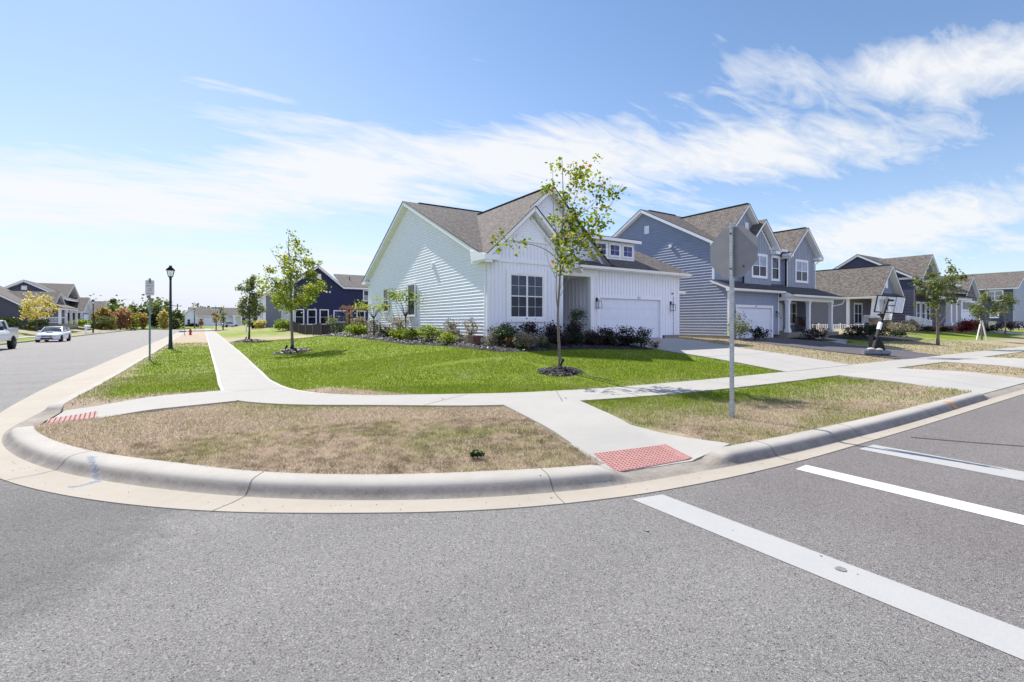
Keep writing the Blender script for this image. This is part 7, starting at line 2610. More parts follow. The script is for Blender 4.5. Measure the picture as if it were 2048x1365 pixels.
far = [  # px, Y, height px top, width px, leaf, label
    (172, 150, 606, 34, 'leaf_wood', 'grey-green tree rising just behind the beige-roofed cottage'),
    (197, 132, 611, 24, 'leaf_orange', 'amber tree beside the second street lamp'),
    (214, 160, 607, 32, 'leaf_wood', 'broad green tree between the amber tree and the bare spire'),
    (226, 170, 592, 9, 'leaf_greygreen', 'thin bare-topped spire standing highest among the far trees'),
    (230, 158, 612, 30, 'leaf_wood', 'green tree at the foot of the bare spire'),
    (241, 135, 616, 19, 'leaf_red', 'rust-red young tree at the bend of the far verge'),
    (253, 137, 617, 18, 'leaf_orange', 'yellow-orange young tree just beyond the rust-red one'),
    (222, 133, 630, 15, 'leaf_yellow', 'low yellow tree before the green mass across the street'),
    (262, 165, 622, 26, 'leaf_wood', 'rounded green tree sloping down to the gap in the far trees'),
    (266, 140, 636, 12, 'leaf_bright', 'small bright green bush-like tree at the far verge'),
    (287, 165, 623, 16, 'leaf_dark', 'dark small tree behind the parking sign'),
    (284, 152, 632, 14, 'leaf_orange', 'faded orange tree just short of the street end'),
    (322, 170, 610, 36, 'leaf_greygreen', 'large greyish tree between the parking sign and the near street lamp'),
    (309, 162, 628, 16, 'leaf_dark', 'dark shrubby tree by the leaning pole'),
    (328, 150, 628, 14, 'leaf_yellow', 'yellow tree close by the near lamp post'),
    (354, 168, 626, 26, 'leaf_wood', 'green tree right of the near lamp post under the utility pole'),
    (350, 152, 640, 14, 'leaf_greygreen', 'low dull green bush below the utility pole'),
    (396, 190, 612, 20, 'leaf_greygreen', 'treetop peeping over the white house at the street end'),
]
for i, (pxx, Y, top, wpx, lm, lab) in enumerate(far):
    x, d = at(pxx, Y)
    zt = EYE + (645 - top) * d / 955
    z0 = 1.2 if x < -14 else .3
    wood_tree(lab, x, Y, (zt - z0) * 1.08, wpx * d / 955 * 1.2, lm, 40 + i, n=1500 if wpx > 20 else 700, trunk=.12, size=.62)
# young roadside trees far up the street
for i, (pxx, Y, top, wpx, lm, lab) in enumerate([(446, 118, 614, 17, 'leaf_greygreen', 'slim green street tree before the parked silver car'), (432, 122, 618, 12, 'leaf_orange', 'orange-brown street tree far up the walk'),
                                                  (402, 150, 637, 9, 'leaf_red', 'tiny red tree before the white house at the street end'), (490, 86, 640, 0, 'leaf_orange', '')]):
    if not lab: continue
    x, d = at(pxx, Y)
    zt = EYE + (645 - top) * d / 955
    wood_tree(lab, x, Y, zt - .5, wpx * d / 955 * 1.2, lm, 80 + i, n=520, trunk=.32, size=.26, group='young trees far up the walk', z0=.5)
# distant wood closing the horizon
def hw(x): return (9.2 if x < -14 else 6.6 if x < 8 else 6.0) * (1 + .16 * math.sin(x * .31) + .10 * math.sin(x * .83 + 1))
V, F, v = leaf_cloud([(x, 235 + 10 * math.sin(x * .4), .4 + hw(x) * f, 4.5, 4, hw(x) * .24, 1) for x in range(-190, 60, 5) for f in (.25, .5, .72)], 20000, 1.3, 77)
tag(npmesh('woodland', V, F, M['leaf_wood'], attrs={'v': v}), 'low band of distant woodland closing the horizon beyond the street end', 'woodland', kind='stuff')
V, F, v = leaf_cloud([(x, 330 + 12 * math.sin(x * .05), 2.5, 8, 5, 4.0 + 1.2 * math.sin(x * .13 + 1), 1) for x in range(60, 420, 8)], 7000, 1.8, 78)
tag(npmesh('woodland', V, F, M['leaf_wood'], attrs={'v': v}), 'distant treeline hidden behind the row of houses', 'woodland', kind='stuff')


# --- shrubs
def shrub(name, label, x, y, w_, h, leafm, n, size, seed, group=None, stems=4, z=None, n2=None, flower=None, base=.15, flat=.3):
    z0 = (T(x, y) + .03) if z is None else z
    t = thing(name, label, 'plant' if name != 'potted_plant' else 'plant', (x, y, z0), 0, group)
    q = random.Random(seed)
    mb = MB(); cl = []
    n = int(n * 2.1); size = size * 1.12
    for k in range(max(stems, 3)):
        a = 2 * PI * k / stems + q.uniform(-.4, .4); rr = w_ * .5 * q.uniform(.35, .75)
        ex, ey, ez = x + math.cos(a) * rr, y + math.sin(a) * rr, z0 + h * q.uniform(.5, .85)
        mb.tube([(x, y, z0), (x + math.cos(a) * rr * .4, y + math.sin(a) * rr * .4, z0 + h * .4), (ex, ey, ez)], [.012, .009, .004], 5)
        cr = w_ * q.uniform(.24, .34)
        cl.append((ex, ey, z0 + h * q.uniform(.45, .72), cr, cr, h * .22, 1))
        cl.append((x + math.cos(a) * rr * .8, y + math.sin(a) * rr * .8, z0 + h * base + h * .15, cr, cr, h * .16, .8))
    cl.append((x, y, z0 + h * .72, w_ * .22, w_ * .22, h * .2, 1))
    mb.build('stems', M['bark_dark'], t)
    leaves('foliage', cl, n, size, leafm, t, seed, flat=flat)
    if flower:
        top = [(a, b, c_ + h * .12, d, e, f, g) for a, b, c_, d, e, f, g in cl if c_ > z0 + h * .4]
        leaves('blossom', top, int(n * .3), size * .8, flower, t, seed + 900)
    return t


# bed along the side wall, from its far end to the front corner (pixel reads turned into places along the bed)
side = [  # x, y, w, h, leaf, n, size, label
    (9.75, 36.9, 1.2, .8, 'leaf_bright', 380, .12, 'yellow-green leafy plant at the far end of the side bed'),
    (9.75, 35.7, 1.1, 1.3, 'leaf_pink', 420, .11, 'tall pinkish flowering shrub at the far back corner of the white wall'),
    (9.2, 34.3, 1.5, .8, 'leaf_bright', 420, .12, 'broad light green plant spreading before the far wall corner'),
    (9.7, 32.0, 1.2, 1.15, 'leaf_pink', 260, .10, 'thin greyish shrub left of the first little tree by the wall'),
    (9.5, 28.6, 1.1, .62, 'leaf_dark', 300, .10, 'low dark green shrub between the two little trees by the wall'),
    (9.4, 26.6, 1.4, 1.35, 'leaf_pink', 460, .09, 'big faded pinkish shrub under the wider side window'),
    (8.95, 25.0, .95, .62, 'leaf_bright', 260, .10, 'small bright green plant at the lawn edge under the wide side window'),
    (9.1, 23.6, .95, .70, 'leaf_bright', 280, .10, 'bright green clump at the foot of the second little tree'),
    (9.25, 21.5, 1.35, .80, 'leaf_bright', 420, .09, 'wide light green clump midway along the side bed'),
    (9.55, 19.9, 1.15, 1.05, 'leaf_pink', 320, .08, 'loose greyish-pink plant with open stems near the dark brown block'),
    (8.95, 18.9, .75, .55, 'leaf_bright', 220, .08, 'small yellow-green plant just before the dark brown block'),
    (9.75, 18.35, .65, 1.15, 'leaf_pink', 150, .07, 'thin upright plant standing over the dark brown block'),
    (9.95, 16.9, .6, .5, 'leaf_pink', 160, .07, 'small round pale plant right of the dark brown block'),
    (10.55, 16.8, 1.35, .95, 'leaf_arb', 700, .07, 'bushy green shrub before the front corner of the white house'),
    (10.85, 15.8, 1.2, .62, 'leaf_straw', 520, .06, 'straw-coloured seeding clump before the green corner shrub'),
    (10.35, 15.5, .42, .26, 'leaf_arb', 130, .05, 'low green tuft at the tip of the bed'),
    (11.75, 15.5, .5, .25, 'leaf_arb', 130, .05, 'low green mat plant second from the tip of the bed'),
    (12.0, 16.1, .55, .5, 'leaf_pink', 200, .06, 'pale variegated round plant before the front window'),
    (11.9, 17.0, .75, .95, 'leaf_burg', 300, .07, 'dark upright shrub under the left end of the front window'),
    (13.2, 17.1, .9, .9, 'leaf_burg', 340, .07, 'dark wide shrub under the middle of the front window'),
    (12.9, 16.2, .7, .5, 'leaf_burg', 260, .06, 'low burgundy shrub just beyond the pale variegated plant'),
    (13.8, 16.3, .75, .55, 'leaf_dark', 280, .06, 'low dark green shrub below the right end of the front window'),
    (14.35, 16.9, .7, .85, 'leaf_burg', 260, .07, 'dark upright shrub at the left side of the porch opening'),
    (14.7, 15.9, .75, .55, 'leaf_burg', 280, .06, 'low burgundy shrub before the porch step'),
    (15.15, 16.6, .7, .75, 'leaf_pink', 260, .06, 'shaded pale-topped shrub by the porch step'),
    (15.4, 15.55, .7, .5, 'leaf_dark', 260, .06, 'low dark green shrub right of the porch step'),
    (15.85, 16.3, .85, .72, 'leaf_burg', 320, .06, 'rounded dark shrub under the porch post'),
    (16.0, 15.2, .6, .45, 'leaf_burg', 240, .06, 'low burgundy shrub at the lawn edge before the garage corner'),
    (16.35, 14.65, .75, .85, 'leaf_dark', 320, .06, 'dark upright shrub against the edge of the concrete drive'),
    (16.3, 15.55, .7, .85, 'leaf_burg', 320, .06, 'tall dark shrub by the lower corner of the white garage door'),
]
for i, (x, y, w_, h_, lm, n_, s_, lab) in enumerate(side):
    if x > 11.8 and lm in ('leaf_burg', 'leaf_dark'): w_, h_, n_ = w_ * 1.4, h_ * 1.12, int(n_ * 2.3)
    elif x > 9.7: n_ = int(n_ * 1.5)
    shrub('shrub', lab, x, y, w_, h_, lm, n_, s_, 200 + i, 'shrubs round the white corner house')
# little ornamental trees on the side bed
for (x, y, h_, w_, seed, lm, lab) in ((9.35, 31.0, 2.65, 2.5, 31, 'leaf_maple', 'small ornamental tree with a round crown below the far side window'), (9.25, 24.9, 2.75, 1.9, 32, 'leaf_bright', 'small yellow-green flat-topped tree below the wide side window')):
    z0 = T(x, y)
    t = thing('little_tree', lab, 'tree', (x, y, z0), 0, 'little trees in the side bed')
    mb = MB(); mb.tube([(x, y, z0), (x + .02, y, z0 + h_ * .3), (x, y, z0 + h_ * .5)], [.045, .035, .03], 7); mb.build('trunk', M['bark_dark'], t)
    q = random.Random(seed); cl = []
    for k in range(7):
        a = k * .9; rr = w_ * .42
        e = (x + math.cos(a) * rr * q.uniform(.6, 1), y + math.sin(a) * rr * q.uniform(.6, 1), z0 + h_ * q.uniform(.68, .9))
        mb = MB(); mb.tube([(x, y, z0 + h_ * .42), (x + (e[0] - x) * .4, y + (e[1] - y) * .4, z0 + h_ * .62), e], [.022, .015, .006], 5); mb.build('branch', M['bark_dark'], t)
        cl.append((e[0], e[1], e[2], w_ * .2, w_ * .2, h_ * .10, 1))
    cl.append((x, y, z0 + h_ * .9, w_ * .25, w_ * .25, h_ * .1, 1.2))
    leaves('crown', cl, 620, .10, lm, t, seed)

# flowers, block, topiary, arborvitae
mb = MB(); mb.box(9.30, 9.66, 17.3, 17.66, T(9.5, 17.5), T(9.5, 17.5) + .38); tag(mb.build('brick_block', M['block']), 'square dark brown planter block at the corner of the side bed', 'planter')
shrub('flower', 'small clump of orange flowers at the tip of the bed', 10.25, 16.1, .42, .34, 'leaf_arb', 90, .05, 301, flower='petal_orange')
shrub('flower', 'clump of red and coral flowers beside the concrete drive', 16.75, 14.2, .55, .34, 'leaf_arb', 90, .05, 302, flower='petal_red')
t = shrub('potted_plant', 'dark trimmed topiary ball in a black pot by the porch of the white house', 14.75, 17.25, .75, 1.25, 'leaf_arb', 700, .06, 303, z=1.35)
mb = MB(); mb.lathe((14.75, 17.25, T(14.75, 17.2)), [(.16, 0), (.22, .4), (.24, .42), (.05, .44), (.03, .9)], 14); mb.build('pot', M['black_metal'], t)
for i, (x, y) in enumerate(((11.6, 52.5), (12.15, 52.3), (12.75, 52.4), (13.3, 52.2), (13.85, 52.1))):
    h_ = (2.0, 2.2, 2.1, 2.3, 2.2)[i]
    z0 = T(x, y)
    t = thing('arborvitae', ('first', 'second', 'third', 'fourth', 'fifth')[i] + ' dark green columnar evergreen counted from the fence corner', 'shrub', (x, y, z0), 0, 'columnar evergreens before the dark fence')
    mb = MB(); mb.tube([(x, y, z0), (x, y, z0 + h_ * .6)], [.05, .02], 5); mb.build('stem', M['bark_dark'], t)
    leaves('foliage', [(x, y, z0 + h_ * f, .30 * (1.15 - f * .7), .30 * (1.15 - f * .7), h_ * .16, 1.2 - f) for f in (.15, .35, .55, .75, .9)], 520, .10, 'leaf_arb', t, 320 + i)
shrub('shrub', 'weeping yellow-green shrub leaning over the dark fence', 12.7, 57.8, 1.7, 2.4, 'leaf_greygreen', 420, .13, 330, stems=6)
shrub('shrub', 'pink flowering bush beside the pergola post', 17.6, 57.6, 1.2, 2.6, 'petal_red', 260, .14, 331)
shrub('shrub', 'bright green bush by the stone base of the navy house', 9.0, 70.5, 1.9, 1.7, 'leaf_bright', 360, .2, 332)
# grey house planting
for i, a in enumerate([(27.9, 17.1, 1.35, 1.75, 'leaf_greygreen', 420, .09, 'loose silvery shrub at the near corner of the grey garage, behind the sign post'), (29.0, 16.6, 1.25, .85, 'leaf_dark', 480, .08, 'dark green shrub at the foot of the grey garage door'),
                       (34.7, 16.0, 1.6, .75, 'leaf_burg', 520, .08, 'low reddish-dark shrub before the grey house porch'), (38.4, 15.0, 1.5, .95, 'leaf_dark', 560, .09, 'dark shrub right of the grey house path'),
                       (40.0, 14.6, 1.9, 1.05, 'leaf_dark', 640, .09, 'broad dark shrub at the outer end of the grey house bed'), (41.6, 14.9, 1.7, .9, 'leaf_burg', 500, .09, 'dark rounded shrub behind the broad one in the outer bed'),
                       (45.2, 14.6, 1.2, .65, 'leaf_dark', 300, .1, 'small spiky dark plant out on the lawn past the grey house bed'), (50.5, 16.6, 2.6, .9, 'leaf_pink', 520, .12, 'pinkish ornamental grasses before the bungalow porch'), (53.6, 16.4, 1.8, 1.15, 'leaf_straw', 520, .12, 'tan grasses at the bungalow pier'),
                       (62.4, 15.0, 1.6, 1.3, 'leaf_crimson', 620, .11, 'crimson bush before the pillared porch'), (60.2, 16.0, 1.4, .5, 'leaf_dark', 300, .1, 'low dark plant at the foot of the white ramp railing'), (56.5, 16.4, 2.2, .45, 'leaf_dark', 360, .1, 'flat dark ground plant below the ramp'),
                       (67.2, 15.4, 2.3, 1.35, 'leaf_red', 620, .13, 'russet and green bush between the pillared porch and the garage'), (70.0, 15.0, 1.8, .7, 'leaf_dark', 400, .12, 'low dark bush at the corner of the narrow garage'), (77.5, 14.8, 2.6, 1.2, 'leaf_burg', 520, .13, 'dark reddish mound of shrub beyond the bins')]):
    shrub('shrub', a[7], a[0], a[1], a[2], a[3], a[4], a[5], a[6], 340 + i, 'shrubs before the far houses')
# houses up the street
for i, (x, y, w_, h_, lm, lab) in enumerate([(8.3, 91, 1.6, 1.3, 'leaf_yellow', 'yellow shrub before the grey wall up the street'), (7.8, 94, 1.6, 1.1, 'leaf_dark', 'dark shrub beside the yellow one up the street'), (8.5, 118, 3, 1.4, 'leaf_bright', 'light green shrub on the slope before the small pale house'),
                                             (-19.3, 91.6, 2.6, 1.0, 'leaf_wood', 'low green shrub before the long low gable across the street'), (-22.3, 91.5, 2.6, 1.1, 'leaf_bright', 'round green shrub at the edge of the view across the street'), (-17.4, 107, 2.8, 1.1, 'leaf_bright', 'yellow-green shrub at the end of the railed porch'),
                                             (-17.3, 128, 4, 1.8, 'leaf_wood', 'large green shrub before the beige-roofed cottage'), (-16.8, 133, 2, 3.6, 'leaf_red', 'orange-red shrub between the cottage columns'), (-2.5, 163, 5, .9, 'leaf_dark', 'dark shrubs along the base of the white end house')]):
    shrub('shrub', lab, x, y, w_, h_, lm, 420, .22, 380 + i, 'shrubs of the houses up the street', z=(1.25 if x < -14 else None) if y < 150 else .6)
# weed in the dry verge and a few fallen leaves
t = shrub('weed', 'green weed tuft in the dried grass near the kerb', 2.87, 5.25, .17, .05, 'leaf_arb', 130, .03, 400)
fl = MB(); q = random.Random(77)
for k in range(170):
    a = q.uniform(0, 2 * PI); x = q.uniform(3, 15); y = q.uniform(3.9, 12)
    if not turf_mask(np.array([x]), np.array([y]))[0] and q.random() < .75: continue
    z = max(T(x, y), .17) + .02; s = q.uniform(.02, .045)
    fl.quad((x + math.cos(a) * s, y + math.sin(a) * s, z + .01), (x - math.sin(a) * s * .6, y + math.cos(a) * s * .6, z), (x - math.cos(a) * s, y - math.sin(a) * s, z + .012), (x + math.sin(a) * s * .6, y - math.cos(a) * s * .6, z))
tag(fl.build('fallen_leaves', mat('dry_leaf', (0.16, 0.095, 0.05), .8, .4, 9)), 'scattered dry brown leaves on the grass and walk', 'leaves', kind='stuff')
# ================================================================ street furniture and vehicles
def stop_sign():
    x, y = 7.98, 5.05
    z0 = T(x, y)
    t = thing('stop_sign', 'back of an octagonal sign on a square perforated steel post at the crossing', 'road sign', (x, y, z0))
    p = MB(); p.box(x - .028, x + .028, y - .028, y + .028, z0 - .2, z0 + 3.40); post = p.build('post', M['galv'], t)
    s = MB(); s.box(x - .038, x + .038, y - .038, y + .038, z0 - .1, z0 + .27); s.build('sleeve', M['galv'], t)
    hm = MB()
    for k in range(60):
        zz = z0 + .31 + k * .0508
        if zz > z0 + 3.35: break
        hm.quad((x - .006, y - .0286, zz - .006), (x + .006, y - .0286, zz - .006), (x + .006, y - .0286, zz + .006), (x - .006, y - .0286, zz + .006))
        hm.quad((x - .0286, y + .006, zz - .006), (x - .0286, y - .006, zz - .006), (x - .0286, y - .006, zz + .006), (x - .0286, y + .006, zz + .006))
    tag(hm.build('hole_pattern', M['joint'], post), kind='stuff')
    c = MB(); c.box(x - .045, x + .045, y - .012, y + .012, z0 + 3.38, z0 + 3.48); c.bar((x - .05, y, z0 + 3.46), (x + .05, y, z0 + 3.46), .03, .02); c.build('cap_bracket', M['galv'], t)
    R8 = .455 / math.cos(PI / 8)
    cz = z0 + 2.96
    def octo(r, x0, x1):
        return MB().prism([(y + r * math.cos(PI / 8 + k * PI / 4), cz + r * math.sin(PI / 8 + k * PI / 4)) for k in range(8)], 'x', x0, x1)
    octo(R8, x + .034, x + .037).build('sign_plate', M['alu'], t)
    f = octo(R8 - .002, x + .0372, x + .0380).build('face', M['petal_sign'], t)
    number_plate(t, 'STOP', x + .040, y, cz, .24, 'white_trim', rot=(R(90), 0, R(90)), name='lettering')
    for zz in (cz - .30, cz + .33):
        b = MB(); b.tube([(x - .055, y, zz), (x + .036, y, zz)], .012, 8); b.build('bolt', M['rubber'], t)
    b = MB(); b.tube([(x + .030, y - .20, cz - .27), (x + .036, y - .20, cz - .27)], .020, 10); b.build('sticker', M['joint'], t)


M['petal_sign'] = mat('sign_red_face', (0.45, 0.02, 0.02), .5, .05)
stop_sign()


def parking_sign():
    x, y = -2.0, 27.0
    z0 = .15
    t = thing('parking_sign', 'small grey regulation sign with worn lettering on a green post by the kerb', 'road sign', (x, y, z0), R(0))
    t.rotation_euler = (0, 0, R(12))
    p = MB(); p.box(-.032, .032, -.02, .02, -.2, 3.62); p.box(-.045, .045, -.03, -.02, 3.5, 3.68); p.build('post', M['sign_post'], t, local=True)
    w_, z1, z2 = .165, 2.92, 3.60
    s = MB()
    pts = []
    for (cx, cz, a0) in ((w_ - .04, z2 - .04, 0), (-w_ + .04, z2 - .04, 90), (-w_ + .04, z1 + .04, 180), (w_ - .04, z1 + .04, 270)):
        for k in range(4):
            a = R(a0 + 30 * k); pts.append((cx + .04 * math.cos(a), cz + .04 * math.sin(a)))
    s.prism(pts, 'y', -.030, -.026); pl = s.build('panel', M['sign_face'], t, local=True)
    for txt, zz, hh in (('NO', 3.47, .085), ('PARKING', 3.34, .045), ('THIS', 3.21, .05), ('SIDE', 3.12, .05)):
        o = number_plate(t, txt, 0, 0, 0, hh, 'sign_red', name='lettering'); o.parent = pl; o.location = (0, -.031, zz); tag(o, kind='stuff')
    a = MB(); a.box(-.08, .08, -.033, -.0305, 2.99, 3.005); a.prism([(-.11, 2.9975), (-.075, 3.02), (-.075, 2.975)], 'y', -.033, -.0305); a.prism([(.11, 2.9975), (.075, 2.975), (.075, 3.02)], 'y', -.033, -.0305)
    a.build('arrow', M['sign_black'], pl, local=True)
    # street-side rails of the U-channel
    e = MB(); e.box(-.034, -.026, -.025, .025, -.1, 3.6); e.box(.026, .034, -.025, .025, -.1, 3.6); e.build('flange', M['sign_post'], t, local=True)


parking_sign()


def lamp_proto(label, x, y, z0, group):
    t = thing('street_lamp', label, 'street lamp', (x, y, z0), 0, group)
    H = 5.05
    p = MB(); p.lathe((0, 0, -.1), [(.17, 0), (.17, .12), (.12, .2), (.10, .7), (.085, 1.2), (.062, H - .55), (.058, H - .5)], 14); p.build('pole', M['lamp_green'], t, local=True)
    n = MB(); n.lathe((0, 0, H - .62), [(.06, 0), (.09, .03), (.07, .06), (.07, .12), (.11, .16), (.11, .19)], 14); n.build('collar', M['black_metal'], t, local=True)
    zb, zt = H - .42, H - .02
    g = MB(); g.hexa([(-.11, -.11, zb), (.11, -.11, zb), (.11, .11, zb), (-.11, .11, zb), (-.19, -.19, zt), (.19, -.19, zt), (.19, .19, zt), (-.19, .19, zt)]); g.build('lantern_glass', M['clearlamp'], t, local=True)
    f = MB()
    for sx in (-1, 1):
        for sy in (-1, 1):
            f.bar((sx * .115, sy * .115, zb), (sx * .195, sy * .195, zt), .022)
        f.bar((sx * .195, -.2, zt), (sx * .195, .2, zt), .03); f.bar((-.2, sx * .195, zt), (.2, sx * .195, zt), .03)
        f.bar((sx * .115, -.12, zb), (sx * .115, .12, zb), .024); f.bar((-.12, sx * .115, zb), (.12, sx * .115, zb), .024)
    f.build('frame', M['black_metal'], t, local=True)
    r = MB(); i = 0
    r.hexa([(-.25, -.25, zt + .01), (.25, -.25, zt + .01), (.25, .25, zt + .01), (-.25, .25, zt + .01), (-.09, -.09, zt + .20), (.09, -.09, zt + .20), (.09, .09, zt + .20), (-.09, .09, zt + .20)])
    r.box(-.07, .07, -.07, .07, zt + .20, zt + .27); r.box(-.085, .085, -.085, .085, zt + .27, zt + .30)
    r.build('lamp_roof', M['black_metal'], t, local=True)
    b = MB(); b.lathe((0, 0, zb), [(.04, .02), (.06, .10), (.05, .24), (.02, .30)], 10); b.build('bulb', M['bulb'], t, local=True)
    return t


lp = lamp_proto('tall dark green lantern lamp on the near verge, its head against the white sky', -1.72, 37.6, .15, 'lantern street lamps')
dup(lp, (-14.6, 100.0, .15), R(8), 'black lantern lamp across the street between the houses and the amber tree')
dup(lp, (-1.9, 158, .3), R(4), 'tiny lantern lamp before the white house at the end of the street')


def hydrant():
    x, y = -1.35, 76.5
    z0 = .15
    t = thing('fire_hydrant', 'red fire hydrant on the dry verge beside the far street', 'fire hydrant', (x, y, z0))
    b = MB(); b.lathe((x, y, z0), [(.19, 0), (.19, .05), (.14, .06), (.14, .55), (.17, .57), (.17, .61), (.13, .63), (.12, .74), (.06, .82), (.03, .83), (.03, .9), (.01, .91)], 14); b.build('barrel', M['hydrant'], t)
    for d in ((1, 0), (-1, 0), (0, -1)):
        c = MB(); c.tube([(x + d[0] * .1, y + d[1] * .1, z0 + .48), (x + d[0] * .25, y + d[1] * .25, z0 + .48)], .08 if d[1] else .06, 10); c.build('nozzle', M['hydrant'], t)


hydrant()


def post_thing(name, label, cat, x, y, z0, h, r, m, top=None):
    t = thing(name, label, cat, (x, y, z0))
    p = MB(); p.box(x - r, x + r, y - r, y + r, z0 - .1, z0 + h); p.build('post', M[m], t)
    if top:
        s = MB()
        for (dx, zz, w_, h_, mm) in top:
            s = MB(); s.box(x + dx - w_ / 2, x + dx + w_ / 2, y - r - .02, y - r - .005, z0 + zz, z0 + zz + h_); s.build('panel', M[mm], t)
    return t


post_thing('sign_pole', 'thin green pole standing beside the fire hydrant', 'pole', -1.95, 75.2, .15, 3.1, .035, 'sign_post', [(0, 2.7, .10, .5, 'sign_face')])
x_, _ = at(386, 110)
post_thing('sign_pole', 'thin grey pole between the hydrant and the distant lamp', 'pole', -1.3, 118, .15, 3.0, .05, 'sign_post')
t_ = post_thing('street_name_sign', 'green street name sign on a tall pole far up the walk', 'street sign', 2.25, 114, .3, 4.7, .045, 'sign_post', [(0, 4.35, 1.5, .24, 'street_sign')])
mb = MB(); mb.box(2.22, 2.28, 113.3, 114.7, 4.98, 5.22); mb.build('panel', M['street_sign'], t_)
t_ = thing('marker_post', 'short white utility post standing in the lawn beyond the farther young tree', 'post', (5.4, 80, T(5.4, 80)))
p = MB(); z_ = T(5.4, 80); p.box(5.3, 5.5, 79.9, 80.1, z_, z_ + 1.1); p.hexa([(5.3, 79.9, z_ + 1.1), (5.5, 79.9, z_ + 1.1), (5.5, 80.1, z_ + 1.1), (5.3, 80.1, z_ + 1.1), (5.34, 79.94, z_ + 1.22), (5.46, 79.94, z_ + 1.22), (5.46, 80.06, z_ + 1.22), (5.34, 80.06, z_ + 1.22)]); p.build('post', M['net'], t_)
for (pxx, Y, top, lab, arm) in ((307, 175, 606, 'leaning grey utility pole rising among the far trees by the parking sign', 0), (355, 185, 608, 'utility pole with a crossarm rising over the green trees past the near lamp', 1)):
    x, d = at(pxx, Y); zt = EYE + (645 - top) * d / 955
    t = thing('utility_pole', lab, 'utility pole', (x, Y, .3))
    p = MB(); p.tube([(x, Y, 0), (x - (.0 if arm else .6), Y, zt)], [.22, .14], 8); p.build('pole', M['bark'], t)
    if arm:
        p = MB(); p.box(x - 1.1, x + 1.1, Y - .1, Y + .1, zt - .8, zt - .6); p.build('crossarm', M['bark'], t)
# mailboxes across the street
for k, (x, y) in enumerate(((-14.3, 92.0), (-14.3, 92.9))):
    t = thing('mailbox', ('white mailbox nearer the amber tree on the verge across the street', 'white mailbox set just behind the nearer one on the verge across the street')[k], 'mailbox', (x, y, .2), 0, 'paired mailboxes')
    p = MB(); p.box(x - .05, x + .05, y - .05, y + .05, .1, 1.15); p.box(x - .05, x + .4, y - .05, y + .05, .95, 1.05); p.build('post', M['white_trim'], t)
    b = MB(); b.prism([(y + .11 * math.cos(a), 1.30 + .11 * math.sin(a)) for a in np.linspace(0, PI, 9)] + [(y - .11, 1.16), (y + .11, 1.16)], 'x', x - .1, x + .45); b.build('box', M['white_trim'], t)


def spot_light(x, y, label, rz=0.0):
    z0 = T(x, y) + .12
    t = thing('garden_spotlight', label, 'garden light', (x, y, z0), rz, 'black garden spotlights')
    p = MB(); p.tube([(0, 0, -.12), (0, 0, .14)], .012, 6); p.build('stake', M['black_metal'], t, local=True)
    h = MB(); h.tube([(0, -.04, .12), (0, .02, .18), (0, .10, .26)], [.035, .05, .06], 10); h.build('lamp_head', M['black_metal'], t, local=True)
    return t


spot_light(8.83, 10.97, 'black spotlight aimed up the lone front-lawn tree', R(-60))
spot_light(3.57, 26.75, 'black spotlight on the near mulch mound, farther from the trunk', R(-40))
spot_light(3.82, 26.8, 'black spotlight on the near mulch mound, tight against the trunk', R(-70))
spot_light(3.1, 46.6, 'black spotlight on the farther mulch mound', R(-40))
mb = MB(); pts = [(8.85, 10.95), (9.0, 10.67), (9.15, 10.4), (9.1, 10.05), (9.25, 9.65), (9.3, 9.3)]
mb.tube([(a, b, T(a, b) + (.10 if k < 3 else .03)) for k, (a, b) in enumerate(pts)], .012, 6); tag(mb.build('cable', M['black_metal']), 'black lighting cable running from the front-lawn tree towards the walk', 'cable')


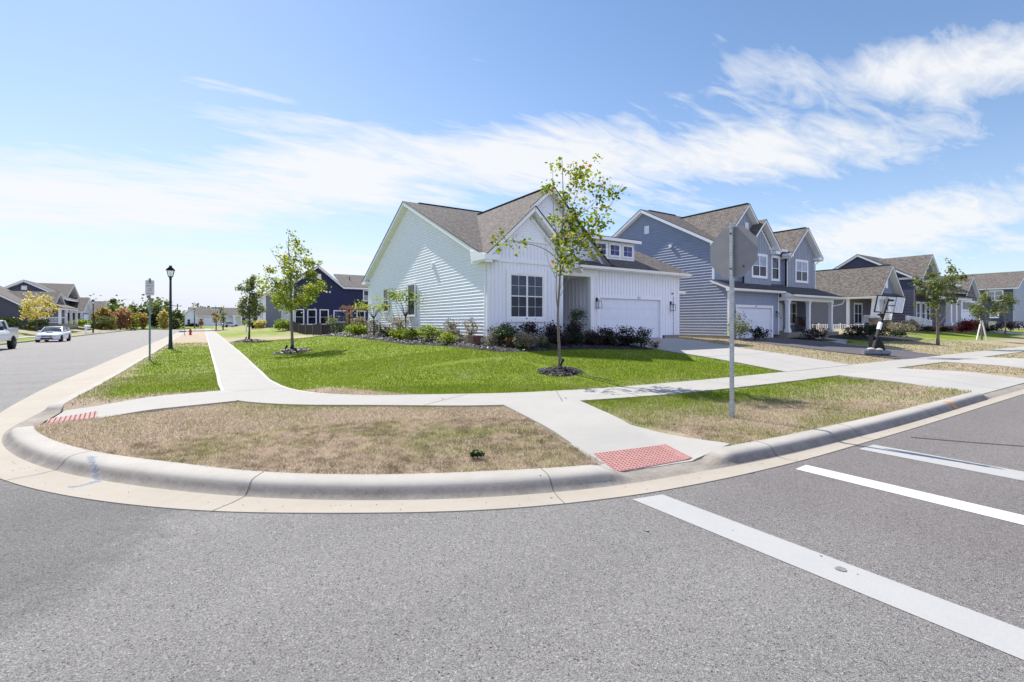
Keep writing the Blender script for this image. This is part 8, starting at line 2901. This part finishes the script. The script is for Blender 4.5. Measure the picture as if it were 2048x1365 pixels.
# --- basketball hoop
def hoop():
    x, y = 26.99, 9.82
    z0 = T(x, y)
    t = thing('basketball_hoop', 'black portable basketball hoop with a clear backboard leaning over the asphalt drive', 'basketball hoop', (x, y, z0))
    def P(u, d, z): return (x + RX * u + DX * d, y + RY * u + DY * d, z0 + z)
    b = MB()
    b.tube([P(-.55, -.1, .14), P(.25, -.12, .13)], .13, 12); b.tube([P(.25, -.12, .13), P(.85, .10, .12)], .12, 12); b.build('base', M['slate'], t)
    p = MB(); p.bar(P(-.02, 0, .12), P(.62, .25, 1.75), .10, .11); p.build('pole', M['black_metal'], t)
    p = MB(); p.bar(P(.42, .17, 1.24), P(.55, .22, 1.58), .125, .135); p.build('label_band', M['white_trim'], t)
    p = MB(); p.bar(P(.58, .24, 1.66), P(1.02, .38, 2.74), .13, .12); p.bar(P(.45, .2, 1.95), P(.75, .30, 1.95), .1, .1); p.build('lift_arm', M['black_metal'], t)
    p = MB(); p.bar(P(1.02, .40, 2.74), P(1.22, .75, 2.66), .07); p.bar(P(1.02, .42, 2.72), P(1.28, .75, 2.15), .06); p.bar(P(.95, .42, 2.66), P(1.45, .60, 2.66), .10, .10); p.build('bracket', M['black_metal'], t)
    c = MB()
    pl_ = [(.12, .16), (.12, .95), (.38, .82), (.62, .55), (.74, .16)]
    i = len(c.v); k_ = len(pl_)
    c.v += [tuple(P(u, .12, z)) for u, z in pl_] + [tuple(P(u, .42, z)) for u, z in pl_]
    c.f.append(tuple(range(k_))[::-1]); c.f.append(tuple(range(k_, 2 * k_)))
    for q_ in range(k_): c.f.append((q_, (q_ + 1) % k_, k_ + (q_ + 1) % k_, k_ + q_))
    c.build('ballast_cover', M['black_metal'], t)
    # backboard: slightly rotated plate
    def B(u, z, d=0): return P(1.52 + u * .97, .74 + u * .18 + d, 2.46 + z - .05 * u)
    w_, h_ = .84, .41
    def Bp(u, z, d=0.0):
        s = -.20 * (0.41 - z) / .82
        return B(u + s, z, d)
    g = MB(); g.hexa([Bp(-w_, -h_, 0), Bp(w_, -h_, 0), Bp(w_, -h_, .03), Bp(-w_, -h_, .03), Bp(-w_, h_, 0), Bp(w_, h_, 0), Bp(w_, h_, .03), Bp(-w_, h_, .03)]); g.build('backboard', M['board'], t)
    f = MB()
    for z in (-h_, h_): f.bar(Bp(-w_, z, .015), Bp(w_, z, .015), .05, .045)
    for u in (-w_, -.30, .30, w_): f.bar(Bp(u, -h_, .015), Bp(u, h_, .015), .04 if abs(u) > .5 else .028, .05)
    f.bar(Bp(-.3, -.05, .0), Bp(.3, -.05, .0), .03)
    f.build('frame', M['black_metal'], t)
    f = MB()
    for z in (-h_ + .04, h_ - .04): f.bar(Bp(-w_ + .05, z, -.012), Bp(-.33, z, -.012), .02); f.bar(Bp(.33, z, -.012), Bp(w_ - .05, z, -.012), .02)
    for u in (-w_ + .05, -.33, .33, w_ - .05): f.bar(Bp(u, -h_ + .04, -.012), Bp(u, h_ - .04, -.012), .02)
    f.bar(Bp(-.2, .1, -.012), Bp(.2, .1, -.012), .03)
    f.build('board_marking', M['white_trim'], t)
    rc = Vector(Bp(0.30, -.38, .42)); ring = [(rc.x + .23 * math.cos(a), rc.y + .23 * math.sin(a), rc.z) for a in np.linspace(0, 2 * PI, 19)]
    r = MB(); r.tube(ring, .012, 6, cap=False); rim = r.build('rim', M['hoop_orange'], t)
    n = MB()
    for k in range(12):
        a, a2 = 2 * PI * k / 12, 2 * PI * (k + 1) / 12
        for (s0, s1, z_0, z_1) in ((a, a2, 0, -.2), (a2, a, 0, -.2), (a, a2, -.2, -.38), (a2, a, -.2, -.38)):
            r0 = .23 - .3 * (-z_0) * .6; r1 = .23 - .3 * (-z_1) * .6
            n.bar((rc.x + r0 * math.cos(s0), rc.y + r0 * math.sin(s0), rc.z + z_0), (rc.x + r1 * math.cos(s1), rc.y + r1 * math.sin(s1), rc.z + z_1), .014)
    n.build('net', M['net'], rim)
    bg = MB()
    bg.lathe(P(-.15, -.1, .24)[:3], [(.02, 0), (.15, .02), (.17, .07), (.12, .12), (.02, .14)], 10); bg.lathe(P(.22, -.12, .22)[:3], [(.02, 0), (.14, .02), (.16, .07), (.10, .11), (.02, .13)], 10)
    tag(bg.build('sandbag', M['ac']), 'pale sandbags weighing down the base of the basketball hoop', 'sandbag')


hoop()


# --- vehicles
def wheel(parent, x, y, r, w_, side, rimm='rim_dark', nsp=5):
    t = MB(); t.tube([(x - w_ / 2, y, r), (x - w_ / 2 + .03, y, r), (x + w_ / 2 - .03, y, r), (x + w_ / 2, y, r)], [r * .93, r, r, r * .93], 22)
    ty = t.build('wheel', M['rubber'], parent, local=True)
    m = MB(); xx = x + side * (w_ / 2 + .004)
    m.tube([(xx - side * .03, y, r), (xx, y, r)], [r * .64, r * .60], 18)
    for k in range(nsp):
        a = 2 * PI * k / nsp; m.bar((xx, y, r), (xx + side * .004, y + math.cos(a) * r * .58, r + math.sin(a) * r * .58), r * .16, .04, up=(1, 0, 0))
    m.build('rim', M[rimm], ty, local=True)
    return ty


def loft_body(sections, name, m, parent, smooth=True):
    """sections: list of (y, [(x,z)...]) half profiles from bottom centre to top centre; mirrored"""
    mb = MB(); n = None
    for y, pr in sections:
        full = [(x, z) for x, z in pr] + [(-x, z) for x, z in pr[::-1]]
        n = len(full)
        mb.v += [(x, y, z) for x, z in full]
    for k in range(len(sections) - 1):
        for j in range(n):
            j2 = (j + 1) % n
            mb.f.append((k * n + j, k * n + j2, (k + 1) * n + j2, (k + 1) * n + j))
    mb.f.append(tuple(range(n))[::-1]); mb.f.append(tuple(range((len(sections) - 1) * n, len(sections) * n)))
    mb.sm = smooth
    o = mb.build(name, M[m], parent, local=True)
    return o


def sedan(label, x, y, z, rz, paint, scoop=False, group=None):
    """nose points to local -y"""
    t = thing('parked_car', label, 'car', (x, y, z), rz, group)
    def S(y_, w_, zb, zs, zt, wt=.86):
        return (y_, [(w_ * .80, zb), (w_ * .96, zb + .05), (w_, zb + .20), (w_ * 1.0, zs * .55 + zt * .25 + .08), (w_ * .97, zs), (w_ * wt, zt - .02), (w_ * wt * .6, zt + .012), (.02, zt + .02)])
    secs = [S(-2.22, .55, .34, .50, .56, .8), S(-2.16, .74, .24, .60, .67), S(-2.0, .84, .20, .68, .75), S(-1.6, .87, .20, .74, .82), S(-1.1, .875, .20, .79, .90), S(-.80, .875, .20, .83, .95), S(.6, .88, .20, .88, .97), S(1.35, .875, .20, .90, .99), S(1.75, .86, .22, .92, 1.02), S(2.05, .83, .26, .92, 1.02), S(2.18, .74, .36, .84, .94)]
    loft_body(secs, 'body', paint, t)
    def G(y_, w_, zb, zt, wt): return (y_, [(w_, zb), (w_ * .985, zb + (zt - zb) * .25), (wt, zt - .03), (wt * .7, zt), (.02, zt + .01)])
    gl = [G(-.86, .74, .93, .965, .70), G(-.45, .76, .94, 1.20, .66), G(-.10, .77, .95, 1.38, .60), G(.55, .77, .96, 1.42, .58), G(1.0, .76, .97, 1.36, .58), G(1.45, .72, .98, 1.12, .62), G(1.68, .68, .99, 1.01, .62)]
    loft_body(gl, 'windows', 'car_glass', t)
    rf = [(-.16, [(.61, 1.375), (.42, 1.405), (.02, 1.415)]), (.2, [(.61, 1.41), (.42, 1.44), (.02, 1.45)]), (.6, [(.60, 1.42), (.42, 1.445), (.02, 1.455)]), (1.02, [(.59, 1.36), (.42, 1.385), (.02, 1.395)])]
    rr = [(yy, [(p[0][0], p[0][1] - .03)] + p) for yy, p in rf]
    loft_body(rr, 'roof', paint, t)
    pl = MB()
    for s in (-1, 1):
        pl.bar((s * .765, -.86, .95), (s * .615, -.12, 1.39), .05, .05); pl.bar((s * .775, .32, .96), (s * .61, .36, 1.40), .05, .06); pl.bar((s * .72, 1.62, 1.0), (s * .60, 1.02, 1.37), .09, .06)
    pl.build('pillars', M[paint], t, local=True)
    fr = MB(); fr.box(-.36, .36, -2.235, -2.12, .53, .60); fr.build('grille', M['car_black'], t, local=True)
    fr = MB(); fr.prism([(-.44, .30), (.44, .30), (.38, .43), (-.38, .43)], 'y', -2.245, -2.12); fr.build('air_intake', M['car_black'], t, local=True)
    fr = MB(); fr.box(-.14, .14, -2.252, -2.235, .43, .50); fr.build('number_plate', M['white_trim'], t, local=True)
    for s in (-1, 1):
        hl = MB(); hl.hexa([(s * .44, -2.20, .53), (s * .76, -2.11, .54), (s * .80, -1.86, .60), (s * .46, -1.90, .60), (s * .44, -2.18, .64), (s * .74, -2.09, .67), (s * .79, -1.84, .72), (s * .46, -1.88, .70)]); hl.build('headlight', M['headlight'], t, local=True)
        mi = MB(); mi.box(s * .80, s * .98, -.62, -.50, .96, 1.09); mi.build('mirror', M[paint], t, local=True)
        tl = MB(); tl.box(s * .50, s * .78, 2.10, 2.18, .72, .86); tl.build('tail_light', M['tail'], t, local=True)
        for yy in (-1.40, 1.18):
            wa = MB(); wa.tube([(s * .70, yy, .33), (s * .884, yy, .33)], .375, 20); wa.build('wheel_arch', M['car_black'], t, local=True)
            wheel(t, s * .81, yy, .325, .20, s)
    if scoop:
        sc = MB(); sc.hexa([(-.24, -1.42, .83), (.24, -1.42, .83), (.22, -.95, .91), (-.22, -.95, .91), (-.24, -1.38, .93), (.24, -1.38, .93), (.22, -.95, .97), (-.22, -.95, .97)]); so = sc.build('bonnet_scoop', M[paint], t, local=True)
        sc = MB(); sc.box(-.22, .22, -1.425, -1.41, .85, .92); sc.build('opening', M['car_black'], so, local=True)
        wg = MB(); wg.box(-.72, .72, 1.92, 2.12, 1.26, 1.29); wg.box(-.66, -.62, 1.95, 2.1, 1.0, 1.26); wg.box(.62, .66, 1.95, 2.1, 1.0, 1.26); wg.build('rear_wing', M[paint], t, local=True)
    return t


sedan('white sports saloon with a bonnet scoop parked facing us across the street', -12.0, 62.6, .005, R(-2), 'car_white', True)
x_, d_ = at(458, 150)
sedan('silver saloon parked side-on far up the walk before the pale houses', x_, 149.0, T(x_, 149.0) + .02, R(118), 'car_silver')


def pickup():
    t = thing('pickup_truck', 'white crew pickup truck with black wheels cut off by the edge of the photo', 'pickup truck', (-12.1, 45.1, .005), R(-1))
    # nose towards local -y, tail at +y
    def S(y_, w_, zb, zs, zt): return (y_, [(w_ * .86, zb), (w_ * .97, zb + .05), (w_, zb + .30), (w_, zs - .05), (w_ * .97, zs), (w_ * .90, zt), (.02, zt + .02)])
    bs = [S(-3.05, .80, .75, 1.02, 1.10), S(-2.9, .96, .62, 1.10, 1.20), S(-2.4, 1.0, .58, 1.18, 1.28), S(-1.6, 1.01, .56, 1.22, 1.34), S(-1.2, 1.01, .56, 1.24, 1.36), S(1.05, 1.01, .56, 1.26, 1.37)]
    loft_body(bs, 'body', 'car_white', t)
    b = MB()
    for s in (-1, 1):
        b.hexa([(s * .90, 1.06, .62), (s * 1.01, 1.06, .58), (s * 1.01, 2.82, .64), (s * .90, 2.82, .68), (s * .90, 1.06, 1.42), (s * .99, 1.06, 1.42), (s * .99, 2.82, 1.46), (s * .90, 2.82, 1.46)])
    b.box(-.90, .90, 2.72, 2.84, .66, 1.46); b.box(-.90, .90, 1.06, 2.72, .80, .86)
    b.build('truck_bed', M['car_white'], t, local=True)
    cab = [(-1.25, [(.86, 1.34), (.82, 1.37), (.02, 1.38)]), (-.65, [(.88, 1.34), (.78, 1.86), (.02, 1.88)]), (-.4, [(.88, 1.34), (.76, 1.94), (.02, 1.96)]), (.85, [(.88, 1.36), (.76, 1.93), (.02, 1.95)]), (1.04, [(.88, 1.36), (.80, 1.70), (.02, 1.72)])]
    loft_body(cab, 'windows', 'car_glass', t)
    r = MB(); r.hexa([(-.78, -.52, 1.93), (.78, -.52, 1.93), (.78, .92, 1.93), (-.78, .92, 1.93), (-.70, -.42, 1.99), (.70, -.42, 1.99), (.70, .85, 1.99), (-.70, .85, 1.99)]); r.build('roof', M['car_white'], t, local=True)
    pl = MB()
    for s in (-1, 1):
        pl.bar((s * .89, -1.22, 1.36), (s * .79, -.5, 1.93), .07, .07); pl.bar((s * .90, -.05, 1.36), (s * .79, -.03, 1.94), .07, .09); pl.bar((s * .91, 1.02, 1.38), (s * .79, .86, 1.94), .14, .09)
    pl.build('pillars', M['car_white'], t, local=True)
    for s in (-1, 1):
        m = MB(); m.box(s * .98, s * 1.22, -.95, -.82, 1.32, 1.58); m.build('mirror', M['car_black'], t, local=True)
        l = MB(); l.box(s * .80, s * .985, 2.80, 2.86, 1.0, 1.38); l.build('tail_light', M['tail'], t, local=True)
        for yy in (-2.0, 1.78):
            a = MB(); a.tube([(s * .80, yy, .44), (s * 1.015, yy, .44)], .49, 22); a.build('wheel_arch', M['car_black'], t, local=True)
            wheel(t, s * .93, yy, .42, .28, s, 'rim_dark', 6)
    bp = MB(); bp.box(-.92, .92, 2.84, 3.0, .58, .76); bp.build('bumper', M['car_black'], t, local=True)


pickup()
